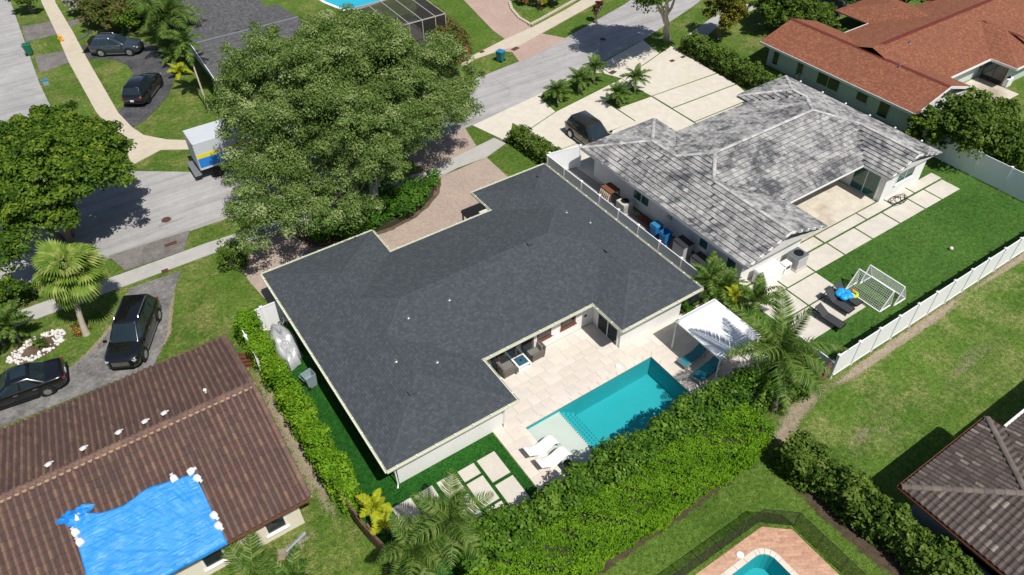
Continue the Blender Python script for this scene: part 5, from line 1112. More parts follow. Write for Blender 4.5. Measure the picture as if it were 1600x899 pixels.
def fan_mesh(L, R_, mat, droop=0.4, n=26):
    v = []; f = []; tints = []; ln = 6
    for i in range(ln):
        a = Vector((L*i/ln, 0, 0.25*L*i/ln-0.25*L*(i/ln)**2)); b = Vector((L*(i+1)/ln, 0, 0.25*L*(i+1)/ln-0.25*L*((i+1)/ln)**2)); k = len(v); w = 0.022
        v += [a+Vector((0, w, 0)), a-Vector((0, w, 0)), b-Vector((0, w, 0)), b+Vector((0, w, 0))]; f.append((k, k+1, k+2, k+3)); tints.append(0.6)
    h = Vector((L, 0, 0))
    for i in range(n):
        a = (i/(n-1)-0.5)*2*R(128); rr = R_*(0.72+0.28*math.cos(a*0.7))*random.uniform(0.92, 1.06); d = Vector((math.cos(a), math.sin(a), 0)); sd = Vector((-d.y, d.x, 0))
        p1 = h+d*rr*0.5+Vector((0, 0, 0.06*R_-0.10*droop*R_)); p2 = h+d*rr*0.8+Vector((0, 0, -0.32*droop*R_)); p3 = h+d*rr*0.98+Vector((0, 0, -0.85*droop*R_)); w = R_*0.085; fo = Vector((0, 0, 0.035*R_*(1 if i % 2 else -1)))
        k = len(v); v += [h, p1+sd*w+fo, p2+sd*w*0.55, p3, p2-sd*w*0.55, p1-sd*w+fo]; f += [(k, k+1, k+5), (k+1, k+2, k+4, k+5), (k+2, k+3, k+4)]; tt = random.random(); tints += [tt]*3
    me = bpy.data.meshes.new('frond'); me.from_pydata([tuple(q) for q in v], [], f); me.materials.append(mat)
    a = me.attributes.new('tint', 'FLOAT', 'FACE'); a.data.foreach_set('value', np.array(tints, np.float32)); me.update(); return me
def palm(name, label, base, top, meshes, nf, seed, tr=0.12, bark=None, elev=(-0.5, 1.1), scale=(0.85, 1.1), group=None, bulge=1.5, crownshaft=None):
    r = random.Random(seed); t = thing(name, label, 'palm', (base[0], base[1], 0), 0, group); e = Vector((top[0]-base[0], top[1]-base[1], top[2]))
    m = MB(); pts = []; rad = []
    for i in range(9):
        k = i/8; pts.append(Vector((e.x*k**1.4, e.y*k**1.4, e.z*k-0.1*(1-k)))); rad.append(tr*(bulge if i == 0 else 1.12 if i == 1 else 1-0.22*k))
    m.tube(pts, rad, 10); m.build('trunk', bark or PALEBARK, t, smooth=True)
    if crownshaft: m = MB(); m.tube([e-Vector((0, 0, 0.7)), e-Vector((0, 0, .3)), e+Vector((0, 0, 0.1))], [tr*0.9, tr*1.1, tr*0.5], 10); m.build('crownshaft', crownshaft, t, smooth=True)
    for i in range(nf):
        k = i/max(1, nf-1); az = i*2.39996+r.uniform(-0.25, 0.25); el = elev[1]+(elev[0]-elev[1])*k+r.uniform(-0.12, 0.12)
        o = bpy.data.objects.new('frond', meshes[i % len(meshes)]); COL.objects.link(o); o.parent = t; s = r.uniform(*scale)*(0.75 if k < 0.12 else 1)
        o.location = e+Vector((0, 0, 0.05-0.12*k)); o.rotation_euler = (r.uniform(-0.25, 0.25), -el, az); o.scale = (s, s, s)
    return t
CF = [frond_mesh(3.1, d, 48, 0.75, PALMLEAF, 0.065, 0.15, u, c) for d, u, c in ((0.55, 0.35, 0.1), (0.75, 0.3, -0.12), (0.95, 0.25, 0.06))]
AF = [frond_mesh(1.6, d, 26, 0.42, PALMLEAF, 0.075, 0.35, u, c) for d, u, c in ((0.6, 0.4, 0.1), (0.85, 0.35, -0.1))]
YF = [frond_mesh(1.3, d, 22, 0.42, YPALM, 0.085, 0.35, u, c) for d, u, c in ((0.5, 0.4, 0.1), (0.8, 0.35, -0.1))]
KF = [frond_mesh(2.3, d, 40, 0.72, PALMLEAF, 0.06, 0.3, u, c) for d, u, c in ((0.6, 0.4, 0.1), (0.9, 0.35, -0.1), (0.75, 0.3, 0.15))]
FF = [fan_mesh(1.1, 0.95, FANLEAF, d) for d in (0.25, 0.5, 0.8)]
q = G2(135, 522); c = G(107, 424, 4.1); palm('fan_palm', 'pale fan palm with curved trunk beside the crumbling asphalt drive', q, c, FF, 34, 71, 0.17, PALEBARK, (-0.75, 1.25), (0.9, 1.15))
c = G(1220, 547, 4.4); palm('coconut_palm', 'coconut palm with long drooping fronds over the white canopy', (c[0]+0.4, c[1]-0.5), c, CF, 19, 72, 0.15, PALEBARK, (-0.45, 1.25), (0.85, 1.12))
c = G(703, 812, 3.7); q = G2(706, 905); palm('royal_palm', 'green palm with visible grey trunk at the end of the stepping slabs', (c[0]+0.35, c[1]-0.9), c, KF, 14, 73, 0.12, PALEBARK, (-0.35, 1.2), (0.8, 1.0), crownshaft=GREENLEAF)
c = G(648, 862, 3.1); palm('areca_palm', 'wide bushy palm over the stepping slabs at the bottom', (c[0]+0.2, c[1]-0.3), c, KF, 20, 74, 0.12, PALEBARK, (-0.3, 1.35), (0.65, 0.85))
for (u, v), z, lb, sd, nf in (((584, 792), 1.5, 'yellow fronded palm at the end of the narrow hedge', 75, 9), ((603, 818), 0.9, 'small yellow green palm in the shade below the yellow one', 76, 7), ((1145, 462), 1.6, 'yellow green palm beside the white canopy', 77, 10)):
    c = G(u, v, z); palm('areca_palm', lb, c[:2], c, YF, nf, sd, 0.05, PALEBARK, (0.0, 1.3), (0.6, 0.85))
for (u, v), z, lb, sd in (((1108, 436), 1.9, 'green palm at the rear corner of the charcoal roof', 78), ((1128, 448), 1.6, 'bushy green palm between the charcoal roof corner and white wall', 79), ((1180, 470), 1.5, 'green palm between white canopy and white house wall', 80)):
    c = G(u, v, z); palm('areca_palm', lb, c[:2], c, AF, 15, sd, 0.06, PALEBARK, (-0.1, 1.3), (0.85, 1.15))
for (u, v), z, lb, sd in (((872, 143), 1.1, 'first young palm of the three on the grass strip by the road', 81), ((905, 124), 1.2, 'middle young palm of the three on the grass strip by the road', 82), ((930, 106), 1.5, 'last and tallest of three young palms on the grass strip', 83), ((965, 146), 1.0, 'short young palm on the grass patch by the dark SUV', 84), ((994, 122), 1.4, 'tall young palm on the grass patch by the dark SUV', 85)):
    c = G(u, v, z); palm('young_palm', lb, c[:2], c, AF, 22, sd, 0.08, PALEBARK, (-0.25, 1.3), (0.7, 0.95))
c = G(262, 22, 4.2); palm('date_palm', 'tall feathery palm by the grey shingle house', G2(270, 62), c, KF, 26, 86, 0.24, BARK, (-0.5, 1.3), (1.1, 1.45))
c = G(248, 8, 3.6); palm('date_palm', 'second feathery palm behind the tall one by the grey house', G2(255, 50), c, KF, 22, 87, 0.22, BARK, (-0.5, 1.3), (1.0, 1.3))
c = G(289, 66, 5.2); palm('slender_palm', 'thin palm with long leaning bare trunk on the lawn', G2(326, 172), c, AF, 16, 88, 0.075, PALEBARK, (-0.5, 1.2), (0.95, 1.2))
for (u, v), z, lb, sd, M_, nf in (((270, 88), 0.7, 'bushy palm shrub at the foot of the leaning palm', 89, AF, 16), ((280, 112), 0.4, 'small yellow shrub at the lawn edge by the grey house', 90, YF, 9), ((12, 505), 1.6, 'shaggy palm shrub at the left edge by the sidewalk', 91, AF, 26), ((-8, 520), 1.0, 'dark palm shrub right beside the white stone ring', 92, AF, 18), ((398, 912), 0.8, 'spiky palm at the bottom edge below the brown roof house', 93, KF, 14), ((455, 905), 1.2, 'low palm fronds at the bottom edge of the grass strip', 94, AF, 12)):
    c = G(u, v, z); palm('palm_shrub', lb, c[:2], c, M_, nf, sd, 0.08, BARK, (-0.15, 1.3), (0.75, 1.05))
for (u, v), lb, sd, mt in (((118, 505), 'small green plant beside the fan palm trunk', 95, GREENLEAF), ((127, 512), 'small orange croton at the fan palm foot', 96, CROTON), ((62, 535), 'green plant in the middle of the white stone ring', 97, GREENLEAF), ((1072, 478), 'dark green leafy plant at the rear corner of the charcoal house', 98, BEDLEAF), ((1080, 488), 'broad leaved plant behind the white canopy', 99, BEDLEAF)):
    c = G(u, v, 0.3); t = thing('plant', lb, 'plant', (c[0], c[1], 0)); bl = [((random.uniform(-.3, .3), random.uniform(-.3, .3), random.uniform(.15, .45)), random.uniform(.2, .32)) for _ in range(7)]
    P, N, T = blob_leaves(bl, 500, (0.3, 1.05)); leaf_object('foliage', P, N, 0.17, mt, t, T, 0.45); m = MB(); m.tube([(0, 0, 0), (0.02, 0, 0.35)], [0.03, 0.015], 5); m.build('stem', BARK, t)
# ================================================================== VEHICLES
def paint(name, col, rough=0.22): return plain(name, col, rough, 0.06, 0.7, 0.0, 0.5, coat=1.0)
TYRE = plain('tyre_rubber', (0.015, 0.015, 0.016), 0.85); RIM = plain('alloy_rim', (0.55, 0.56, 0.58), 0.3, 0.08, 3, 0.8); CARGLASS = glass_mat('car_glass', (0.014, 0.024, 0.030), 0.03, 0.9)
CHROME = plain('chrome_trim', (0.5, 0.5, 0.52), 0.32, 0.05, 3, 0.9); LAMPW = plain('headlamp_glass', (0.34, 0.37, 0.40), 0.08, 0.1, 8, 0, 0.8); LAMPR = plain('tail_lamp_red', (0.30, 0.008, 0.010), 0.12, 0.1, 8, 0, 0.8); PLATE = plain('licence_plate', (0.72, 0.73, 0.70), 0.4, 0.04); TRIM = plain('black_trim', (0.012, 0.012, 0.013), 0.6, 0.1)
def lerp(a, b, t): return a+(b-a)*t
def interp(tab, x):
    if x <= tab[0][0]: return tab[0][1]
    for (a, va), (b, vb) in zip(tab, tab[1:]):
        if x <= b: return lerp(va, vb, (x-a)/(b-a))
    return tab[-1][1]
def car(name, label, loc, rz, col, L=4.9, W=1.95, H=1.78, kind='suv', rails=True, hatch=False, rim=None, sunroof=False, cat=None, grille=CHROME):
    t = thing(name, label, cat or ('SUV' if kind == 'suv' else 'car'), loc, rz); h = L/2; hw = W/2
    suv = kind == 'suv'; belt = 1.08 if suv else 0.92; hood = 1.06 if suv else 0.86; deck = belt if suv else 0.98; gc = 0.26 if suv else 0.19; wr = 0.385 if suv else 0.335
    fr, re = h-0.92, -h+(1.02 if suv else 1.05)                       # axle positions
    if suv: c0, c1, c2, c3 = fr-0.30, fr-1.22, -h+0.58, -h+0.15        # windscreen base/top, roof end, rear glass base
    else:   c0, c1, c2, c3 = fr-0.55, fr-1.32, -h+1.55, -h+0.72
    top = [(-h, deck-0.22), (-h+0.06, deck-0.06), (-h+0.2, deck), (c3+0.1, deck if not suv else belt), (c0-0.1, belt), (c0+0.05, belt-0.01), (fr, hood-0.03), (h-0.35, hood-0.09), (h-0.10, hood-0.20), (h-0.02, hood-0.36), (h, hood-0.46)]
    bot = [(-h, 0.48), (-h+0.12, 0.34), (-h+0.4, gc), (h-0.5, gc), (h-0.12, 0.30), (h, 0.40)]
    wid = [(-h, hw*0.80), (-h+0.08, hw*0.90), (-h+0.4, hw*0.98), (0, hw), (fr, hw), (h-0.35, hw*0.96), (h-0.12, hw*0.84), (h, hw*0.66)]
    xs = [-h, -h+0.05, -h+0.12, -h+0.25, -h+0.45, re-0.25, re, re+0.3, -0.4, 0.0, 0.4, 0.8, fr-0.45, fr-0.2, fr, fr+0.25, h-0.45, h-0.3, h-0.2, h-0.12, h-0.06, h-0.02, h]; xs = sorted(set(round(x, 3) for x in xs))
    m = MB(); rows = []
    for x in xs:
        w, zb, zt = interp(wid, x), interp(bot, x), interp(top, x); sh = zt-0.07
        half = [(w*0.80, zb), (w*0.95, zb+0.06), (w*0.99, zb+0.2), (w, lerp(zb, zt, 0.55)), (w*0.985, sh-0.06), (w*0.95, sh+0.02), (w*0.87, zt), (w*0.5, zt+0.022)]
        rows.append([(x, y, z) for y, z in half]+[(x, 0, zt+0.030)]+[(x, -y, z) for y, z in half[::-1]])
    n = len(rows[0]); m.add([p for r_ in rows for p in r_], [(i*n+j, i*n+j+1, (i+1)*n+j+1, (i+1)*n+j) for i in range(len(rows)-1) for j in range(n-1)]+[(i*n+n-1, i*n, (i+1)*n, (i+1)*n+n-1) for i in range(len(rows)-1)]+[tuple(range(n)), tuple(range((len(rows)-1)*n, len(rows)*n))[::-1]])
    body = m.build('body', col, t, smooth=True)
    # cabin: pillars and roof in paint, glass panels just proud of it
    wb, wt = hw*0.93, hw*0.72; zb, zt = belt-0.05, H
    def ring(k):                                                      # k 0 at belt, 1 at roof
        w = lerp(wb, wt, k); xf, xr = lerp(c0, c1, k), lerp(c3, c2, k); z = lerp(zb, zt-0.06, k)
        return [(xr, -w*0.88, z), (xr+0.10, -w, z), (xf-0.28, -w, z), (xf, -w*0.80, z), (xf, w*0.80, z), (xf-0.28, w, z), (xr+0.10, w, z), (xr, w*0.88, z)]
    m = MB(); A, B_ = ring(0), ring(1); xf, xr = c1-0.10, c2+0.10
    C_ = [(xr, -wt*0.74, zt-0.008), (xr+0.08, -wt*0.82, zt-0.004), (xf-0.22, -wt*0.82, zt), (xf, -wt*0.66, zt-0.006), (xf, wt*0.66, zt-0.006), (xf-0.22, wt*0.82, zt), (xr+0.08, wt*0.82, zt-0.004), (xr, wt*0.74, zt-0.008)]
    m.add(A+B_+C_, [(i, (i+1) % 8, (i+1) % 8+8, i+8) for i in range(8)]+[(i+8, (i+1) % 8+8, (i+1) % 8+16, i+16) for i in range(8)]+[tuple(range(16, 24))]); m.build('cabin', col, t, smooth=True, bevel=0.05)
    def panel(name_, q, off, mat, par=t):
        q = [Vector(p) for p in q]; nn = (q[1]-q[0]).cross(q[3]-q[0]).normalized(); c = sum(q, Vector())/4
        if nn.dot(c-Vector((0, 0, 0.9))) < 0: nn = -nn
        mm = MB(); mm.add([p+nn*off for p in q]+[p-nn*0.02 for p in q], [(0,1,2,3), (4,5,6,7), (0,1,5,4), (1,2,6,5), (2,3,7,6), (3,0,4,7)]); return mm.build(name_, mat, par)
    def rp(k, i): return Vector(ring(k)[i])
    panel('windscreen', [rp(.10, 3), rp(.10, 4), rp(.97, 4), rp(.97, 3)], 0.008, CARGLASS)
    if not hatch: panel('rear_window', [rp(.22, 0), rp(.22, 7), rp(.93, 7), rp(.93, 0)], 0.008, CARGLASS)
    for a, b in ((1, 2), (6, 5)):
        for u0, u1 in (((0.04, 0.25), (0.29, 0.62), (0.66, 1.0)) if suv else ((0.16, 0.55), (0.60, 1.0))):
            panel('side_window', [rp(.14, a).lerp(rp(.14, b), u0), rp(.14, a).lerp(rp(.14, b), u1), rp(.90, a).lerp(rp(.90, b), u1), rp(.90, a).lerp(rp(.90, b), u0)], 0.006, CARGLASS)
        panel('side_window', [rp(.14, b), rp(.14, 3 if a == 1 else 4).lerp(rp(.14, b), 0.3), rp(.80, 3 if a == 1 else 4).lerp(rp(.80, b), 0.45), rp(.90, b)], 0.006, CARGLASS)
    if sunroof: m = MB(); m.box(c1-1.0, c1-0.25, -wt*0.55, wt*0.55, zt-0.02, zt+0.006); m.build('sunroof', CARGLASS, t)
    if rails:
        for s in (-1, 1): m = MB(); m.tube([(c1-0.35, s*wt*0.93, zt-0.05), (c1-0.45, s*wt*0.93, zt+0.03), (c2+0.35, s*wt*0.93, zt+0.03), (c2+0.2, s*wt*0.93, zt-0.05)], 0.022, 6); m.build('roof_rail', CHROME, t)
    for s in (-1, 1):
        for x in (fr, re):
            m = MB(); m.lathe([(wr+0.07, -0.02), (wr+0.07, 0.02), (wr-0.12, 0.025)], (x, s*(hw-0.012), wr), 24, axis='y'); m.build('wheel_arch', TRIM, t)
            m = MB(); m.lathe([(wr*0.62, -0.11), (wr*0.94, -0.115), (wr, -0.08), (wr, 0.08), (wr*0.94, 0.115), (wr*0.62, 0.11)], (x, s*(hw-0.075), wr), 24, axis='y'); wh = m.build('wheel', TYRE, t, smooth=True)
            m = MB(); m.lathe([(wr*0.64, -0.04), (wr*0.64, 0.02), (wr*0.56, 0.03)], (x, s*(hw-0.0), wr), 20, axis='y')
            for k in range(10): a = k*math.pi/5; m.obox((x+math.cos(a)*wr*0.33, s*(hw+0.035), wr+math.sin(a)*wr*0.33), (wr*0.56, 0.03, 0.055), 0, 0, 0, -a)
            m.build('rim', rim or RIM, wh)
        m = MB(); m.obox((c0-0.18, s*(hw+0.09), belt+0.08), (0.14, 0.20, 0.15), 0); m.build('mirror', col, t, bevel=0.03)
        m = MB(); m.obox((h-0.17, s*hw*0.65, hood-0.27), (0.18, 0.40 if suv else 0.36, 0.12), -s*0.42); m.build('headlight', LAMPW, t, bevel=0.03)
        m = MB(); m.obox((-h+0.10, s*hw*0.72, deck-0.18), (0.14, 0.34, 0.18 if suv else 0.13), s*0.34); m.build('tail_light', LAMPR, t, bevel=0.03)
        for x in ((0.05, -0.95) if suv else (0.0, -0.95)): m = MB(); m.obox((x, s*(hw+0.008), belt-0.16), (0.22, 0.03, 0.035)); m.build('door_handle', CHROME, t)
        for x in (fr-0.62, 0.12, re+0.40): m = MB(); m.box(x-0.006, x+0.006, s*hw-0.004, s*hw+0.004, gc+0.2, belt-0.12); m.build('door_seam', TRIM, t)
        m = MB(); m.obox(((fr+re)/2, s*(hw-0.01), gc+0.03), (fr-re-0.9, 0.06, 0.06)); m.build('sill', CHROME if suv else TRIM, t)
    m = MB(); m.obox((h-0.035, 0, hood-0.36), (0.10, hw*0.95, 0.30)); g = m.build('grille', TRIM, t)
    for k in range(4): m = MB(); m.obox((h+0.015, 0, hood-0.48+k*0.075), (0.05, hw*0.95, 0.034)); m.build('grille_bar', grille, g)
    m = MB(); m.obox((h-0.04, 0, 0.42), (0.14, hw*1.25, 0.10)); m.build('bumper', TRIM, t, bevel=0.03)
    m = MB(); m.obox((-h-0.004, 0, 0.70 if suv else 0.62), (0.03, 0.31, 0.16)); m.build('plate', PLATE, t)
    m = MB(); m.obox((-h+0.02, 0, 0.50), (0.10, hw*1.4, 0.08)); m.build('bumper', TRIM, t, bevel=0.02)
    if hatch:
        m = MB(); m.obox((-h-0.28, 0, H+0.10), (1.05, W*0.80, 0.07), 0, 0, 0, -0.35); m.build('tailgate', col, t, bevel=0.03)
        m = MB(); m.obox((-h-0.18, 0, H+0.155), (0.55, W*0.66, 0.02), 0, 0, 0, -0.35); m.build('tailgate_window', CARGLASS, t)
        m = MB(); m.box(-h+0.02, -h+0.6, -hw*0.7, hw*0.7, 0.75, H-0.2); m.build('boot_interior', TRIM, t)
    return t
def car_at(rear_px, front_px, side, W=1.95, **kw):
    a, b = Vector(G(*rear_px)), Vector(G(*front_px)); d = (b-a).normalized(); left = Vector((-d.y, d.x, 0)); L = kw.get('L', 4.9)
    fr, re = L/2-0.92, -L/2+(1.02 if kw.get('kind', 'suv') == 'suv' else 1.05)
    c = a-d*re-left*side*(W/2-0.08)
    return car(loc=(c.x, c.y, 0.034), rz=math.atan2(d.y, d.x), W=W, **kw)
BLACK = paint('black_paint', (0.006, 0.006, 0.008)); SLATEP = paint('slate_blue_paint', (0.030, 0.040, 0.055)); GREENP = paint('dark_olive_paint', (0.022, 0.020, 0.014)); SILVERP = paint('silver_green_paint', (0.34, 0.39, 0.38), 0.3); NAVY = paint('navy_paint', (0.010, 0.013, 0.024))
car_at((161, 89.5), (206, 88), -1, 1.86, name='suv', label='slate grey SUV with its tailgate open on the dark circular drive', col=SLATEP, L=4.6, H=1.68, hatch=True)
car_at((234, 161), (252.5, 136), -1, 1.94, name='suv', label='black SUV seen from behind on the dark circular drive', col=BLACK, L=4.85, H=1.74, rails=False, rim=TRIM)
car_at((250, 500), (231.5, 553), 1, 1.98, name='suv', label='large black SUV with chrome grille facing down the crumbling drive', col=BLACK, L=5.1, H=1.84)
car_at((79, 617), (8, 641), 1, 1.88, name='car', label='black sedan beside the white stone ring', col=BLACK, L=4.9, H=1.46, kind='sedan', rails=False, sunroof=True)
car_at((892, 216), (918, 236), -1, 2.0, name='suv', label='dark olive SUV on the pale concrete drive', col=GREENP, L=4.9, H=1.82, rails=False)
car_at((1332, 7), (1366, 22), -1, 1.85, name='car', label='silver green car in the dark bay behind the red roof', col=SILVERP, L=4.8, H=1.48, kind='sedan', rails=False)
q = G(733, -14); car('car', 'dark car at the far end of the rose paver drive', (q[0], q[1], 0.035), R(60), NAVY, kind='sedan', L=4.7, W=1.85, H=1.46, rails=False)
# box truck parked along the far kerb, half under the oak
tk = thing('box_truck', 'white box truck with blue and yellow side panel parked under the oak', 'truck', (6.0, 50.8, 0.02))
TRUCKW = plain('truck_white', (0.52, 0.56, 0.60), 0.45, 0.08, 0.6); TBLUE = plain('sign_blue', (0.02, 0.19, 0.56), 0.5, 0.08); TYEL = plain('sign_yellow', (0.70, 0.62, 0.03), 0.5, 0.08)
m = MB(); m.box(0, 5.4, 0, 2.35, 0.95, 3.2); m.build('cargo_box', TRUCKW, tk, bevel=0.04)
m = MB(); m.box(0.06, 5.3, -0.006, 0.004, 1.15, 1.9); m.build('blue_panel', TBLUE, tk); m = MB(); m.box(0.06, 1.6, -0.012, 0.004, 1.95, 2.25); m.build('yellow_panel', TYEL, tk); m = MB(); m.box(2.2, 4.6, -0.012, 0.004, 1.98, 2.2); m.build('yellow_panel', TYEL, tk)
for y, z, sy, sz in ((1.175, 3.14, 2.35, 0.1), (1.175, 1.0, 2.35, 0.1)): m = MB(); m.box(-0.02, 0.06, y-sy/2, y+sy/2, z-sz/2, z+sz/2); m.build('door_rail', GREYMETAL, tk)
for y in (0.06, 2.29): m = MB(); m.box(-0.02, 0.06, y-0.05, y+0.05, 1.05, 3.1); m.build('door_rail', GREYMETAL, tk)
m = MB(); m.box(-0.012, 0.02, 0.12, 2.23, 1.06, 3.08); m.build('roller_door', TRUCKW, tk)
m = MB(); m.box(-0.5, 0.0, 0.1, 2.25, 0.55, 0.68); m.build('rear_step', GREYMETAL, tk); m = MB(); m.box(0, 7.2, 0.6, 1.75, 0.55, 0.92); m.build('chassis', TRIM, tk)
m = MB(); m.add([(5.55, 0.12, 0.6), (7.4, 0.12, 0.6), (7.4, 2.23, 0.6), (5.55, 2.23, 0.6), (5.55, 0.12, 2.3), (6.55, 0.2, 2.3), (6.55, 2.15, 2.3), (5.55, 2.23, 2.3), (7.4, 0.14, 1.35), (7.4, 2.21, 1.35), (7.0, 0.13, 1.45), (7.0, 2.22, 1.45)], [(0, 1, 8, 10, 5, 4), (3, 7, 6, 11, 9, 2), (4, 5, 6, 7), (5, 10, 11, 6), (10, 8, 9, 11), (8, 1, 2, 9), (0, 4, 7, 3)]); cb = m.build('cab', TRUCKW, tk, bevel=0.04)
m = MB(); m.add([(6.60, 0.3, 2.25), (6.60, 2.05, 2.25), (7.01, 2.05, 1.5), (7.01, 0.3, 1.5)], [(0, 1, 2, 3)]); m.build('windscreen', CARGLASS, tk)
for x in (1.1, 6.5):
    for y in (0.16, 2.19): m = MB(); m.lathe([(0.25, -0.14), (0.42, -0.14), (0.45, -0.1), (0.45, 0.1), (0.42, 0.14), (0.25, 0.14)], (x, y, 0.45), 20, axis='y'); w = m.build('wheel', TYRE, tk, smooth=True); m = MB(); m.lathe([(0.24, -0.13), (0.24, 0.13)], (x, y, 0.45), 16, axis='y'); m.build('rim', RIM, w)
# ================================================================== FENCES
def vinyl_fence(label, a, b, h, n, mat=VINYL, post=0.13, z0=0.05, cap=True, name='vinyl_fence'):
    a, b = Vector((*a, 0)), Vector((*b, 0)); d = b-a; L = d.length; ang = math.atan2(d.y, d.x); t = thing(name, label, 'fence', a, ang); s = L/n
    p0 = k0 = q0 = r0 = None
    for i in range(n+1):
        m = MB(); m.box(-post/2, post/2, -post/2, post/2, -0.1, h+0.04)
        if p0 is None: o = p0 = m.build('post', mat, t)
        else: o = bpy.data.objects.new('post', p0.data); COL.objects.link(o); o.parent = t
        o.location = (i*s, 0, 0)
        m = MB(); m.add([(-.09, -.09, 0), (.09, -.09, 0), (.09, .09, 0), (-.09, .09, 0), (-.09, -.09, .03), (.09, -.09, .03), (.09, .09, .03), (-.09, .09, .03), (0, 0, .08)], [(3,2,1,0), (0,1,5,4), (1,2,6,5), (2,3,7,6), (3,0,4,7), (4,5,8), (5,6,8), (6,7,8), (7,4,8)])
        if k0 is None: c = k0 = m.build('post_cap', mat, o)
        else: c = bpy.data.objects.new('post_cap', k0.data); COL.objects.link(c); c.parent = o
        c.location = (0, 0, h+0.042)
        if i < n:
            m = MB(); nb = 8; w = (s-post)/nb
            for k in range(nb): m.box(post/2+k*w+0.004, post/2+(k+1)*w-0.004, -0.012, 0.012, z0+0.08, h-0.05)
            m.box(post/2, s-post/2, -0.006, 0.006, z0+0.08, h-0.05)
            if q0 is None: o = q0 = m.build('panel', mat, t)
            else: o = bpy.data.objects.new('panel', q0.data); COL.objects.link(o); o.parent = t
            o.location = (i*s, 0, 0); pan = o
            for z in (z0+0.05, h-0.03):
                m = MB(); m.box(post/2-0.01, s-post/2+0.01, -0.026, 0.026, -0.05, 0.05)
                if r0 is None: c = r0 = m.build('rail', mat, pan)
                else: c = bpy.data.objects.new('rail', r0.data); COL.objects.link(c); c.parent = pan
                c.location = (0, 0, z)
    return t
vinyl_fence('long white vinyl fence between the field turf and the sunny lawn', (28.75, 12.2), (53.0, 12.05), 1.85, 14)
vinyl_fence('tall white vinyl fence across the far end of the field turf', (53.0, 12.2), (53.0, 23.5), 1.95, 5)
f1, f2 = G2(930, 298, 1.85), G2(1069, 404, 1.85)
FX = (f1[0]+f2[0])/2
vinyl_fence('white vinyl fence in the alley between charcoal and grey tile roofs', (FX, 36.9), (FX, 20.9), 1.7, 8)
vinyl_fence('short white vinyl fence at the head of the alley between the houses', (FX+0.15, 36.9), (30.1, 36.4), 1.85, 1)
vinyl_fence('short white vinyl fence from the long fence to the coconut palm', (28.75, 12.35), (28.75, 14.6), 1.2, 1)
vinyl_fence('white vinyl gate panels beside the covered object, facing the pool side', (3.05, 33.35), (5.95, 33.35), 1.85, 2)
vinyl_fence('white vinyl fence return at the head of the narrow hedge', (3.0, 33.1), (3.0, 30.2), 1.85, 2)
def board_fence(label, pts, h, bw, mat, rails=2, lean=0.0, name='wood_fence', seed=1, rail_side=-1):
    r = random.Random(seed); t = thing(name, label, 'fence', (pts[0][0], pts[0][1], 0)); b0 = Vector((*pts[0], 0)); me = None
    for a, b in zip(pts[:-1], pts[1:]):
        a, b = Vector((*a, 0))-b0, Vector((*b, 0))-b0; d = b-a; n = int(d.length/bw); ang = math.atan2(d.y, d.x); nr = Vector((-math.sin(ang), math.cos(ang), 0))
        for i in range(n):
            m = MB(); m.box(-bw/2+0.006, bw/2-0.006, -0.012, 0.012, 0, h)
            if me is None: o = m.build('board', mat, t); me = o.data
            else: o = bpy.data.objects.new('board', me); COL.objects.link(o); o.parent = t
            o.location = a+d*((i+0.5)/n)+Vector((0, 0, 0.03)); o.rotation_euler = (lean+r.uniform(-0.02, 0.02), r.uniform(-0.015, 0.015), ang); o.scale = (1, 1, r.uniform(0.96, 1.02))
        for k in range(rails): z = h*(0.25+0.5*k/max(1, rails-1)); m = MB(); m.bar(a+nr*0.04*rail_side+Vector((0, 0, z)), b+nr*0.04*rail_side+Vector((0, 0, z)), 0.05, 0.09); m.build('rail', mat, t)
        for k in range(int(d.length/2.2)+1): p = a+d*min(1, k*2.2/d.length)+nr*0.08*rail_side; m = MB(); m.bar(p, p+Vector((0, 0, h*0.95)), 0.09); m.build('post', mat, t)
    return t
board_fence('weathered wooden board fence between hedge end and white fence', [(25.7, 12.25), (28.5, 12.3)], 1.45, 0.14, WOOD, 2)
board_fence('leaning dark wooden fence along the grass below the narrow hedge', [(3.35, 19.9), (3.6, 17.6), (4.2, 15.0), (4.6, 13.2)], 1.5, 0.15, WOOD, 2, 0.06, seed=3, rail_side=1)
board_fence('red brown wooden fence piece beside the brown roof corner', [(2.2, 31.3), (3.15, 30.9)], 1.2, 0.14, BROWNWOOD, 3)
MESH = sheer_mat('black_fence_mesh', (0.020, 0.018, 0.015), 0.55)
def mesh_fence(label, pts, h):
    t = thing('pool_fence', label, 'fence', (0, 0, 0))
    for a, b in zip(pts[:-1], pts[1:]):
        n = max(1, round(math.dist(a, b)/1.2))
        for i in range(n):
            p = (lerp(a[0], b[0], i/n), lerp(a[1], b[1], i/n)); q = (lerp(a[0], b[0], (i+1)/n), lerp(a[1], b[1], (i+1)/n))
            m = MB(); m.add([(*p, 0.03), (*q, 0.03), (*q, h), (*p, h)], [(0, 1, 2, 3)]); m.build('mesh_panel', MESH, t)
            m = MB(); m.tube([(*p, 0), (*p, h+0.03)], 0.02, 6); m.build('post', plain('fence_pole', (0.10, 0.09, 0.05), 0.5) if 'fence_pole' not in bpy.data.materials else bpy.data.materials['fence_pole'], t)
    m = MB(); m.tube([(*p, h) for p in pts], 0.012, 5); m.build('top_cord', BLACKMETAL, t)
mesh_fence('black mesh safety fence around the lower pool deck', [(9.5, 8.45), (18.95, 8.38), (20.15, 7.35), (20.15, 0.8)], 1.2)
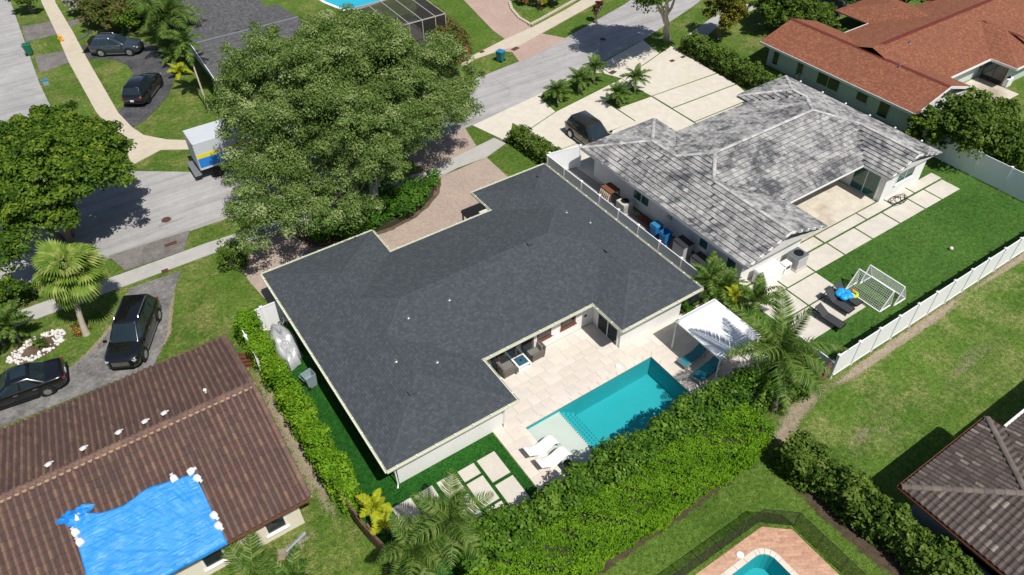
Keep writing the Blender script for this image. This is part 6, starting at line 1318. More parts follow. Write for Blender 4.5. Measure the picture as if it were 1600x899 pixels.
# ================================================================== MAIN HOUSE YARD
CANVAS = plain('white_canvas', (0.78, 0.79, 0.80), 0.8, 0.04, 0.8); TEALF = plain('teal_fabric', (0.03, 0.19, 0.24), 0.7, 0.12, 4); GREYF = plain('grey_fabric', (0.17, 0.165, 0.155), 0.85, 0.12, 6, bump=0.2); WICKER = plain('grey_wicker', (0.13, 0.115, 0.10), 0.8, 0.25, 30, bump=0.4, bscale=60); WHITEPL = plain('white_plastic', (0.80, 0.80, 0.80), 0.35, 0.03)
cn = thing('canopy', 'flat white fabric canopy on posts beside the pool', 'canopy', (23.05, 15.35, 0))
m = MB(); nx, ny = 12, 12; cx_, cy_ = 3.0, 3.45
v = [(cx_*i/nx, cy_*j/ny, 2.28-0.014*math.sin(math.pi*i/nx)*abs(math.sin(3*math.pi*j/ny))) for j in range(ny+1) for i in range(nx+1)]
m.add(v, [(j*(nx+1)+i, j*(nx+1)+i+1, (j+1)*(nx+1)+i+1, (j+1)*(nx+1)+i) for j in range(ny) for i in range(nx)])
cv = m.build('fabric', CANVAS, cn, smooth=True); so = cv.modifiers.new('t', 'SOLIDIFY'); so.thickness = 0.02
for y in (1.15, 2.30): m = MB(); m.bar((0.02, y, 2.285), (2.98, y, 2.285), 0.03, 0.03); m.build('seam_batten', WHITE, cn)
for a, b in (((0, 0), (3, 0)), ((3, 0), (3, 3.45)), ((3, 3.45), (0, 3.45)), ((0, 3.45), (0, 0))): m = MB(); m.bar((*a, 2.24), (*b, 2.24), 0.07, 0.08); m.build('frame_rail', WHITE, cn)
for x, y in ((0.08, 0.08), (2.92, 0.08), (2.92, 3.37), (0.08, 3.37)): m = MB(); m.bar((x, y, 0.03), (x, y, 2.2), 0.08); m.build('post', WHITE, cn)
def sun_lounger(label, p, rz, fab, frame, back=0.5, group='sun loungers', cloth=None):
    t = thing('sun_lounger', label, 'sun lounger', (p[0], p[1], p[2] if len(p) > 2 else 0.046), rz, group); hw = 0.32
    for s in (-1, 1): m = MB(); m.bar((0, s*hw, 0.32), (1.9, s*hw, 0.32), 0.05, 0.05); m.build('side_rail', frame, t)
    for x in (0.12, 1.6):
        for s in (-1, 1): m = MB(); m.bar((x, s*hw, 0), (x, s*hw, 0.31), 0.045); m.build('leg', frame, t)
    for x in (0.0, 1.9): m = MB(); m.bar((x, -hw, 0.32), (x, hw, 0.32), 0.05); m.build('cross_bar', frame, t)
    m = MB(); m.box(0.03, 1.15, -hw+0.03, hw-0.03, 0.335, 0.365); m.build('seat', fab, t, bevel=0.01)
    L = 0.78; m = MB(); m.obox((1.15+L/2*math.cos(back), 0, 0.355+L/2*math.sin(back)), (L, 2*hw-0.06, 0.03), 0, 0, 0, -back); m.build('backrest', fab, t, bevel=0.01)
    for s in (-1, 1): m = MB(); m.bar((1.15+0.6*math.cos(back), s*0.25, 0.35+0.6*math.sin(back)), (1.62, s*0.25, 0.32), 0.025); m.build('strut', frame, t)
    if cloth:
        m = MB(); n1, n2 = 14, 6
        v = [(0.15+1.3*i/n1, -hw-0.02+(2*hw+0.04)*j/n2, 0.39+0.05*math.sin(i*1.3+j*0.9)+0.03*math.sin(i*2.7-j*1.7)) for j in range(n2+1) for i in range(n1+1)]
        m.add(v, [(j*(n1+1)+i, j*(n1+1)+i+1, (j+1)*(n1+1)+i+1, (j+1)*(n1+1)+i) for j in range(n2) for i in range(n1)]); o = m.build('cushion', cloth, t, smooth=True); o.modifiers.new('t', 'SOLIDIFY').thickness = 0.05
    return t
q = G(1064, 576); sun_lounger('blue sun lounger half in the canopy shade by the pool', q[:2], R(4), TEALF, GREYMETAL, 0.55)
q = G(1086, 600); sun_lounger('blue sun lounger with rumpled teal cushion, nearer the hedge', q[:2], R(8), TEALF, GREYMETAL, 0.35, cloth=plain('teal_cushion', (0.03, 0.27, 0.33), 0.75, 0.3, 4))
def ledge_chaise(label, p, rz):
    t = thing('pool_chaise', label, 'sun lounger', (p[0], p[1], 0.046), rz, 'white pool chaises'); m = MB()
    prof = [(-0.95, 0.62), (-0.80, 0.56), (-0.6, 0.40), (-0.38, 0.24), (-0.15, 0.18), (0.1, 0.22), (0.35, 0.33), (0.55, 0.38), (0.75, 0.33), (0.9, 0.20), (0.97, 0.03)]; n = len(prof); hw = 0.33
    v = [(x, s*hw, z) for s in (-1, -0.9, 0.9, 1) for x, z in [(a, b-(0.02 if abs(s) == 1 else 0)) for a, b in prof]]
    m.add(v, [(k*n+i, k*n+i+1, (k+1)*n+i+1, (k+1)*n+i) for k in range(3) for i in range(n-1)]); o = m.build('seat_shell', WHITEPL, t, smooth=True); o.modifiers.new('t', 'SOLIDIFY').thickness = 0.05
    m = MB(); m.add([(-0.45, -0.28, 0), (0.5, -0.28, 0), (0.5, 0.28, 0), (-0.45, 0.28, 0), (-0.35, -0.26, 0.20), (0.4, -0.26, 0.31), (0.4, 0.26, 0.31), (-0.35, 0.26, 0.20)], [(3,2,1,0), (4,5,6,7), (0,1,5,4), (1,2,6,5), (2,3,7,6), (3,0,4,7)]); m.build('base', WHITEPL, t)
q = G(845, 704); ledge_chaise('white curved pool chaise, the one nearer the house', (q[0]+0.05, q[1]), 0.02)
q = G(864, 722); ledge_chaise('white curved pool chaise, the one nearer the hedge', (q[0]+0.05, q[1]), 0.02)
q = G(886, 734); m = MB(); m.lathe([(0.16, 0), (0.19, 0.06), (0.21, 0.5), (0.22, 0.52), (0.19, 0.53), (0.17, 0.1)], (q[0], q[1], 0.046), 18); tag(m.build('planter_pot', BLACKMETAL, smooth=True), 'black pot at the pool edge beside the white chaises', 'pot')
# seating in the alcove
def armchair(label, p, rz):
    t = thing('armchair', label, 'armchair', (p[0], p[1], 0.046), rz, 'patio armchairs')
    m = MB(); m.box(-0.42, 0.42, -0.42, 0.42, 0.08, 0.30); m.build('base', WICKER, t, bevel=0.02); m = MB(); m.box(-0.34, 0.40, -0.33, 0.33, 0.30, 0.44); m.build('seat_cushion', GREYF, t, bevel=0.04)
    m = MB(); m.obox((-0.42, 0, 0.52), (0.10, 0.84, 0.62), 0, 0, 0, -0.12); m.build('backrest', WICKER, t, bevel=0.02); m = MB(); m.obox((-0.32, 0, 0.60), (0.13, 0.62, 0.38), 0, 0, 0, -0.18); m.build('back_cushion', GREYF, t, bevel=0.05)
    for s in (-1, 1): m = MB(); m.box(-0.42, 0.40, s*0.37-0.05, s*0.37+0.05, 0.28, 0.60); m.build('arm', WICKER, t, bevel=0.02)
    for x in (-.36, .36):
        for y in (-.36, .36): m = MB(); m.box(x-.03, x+.03, y-.03, y+.03, 0, 0.09); m.build('leg', TRIM, t)
q = G(834, 557); armchair('grey wicker armchair facing the small white table', (q[0]+0.05, q[1]-0.0), math.pi)
q = G(793, 581); armchair('grey wicker armchair half under the eave', (q[0]-0.05, q[1]), 0.0)
q = G(814, 572); t = thing('coffee_table', 'small white square table with blue glass top in the alcove', 'table', (q[0], q[1], 0.046))
m = MB(); m.box(-.42, .42, -.42, .42, 0.36, 0.42); m.box(-.42, .42, -.42, .42, 0.05, 0.09); m.build('frame', WHITE, t, bevel=0.01); m = MB(); m.box(-.32, .32, -.32, .32, 0.415, 0.428); m.build('glass_top', glass_mat('blue_glass', (0.03, 0.09, 0.13)), t)
for x in (-.38, .38):
    for y in (-.38, .38): m = MB(); m.box(x-.035, x+.035, y-.035, y+.035, 0.0, 0.37); m.build('leg', WHITE, t)
m = MB(); m.lathe([(0, 0), (0.05, 0), (0.06, 0.05), (0.02, 0.09), (0, 0.09)], (q[0], q[1], 0.475), 10); tag(m.build('ashtray', BLACKMETAL, smooth=True), 'small dark bowl on the white square table', 'bowl')
q = G(803, 577); m = MB(); m.obox((q[0]-0.1, q[1], 0.25), (0.12, 0.85, 0.40), 0); tag(m.build('side_bench', WICKER, bevel=0.02), 'narrow dark bench beside the white square table', 'bench')
q = G(862, 531); t = thing('pedestal_table', 'round white pedestal table near the house wall', 'table', (q[0], q[1], 0.046)); m = MB(); m.lathe([(0.34, 0.70), (0.36, 0.72), (0.36, 0.74), (0.0, 0.745)], n=20); m.build('top', WHITE, t); m = MB(); m.lathe([(0.22, 0), (0.22, 0.03), (0.04, 0.06), (0.04, 0.70)], n=14); m.build('pedestal', WHITE, t, smooth=True)
q = G(910, 507); t = thing('covered_grill', 'black covered grill standing in the patio corner', 'grill', (q[0], q[1], 0.046)); m = MB(); m.lathe([(0.24, 0), (0.27, 0.3), (0.25, 0.7), (0.30, 0.85), (0.26, 1.02), (0.12, 1.12), (0, 1.14)], n=14, sy=0.85); m.build('cover', plain('black_cover', (0.012, 0.012, 0.013), 0.6, 0.2, 5, bump=0.4, bscale=8), t, smooth=True); m = MB(); m.tube([(-.1, 0, 1.1), (0, 0, 1.18), (.1, 0, 1.1)], 0.015, 6); m.build('handle', BLACKMETAL, t)
en = thing('entry_canopy', 'flat black entry canopy at the front eave of the charcoal house', 'canopy', (18.32, 33.02, 0)); m = MB(); m.box(0, 1.55, 0, 0.93, 2.30, 2.40); m.build('slab', TRIM, en, bevel=0.01)
for x in (0.1, 1.45): m = MB(); m.bar((x, 0.85, 0.03), (x, 0.85, 2.30), 0.08); m.build('post', TRIM, en)
# draped object and bin at the left of the house
cvm = plain('silver_tarp', (0.58, 0.59, 0.61), 0.32, 0.25, 3, 0.4, 0.5, bump=0.5, bscale=5)
cx0, cy0 = G2(424, 535, 0.4); ct = thing('covered_machine', 'machine under a crumpled silver grey cover beside the narrow hedge', 'covered machine', (4.75, 31.1, 0.012))
m = MB(); n1, n2 = 22, 16; v = []
for j in range(n2+1):
    for i in range(n1+1):
        a = 2*math.pi*i/n1; k = j/n2; rr = math.sin(k*math.pi/2)**0.75; sx, sy = 0.72+0.05*math.sin(5*a), 1.55+0.12*math.cos(3*a); ht = 1.55*(1-k**2.4)*(0.75+0.25*math.sin(a)) + 0.05*math.sin(7*a+4*k)
        fl = 1+0.12*k**4*math.sin(9*a); v.append((rr*sx*math.cos(a)*fl, rr*sy*math.sin(a)*fl, max(0.0, ht)))
m.add(v, [(j*(n1+1)+i, j*(n1+1)+i+1, (j+1)*(n1+1)+i+1, (j+1)*(n1+1)+i) for j in range(n2) for i in range(n1)]); m.build('cover', cvm, ct, smooth=True)
m = MB(); m.tube([(-0.35, 0.75, 1.35), (-0.55, 0.9, 1.5), (-0.5, 0.95, 1.62)], 0.03, 6); m.tube([(0.35, 0.75, 1.35), (0.55, 0.9, 1.5), (0.5, 0.95, 1.62)], 0.03, 6); m.build('handlebar', GREYMETAL, ct)
m = MB(); m.lathe([(0, -0.02), (0.14, 0), (0.12, 0.05), (0, 0.08)], (0.3, 1.05, 1.28), 12); m.build('mirror', CHROME, ct)
def wheelie_bin(label, p, rz, body, lid, open_=False, name='wheeled_bin', z=0.012):
    t = thing(name, label, 'bin', (p[0], p[1], z), rz)
    m = MB(); b = [(-.25, -.25), (.25, -.25), (.25, .25), (-.25, .25)]; tp = [(-.30, -.31), (.30, -.31), (.30, .34), (-.30, .34)]
    m.add([(x, y, 0.06) for x, y in b]+[(x, y, 0.98) for x, y in tp]+[(x*0.9, y*0.9, 0.98) for x, y in tp]+[(x*.8, y*.8, 0.5) for x, y in b], [(3,2,1,0), (0,1,5,4), (1,2,6,5), (2,3,7,6), (3,0,4,7), (4,5,9,8), (5,6,10,9), (6,7,11,10), (7,4,8,11), (8,9,13,12), (9,10,14,13), (10,11,15,14), (11,8,12,15), (12,13,14,15)]); m.build('body', body, t, bevel=0.015)
    if not open_: m = MB(); m.add([(-.33, -.35, .98), (.33, -.35, .98), (.33, .36, .98), (-.33, .36, .98), (-.30, -.32, 1.05), (.30, -.32, 1.05), (.28, .32, 1.09), (-.28, .32, 1.09)], [(3,2,1,0), (4,5,6,7), (0,1,5,4), (1,2,6,5), (2,3,7,6), (3,0,4,7)]); m.build('lid', lid, t, bevel=0.015)
    for s in (-1, 1): m = MB(); m.lathe([(0.11, -0.03), (0.12, 0), (0.11, 0.03)], (s*0.26, 0.27, 0.12), 14, axis='x'); m.build('wheel', TYRE, t)
    m = MB(); m.tube([(-.25, .36, .90), (-.25, .44, .95), (.25, .44, .95), (.25, .36, .90)], 0.018, 6); m.build('handle', body, t)
GREENB = plain('green_plastic', (0.012, 0.12, 0.07), 0.45, 0.1); TEALB = plain('teal_plastic', (0.015, 0.16, 0.17), 0.45, 0.1); BLUEB = plain('blue_plastic', (0.02, 0.16, 0.40), 0.45, 0.1); GREYB = plain('grey_plastic', (0.24, 0.30, 0.33), 0.45, 0.12); LBLUE = plain('sky_blue_plastic', (0.03, 0.20, 0.38), 0.45, 0.1)
q = G(472, 574); wheelie_bin('open grey bin on the turf beside the charcoal house', (4.95, 27.9), R(100), GREYB, GREYB, True)
q = G(48, 86); wheelie_bin('dark green wheeled bin at the side street kerb', q[:2], R(80), GREENB, GREENB, z=0.03)
q = G(782, 96); wheelie_bin('teal wheeled bin with blue lid on the far verge', q[:2], R(200), TEALB, LBLUE, z=0.012)
wheelie_bin('blue bin in the alley by the grey tile house, nearer the drive', (29.2, 26.9), R(90), BLUEB, LBLUE, z=0.018)
wheelie_bin('blue bin in the alley by the grey tile house, nearer the yard', (29.2, 26.0), R(90), BLUEB, BLUEB, True, z=0.018)
# ================================================================== ALLEY AND WHITE HOUSE YARD
def ac_unit(label, p, rz=0, sx=0.85, sy=0.85, h=0.85, mat=None, top=None, z=0.02):
    t = thing('ac_unit', label, 'air conditioner', (p[0], p[1], z), rz); mat = mat or plain('beige_metal', (0.50, 0.49, 0.43), 0.5, 0.08)
    m = MB(); m.box(-sx/2-.08, sx/2+.08, -sy/2-.08, sy/2+.08, 0, 0.08); m.build('pad', CONCRETE, t); m = MB(); m.box(-sx/2, sx/2, -sy/2, sy/2, 0.08, h); m.build('casing', mat, t, bevel=0.02)
    for k in range(7): z_ = 0.18+k*(h-0.3)/7; m = MB(); m.box(-sx/2-.008, sx/2+.008, -sy/2-.008, sy/2+.008, z_, z_+0.03); m.build('louvre', GREYMETAL, t)
    m = MB(); m.box(-sx/2-.01, sx/2+.01, -sy/2-.01, sy/2+.01, h, h+0.03); tp = m.build('top_plate', top or mat, t)
    m = MB(); m.lathe([(0.34*sx, 0), (0.34*sx, 0.05), (0.28*sx, 0.05), (0.27*sx, 0.02), (0.0, 0.02)], (0, 0, h+0.031), 18); m.build('fan_grille', BLACKMETAL, tp)
ac_unit('beige air conditioner in the alley beside the white wall', (29.25, 30.2))
ac_unit('grey topped air conditioner at the end wall of the white house', (34.5, 19.55), 0, 0.9, 0.9, 1.0, plain('pale_metal', (0.55, 0.55, 0.54), 0.5), plain('slate_metal', (0.13, 0.15, 0.17), 0.5), 0.046)
m = MB(); t = thing('pool_pump_box', 'small white control box beside the grey topped air conditioner', 'control box', (33.5, 19.6, 0.046)); m.box(-.3, .3, -.25, .25, 0, 0.7); m.build('case', WHITEPL, t, bevel=0.02); m = MB(); m.box(-.2, .2, -.256, -.245, 0.35, 0.6); m.build('screen', GLASS, t)
t = thing('storage_shed', 'long low white storage box at the end wall of the white house', 'storage box', (31.9, 19.6, 0.046)); m = MB(); m.box(-.85, .85, -.45, .45, 0, 0.95); m.build('body', WHITEPL, t, bevel=0.02); m = MB(); m.add([(-.9, -.5, .95), (.9, -.5, .95), (.9, .5, .95), (-.9, .5, .95), (-.86, -.46, 1.0), (.86, -.46, 1.0), (.86, .46, 1.08), (-.86, .46, 1.08)], [(3,2,1,0), (4,5,6,7), (0,1,5,4), (1,2,6,5), (2,3,7,6), (3,0,4,7)]); m.build('lid', WHITEPL, t)
def crate_box(label, p, sx, sy, h, bm_, lm, name='storage_box'):
    t = thing(name, label, 'storage box', (p[0], p[1], 0.018)); m = MB(); m.box(-sx/2, sx/2, -sy/2, sy/2, 0.02, h); m.build('body', bm_, t, bevel=0.02)
    m = MB(); m.add([(-sx/2-.05, -sy/2-.05, h), (sx/2+.05, -sy/2-.05, h), (sx/2+.05, sy/2+.05, h), (-sx/2-.05, sy/2+.05, h), (-sx/2, -sy/2, h+.06), (sx/2, -sy/2, h+.06), (sx/2, sy/2, h+.12), (-sx/2, sy/2, h+.12)], [(3,2,1,0), (4,5,6,7), (0,1,5,4), (1,2,6,5), (2,3,7,6), (3,0,4,7)]); m.build('lid', lm, t)
    for y in np.arange(-sy/2+.2, sy/2-.1, .3): m = MB(); m.box(-sx/2-.012, -sx/2+.01, y-.02, y+.02, .08, h-.06); m.build('rib', bm_, t)
LGREY = plain('light_grey_resin', (0.42, 0.43, 0.43), 0.55, 0.08); DLID = plain('charcoal_resin', (0.035, 0.038, 0.042), 0.5, 0.15)
crate_box('square grey storage box with charcoal lid in the alley', (29.3, 24.5), 0.8, 1.0, 1.05, LGREY, DLID)
crate_box('long grey storage box with charcoal lid at the alley end', (29.3, 22.4), 0.8, 1.9, 0.8, LGREY, DLID)
t = thing('wood_rack', 'brown topped wooden rack with leaning planks in the alley', 'rack', (29.25, 31.8, 0.018)); m = MB(); m.box(-.45, .45, -.55, .55, 1.0, 1.08); m.build('top', BROWNWOOD, t)
for x in (-.4, .4):
    for y in (-.5, .5): m = MB(); m.box(x-.04, x+.04, y-.04, y+.04, 0, 1.0); m.build('leg', WOOD, t)
for k in range(6): m = MB(); m.bar((-.85+0.02*k, -.6+k*.2, 0.02), (-.5, -.5+k*.18, 1.0), 0.05, 0.12); m.build('plank', plain('pale_plank', (0.48, 0.40, 0.32), 0.85) if 'pale_plank' not in bpy.data.materials else bpy.data.materials['pale_plank'], t)
t = thing('firewood_pile', 'low pile of brown debris against the white alley wall', 'wood pile', (29.6, 28.4, 0.018)); rr = random.Random(5)
for k in range(14): m = MB(); a = rr.uniform(-.6, .6); m.tube([(rr.uniform(-.3, .3), rr.uniform(-.8, .4), 0.06+.02*k*.5), (rr.uniform(-.3, .3), rr.uniform(.2, .9), 0.08+.02*k*.5)], rr.uniform(.03, .06), 6); m.build('log', BROWNWOOD, t)
m = MB(); pts = []
hq = G2(1398, 316)
for i in range(150): a = i*0.21; r_ = 0.42+0.14*math.sin(i*0.37)+0.05*math.sin(i*1.1); pts.append((hq[0]+r_*1.5*math.cos(a)+0.004*i, hq[1]+r_*0.8*math.sin(a), 0.075+0.02*math.sin(i*.8)))
m.tube(pts, 0.018, 5); tag(m.build('garden_hose', BLACKMETAL, smooth=True), 'coiled black garden hose on the pale slabs', 'hose')
NETM = plain('net_cord', (0.62, 0.64, 0.60), 0.8)
def goal(label, x0, x1, xt, y0, y1, h, seed):
    t = thing('soccer_goal', label, 'soccer goal', (0, 0, 0.013), 0, 'soccer goals back to back'); rd = 0.045
    for a, b, nm in (((x0, y0, .05), (x0, y1, .05), 'base_bar'), ((xt, y0, h), (xt, y1, h), 'crossbar')): m = MB(); m.tube([a, b], rd, 8); m.build(nm, WHITEPL, t, smooth=True)
    for y in (y0, y1):
        m = MB(); m.tube([(x0, y, .05), (x1, y, .05)], rd, 8); m.build('side_bar', WHITEPL, t, smooth=True)
        m = MB(); m.tube([(x1, y, .05), (xt, y, h)], rd, 8); m.build('post', WHITEPL, t, smooth=True); m = MB(); m.tube([(x0, y, .05), (xt, y, h)], rd*0.8, 8); m.build('back_stay', WHITEPL, t, smooth=True)
    m = MB(); n = 20
    for i in range(n+1): y = lerp(y0, y1, i/n); m.bar((x0, y, .06), (xt, y, h), 0.012)
    for i in range(13): k = i/12; m.bar((lerp(x0, xt, k), y0, lerp(.06, h, k)), (lerp(x0, xt, k), y1, lerp(.06, h, k)), 0.012)
    for y in (y0, y1):
        for k in range(1, 8): f = k/8; m.bar((lerp(x0, xt, f), y, lerp(.05, h, f)), (lerp(x1, xt, f), y, lerp(.05, h, f)), 0.01); m.bar((lerp(x0, x1, f), y, .05), (xt, y, h), 0.01)
    o = m.build('net', NETM, t); o['kind'] = 'stuff'
goal('white soccer goal whose sloped net faces the black loungers', 35.3, 36.35, 36.0, 13.85, 16.27, 1.35, 1)
goal('white soccer goal whose sloped net faces the open field', 37.6, 36.45, 36.8, 13.7, 16.1, 1.4, 2)
t = thing('rebound_frame', 'small white framed net leaning beside the long white fence', 'goal', (G2(1345, 532)[0], 12.75, 0.013), 0)
for a, b in (((-.45, 0, .05), (.45, 0, .05)), ((-.45, 0, .05), (-.45, -.25, .95)), ((.45, 0, .05), (.45, -.25, .95)), ((-.45, -.25, .95), (.45, -.25, .95))): m = MB(); m.tube([a, b], 0.03, 7); m.build('frame_tube', WHITEPL, t)
m = MB()
for k in range(1, 9): f = k/9; m.bar((-.45+.9*f, 0, .05), (-.45+.9*f, -.25, .95), .01); m.bar((-.45, -.25*f, .05+.9*f), (.45, -.25*f, .05+.9*f), .01)
m.build('net', BLACKMETAL, t)['kind'] = 'stuff'
q = G2(1485, 391); bm = bmesh.new(); bmesh.ops.create_icosphere(bm, subdivisions=3, radius=0.13); me = bpy.data.meshes.new('ball'); bm.to_mesh(me); bm.free()
me.materials.append(plain('ball_leather', (0.74, 0.66, 0.58), 0.5, 0.15, 8)); me.polygons.foreach_set('use_smooth', [True]*len(me.polygons)); o = bpy.data.objects.new('ball', me); COL.objects.link(o); o.location = (q[0], q[1], 0.145); tag(o, 'pale ball lying alone on the field turf', 'ball')
CHAISE = plain('dark_sling', (0.045, 0.048, 0.052), 0.6, 0.1)
for (u, v), lb, rz in (((1306, 478), 'black sun lounger next to the soccer goals', R(92)), ((1293, 489), 'middle black sun lounger under the palm fronds', R(93))): q = G2(u, v); sun_lounger(lb, (q[0]+0.9, q[1]-0.9), rz, CHAISE, BLACKMETAL, 0.6, 'black loungers')
q = G2(1300, 500); sun_lounger('black sun lounger nearest the long white fence', (q[0]-0.3, q[1]-0.9), R(95), CHAISE, BLACKMETAL, 0.5, 'black loungers')
q = G(1318, 462, 0.5)
fl = thing('pool_float', 'blue inflatable float heaped on a black lounger', 'pool float', (q[0], q[1], 0.42)); FB = plain('float_blue', (0.02, 0.33, 0.75), 0.35, 0.15, 5)
for k in range(5): a = k*1.25; m = MB(); m.lathe([(0.28*math.sin(math.pi*j/8), 0.16-0.16*math.cos(math.pi*j/8)) for j in range(9)], (0.28*math.cos(a), 0.28*math.sin(a), 0.02*k), 12); m.build('chamber', FB, fl, smooth=True)
fl2 = thing('pool_float', 'yellow green inflatable float beside the blue one', 'pool float', (q[0]+0.55, q[1]-0.25, 0.42)); FY = plain('float_lime', (0.50, 0.62, 0.05), 0.35, 0.15, 5); FO = plain('float_orange', (0.75, 0.22, 0.05), 0.35, 0.1, 5)
m = MB(); m.tube([(0.24*math.cos(i*math.pi/8), 0.24*math.sin(i*math.pi/8), 0.1) for i in range(17)], 0.1, 8); m.build('ring', FY, fl2, smooth=True); m = MB(); m.lathe([(0.12*math.sin(math.pi*j/8), 0.12-0.12*math.cos(math.pi*j/8)) for j in range(9)], (0.05, 0.1, 0.15), 12); m.build('toy_head', FO, fl2, smooth=True)
# ================================================================== BLUE TARP AND SANDBAGS ON THE BROWN ROOF
tp_ = thing('blue_tarp', 'wrinkled bright blue tarp pinned over the brown tile roof', 'tarp', (-3.6, 19.8, 2.4))
tl, tr_, br_, bl_ = [roof_at(p, BW, 3.0) for p in ((112, 806), (306, 744), (350, 838), (140, 925))]
nx, ny = 70, 44; V = []; rr = random.Random(8); base = Vector((-3.6, 19.8, 2.4))
for j in range(ny+1):
    b = j/ny
    for i in range(nx+1):
        a = i/nx; tx = lerp(tl[0], tr_[0], a); ty = lerp(tl[1], tr_[1], a)-0.42*math.sin(math.pi*min(1, a/0.6))*(1-b); bx = lerp(bl_[0], br_[0], a); by = 19.62
        x, y = lerp(tx, bx, b), lerp(ty, by, b)
        z = BZ+BS*(y-19.75)+0.10
        fan = math.atan2((1-b)*3.5+0.3, (1-a)*4.0+0.2)
        wr_ = 0.5*0.030*math.sin(fan*38)*min(1, a*2)+0.022*math.sin(fan*71+3*b)+0.02*math.sin(22*b+6*math.sin(5*a))+0.014*math.sin(40*a+9*b)+0.012*math.sin(57*a-23*b)
        z += 0.13+wr_*0.8
        if b > 0.97: z -= 0.16*(b-0.97)/0.03
        V.append((x-base.x, y-base.y, z-base.z))
m = MB(); m.add(V, [(j*(nx+1)+i, j*(nx+1)+i+1, (j+1)*(nx+1)+i+1, (j+1)*(nx+1)+i) for j in range(ny) for i in range(nx)])
TARP = tarp_mat('blue_tarp', (0.007, 0.205, 0.62), (0.022, 0.29, 0.75)); o = m.build('sheet', TARP, tp_, smooth=True); o.modifiers.new('t', 'SOLIDIFY').thickness = 0.008
m = MB(); v = []; nx, ny = 22, 14; c0_ = Vector(roof_at((118, 812), BW, 3))-base
for j in range(ny+1):
    for i in range(nx+1):
        a = 2*math.pi*i/nx; k = j/ny; rd = (0.42+0.10*math.sin(3*a)+0.06*math.sin(7*a))*math.sin(k*math.pi/2); xx, yy = c0_.x+0.1+1.5*rd*math.cos(a), c0_.y+rd*math.sin(a)*0.9
        v.append((xx, yy, c0_.z+BS*(yy-c0_.y)+0.12+0.22*(1-k**2)*(1+0.5*math.sin(6*a+5*k))))
m.add(v, [(j*(nx+1)+i, j*(nx+1)+i+1, (j+1)*(nx+1)+i+1, (j+1)*(nx+1)+i) for j in range(ny) for i in range(nx)]); m.build('bunched_corner', TARP, tp_, smooth=True)
BAG = plain('white_sandbag', (0.62, 0.62, 0.60), 0.75, 0.08, 4, bump=0.4, bscale=10)
def sandbag(label, pxy, rz, L=0.55, lift=0.10):
    lift += 0.08; L *= 0.72
    x, y, z = roof_at(pxy, BW, 3.2); t = thing('sandbag', label, 'sandbag', (x, y, z+lift), rz, 'white sandbags on the brown roof'); sl = BS if y < 25.7 else -BS
    m = MB(); v = []; n1, n2 = 12, 9
    for j in range(n2+1):
        k = j/n2; hw = 0.15*interp([(0, 0.8), (0.1, 1.0), (0.55, 1.0), (0.72, 0.72), (0.8, 0.3), (0.9, 0.42), (1.0, 0.55)], k); hh = 0.085*(0.4 if k > 0.86 else 1)*math.sin(math.pi*min(0.95, 0.1+k*0.85))+0.02
        for i in range(n1):
            a = 2*math.pi*i/n1; xx = (k-0.45)*L; yy = hw*math.cos(a); v.append((xx, yy, 0.05+hh*math.sin(a)+sl*(math.sin(rz)*xx+math.cos(rz)*yy)))
    m.add(v, [(j*n1+i, j*n1+(i+1) % n1, (j+1)*n1+(i+1) % n1, (j+1)*n1+i) for j in range(n2) for i in range(n1)]+[tuple(range(n1)), tuple(range(n2*n1, (n2+1)*n1))[::-1]]); m.build('bag', BAG, t, smooth=True)
for pxy, rz, lb in (((125, 812), 1.2, 'white sandbag on the bunched upper corner of the tarp'), ((121, 836), 1.9, 'upper white sandbag on the tarp edge far from the ridge bags'), ((128, 851), 1.9, 'lower white sandbag of the pair at the tarp edge'), ((274, 752), 1.7, 'white sandbag on the top edge of the blue tarp'),
                    ((302, 741), 0.2, 'white sandbag lying on the tarp corner nearest the ridge'), ((312, 753), -1.1, 'white sandbag just below the tarp corner one'), ((338, 811), -1.2, 'upper white sandbag of the pair near the eave'), ((345, 827), -1.2, 'lower white sandbag of the pair near the eave')): sandbag(lb, pxy, rz, 0.55, 0.12)
for pxy, rz, lb in (((79, 729), 0.5, 'white sandbag on the ridge, first from the photo edge'), ((133, 704), 0.4, 'white sandbag on the ridge, second from the photo edge'), ((188, 679), 0.6, 'white sandbag on the ridge, third from the photo edge'), ((229, 662), 0.3, 'white sandbag on the ridge, fourth from the photo edge'), ((259, 649), 0.3, 'white sandbag on the ridge, fifth and nearest the gable')): sandbag(lb, pxy, rz, 0.5, 0.05)
q = roof_at((322, 614), BW, 3.5); vt = MB(); vt.lathe([(0.06, -0.1), (0.06, 0.2), (0.09, 0.22), (0.05, 0.28)], q, 10); tag(vt.build('roof_pipe', WHITE), 'small pale vent pipe on the brown tile roof', 'vent pipe')
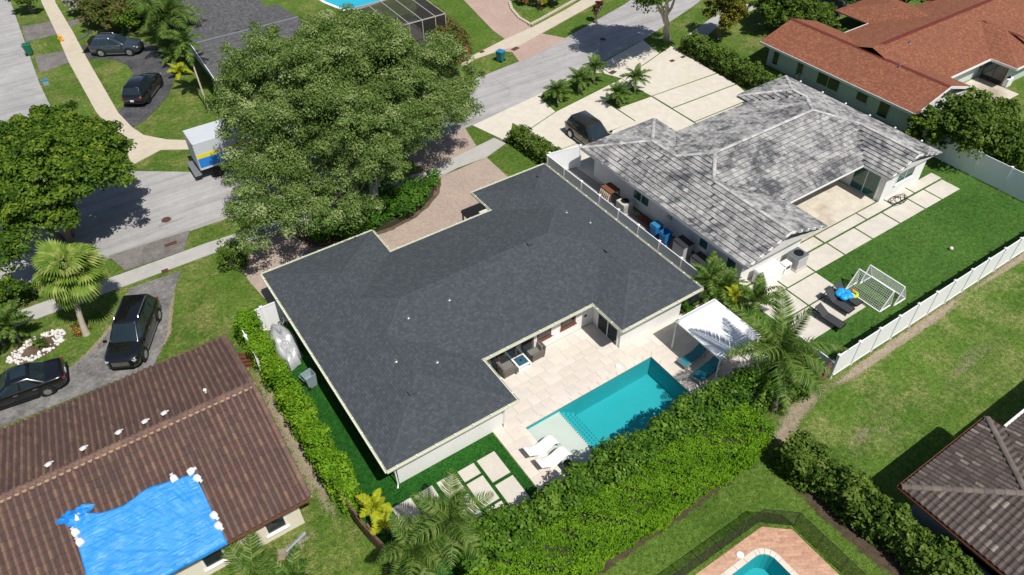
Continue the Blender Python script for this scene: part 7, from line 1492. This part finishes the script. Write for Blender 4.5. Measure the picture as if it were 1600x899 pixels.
# ================================================================== STREET AND GARDEN BITS
q = G(97, 66); t = thing('fire_hydrant', 'yellow fire hydrant on the verge beside the tan sidewalk', 'hydrant', (q[0], q[1], 0.03)); HY = plain('hydrant_yellow', (0.72, 0.36, 0.015), 0.5, 0.1)
m = MB(); m.lathe([(0.17, 0), (0.17, 0.05), (0.12, 0.07), (0.12, 0.5), (0.15, 0.52), (0.15, 0.56), (0.11, 0.66), (0.05, 0.72), (0.05, 0.77), (0, 0.78)], n=14); m.build('barrel', HY, t, smooth=True)
for s in (-1, 1): m = MB(); m.lathe([(0.06, 0), (0.06, 0.10), (0.08, 0.10), (0.08, 0.15)], (0.10 if s > 0 else -0.25, 0, 0.40), 10, axis='x'); m.build('outlet', HY, t)
q = G(28, 470); t = thing('marker_post', 'slim white post in the shade by the left sidewalk', 'post', (q[0], q[1], 0.0)); m = MB(); m.tube([(0, 0, 0), (0, 0, 1.6)], 0.045, 8); m.build('pole', WHITE, t); m = MB(); m.box(-.09, .09, -.2, .12, 1.5, 1.72); m.build('head', GREYMETAL, t, bevel=0.03)
q = G(73, 133); t = thing('utility_box', 'small blue grey utility box near the street corner tree', 'utility box', (q[0], q[1], 0.0)); m = MB(); m.box(-.25, .25, -.18, .18, 0, 0.45); m.build('case', GREYB, t, bevel=0.03); m = MB(); m.box(-.27, .27, -.2, .2, .45, .5); m.build('lid', LBLUE, t)
STONE = plain('white_stone', (0.66, 0.65, 0.62), 0.9, 0.12, 5); rr = random.Random(12); c = G2(58, 543)
m = MB(); 
for k in range(185):
    a = rr.uniform(0, 2*math.pi); r_ = math.sqrt(rr.uniform(0.30, 1.0)); x, y, s = 1.62*r_*math.cos(a), 0.95*r_*math.sin(a)+0.25*math.cos(a), rr.uniform(0.04, 0.11)
    o = len(m.v); pts = []
    for i in range(6): b = i*math.pi/3; pts.append((x+s*math.cos(b)*rr.uniform(.8, 1.2), y+s*math.sin(b)*rr.uniform(.7, 1.1), 0.012))
    pts2 = [(x+(p[0]-x)*0.65, y+(p[1]-y)*0.65, 0.012+s*rr.uniform(.7, 1.1)) for p in pts]; m.add(pts+pts2, [(i, (i+1) % 6, (i+1) % 6+6, i+6) for i in range(6)]+[tuple(range(6, 12))])
t = tag(m.build('white_stones', STONE), 'ring of white stones on the lawn beside the black sedan', 'stones', kind='stuff'); t.location = (c[0], c[1], 0.0)
sheet('bare_soil', [wob([(c[0]+1.5*math.cos(a)*1.05, c[1]+0.95*math.sin(a)+0.2*math.cos(a)) for a in [i*math.pi/9 for i in range(18)]], 0.1, 0.3, 4)], 0.011, MULCH, z0=0)
q = G(462, 850); t = thing('drain_pipe', 'short grey pipe lying on the grass below the cream house', 'pipe', (q[0], q[1], 0.05), R(20)); m = MB(); m.tube([(-.55, 0, .05), (.55, 0, .05)], 0.07, 10); m.build('tube', GREYB, t, smooth=True); m = MB(); m.tube([(.45, 0, .05), (.6, 0, .05)], 0.09, 10); m.build('collar', GREYB, t)
q = G(402, 865); t = thing('bare_stump', 'bare brown branches sticking up by the cream wall', 'branches', (q[0], q[1], 0)); rr = random.Random(3)
for k in range(6): p, rd = branch_path((0, 0, 0), (rr.uniform(-.5, .5), rr.uniform(-.3, .4), rr.uniform(.8, 1.5)), 0.04, 0.012, k, 0.15, 4); m = MB(); m.tube(p, rd, 6); m.build('branch', BROWNWOOD, t)
q = G(448, 720)
t = thing('patio_chair', 'turquoise chair on the patio of the red roofed house', 'chair', (*G2(1520, 118), 0.03), 1.0)
m = MB(); m.box(-.28, .28, -.26, .26, .38, .44); m.build('seat', LBLUE, t); m = MB(); m.obox((-.28, 0, .68), (.06, .54, .6), 0, 0, 0, -.15); m.build('backrest', TEALB, t)
for x in (-.24, .24):
    for y in (-.22, .22): m = MB(); m.bar((x, y, 0), (x, y, .4), .05); m.build('leg', TEALB, t)
t = thing('patio_table', 'white round table on the patio of the red roofed house', 'table', (*G2(1502, 123), 0.03)); m = MB(); m.lathe([(.45, .68), (.45, .73), (0, .74)], n=16); m.build('top', WHITEPL, t); m = MB(); m.lathe([(.3, 0), (.05, .05), (.05, .68)], n=12); m.build('pedestal', WHITEPL, t)
m = MB(); q = G2(1568, 133); t = thing('ac_unit', 'white air conditioner outside the red roofed house corner', 'air conditioner', (q[0], q[1], 0.0)); m.box(-.4, .4, -.4, .4, 0, .75); m.build('casing', WHITEPL, t, bevel=.02); m = MB(); m.lathe([(.3, 0), (.3, .04), (.0, .04)], (0, 0, .75), 14); m.build('fan_grille', BLACKMETAL, t)
q = G2(1252, 128); t = thing('garden_cart', 'white wire cart in the gap beside the sage grey wall', 'cart', (q[0], q[1], 0)); m = MB()
for k in range(5): m.bar((-.5, -.3+.15*k, .7), (.5, -.3+.15*k, .7), .03)
m.build('tray', WHITEPL, t)
for x in (-.45, .45):
    for y in (-.28, .28): m = MB(); m.bar((x, y, 0), (x, y, .7), .04); m.build('leg', WHITEPL, t)
q = G2(703, 78); t = thing('garden_gate', 'dark brown wooden gate by the bronze hedge across the street', 'gate', (31.7, 56.2, 0), R(10))
for k in range(8): m = MB(); m.box(-.9+k*.23, -.9+k*.23+.21, -.03, .03, 0.05, 1.5); m.build('board', BROWNWOOD, t)
for z in (.4, 1.2): m = MB(); m.box(-.9, .93, .031, .06, z, z+.1); m.build('rail', BROWNWOOD, t)
# low edging stones round the far paver bed
eb = thing('bed_edging', 'tan edging stones along the far sidewalk bed', 'edging', (0, 0, 0)); ep_ = [G2(*p) for p in ((796, 4), (800, 16), (812, 30), (829, 40), (850, 29), (880, 12), (905, -2))]; es = None
for a, b in zip(ep_[:-1], ep_[1:]):
    n = max(1, int(math.dist(a, b)/0.42))
    for i in range(n):
        if es is None: m = MB(); m.box(-.19, .19, -.14, .14, 0, .16); o = m.build('edging_stone', WALK_TAN, eb, bevel=.02); es = o.data
        else: o = bpy.data.objects.new('edging_stone', es); COL.objects.link(o); o.parent = eb
        o.location = (lerp(a[0], b[0], (i+.5)/n), lerp(a[1], b[1], (i+.5)/n), 0.03); o.rotation_euler = (0, 0, math.atan2(b[1]-a[1], b[0]-a[0]))
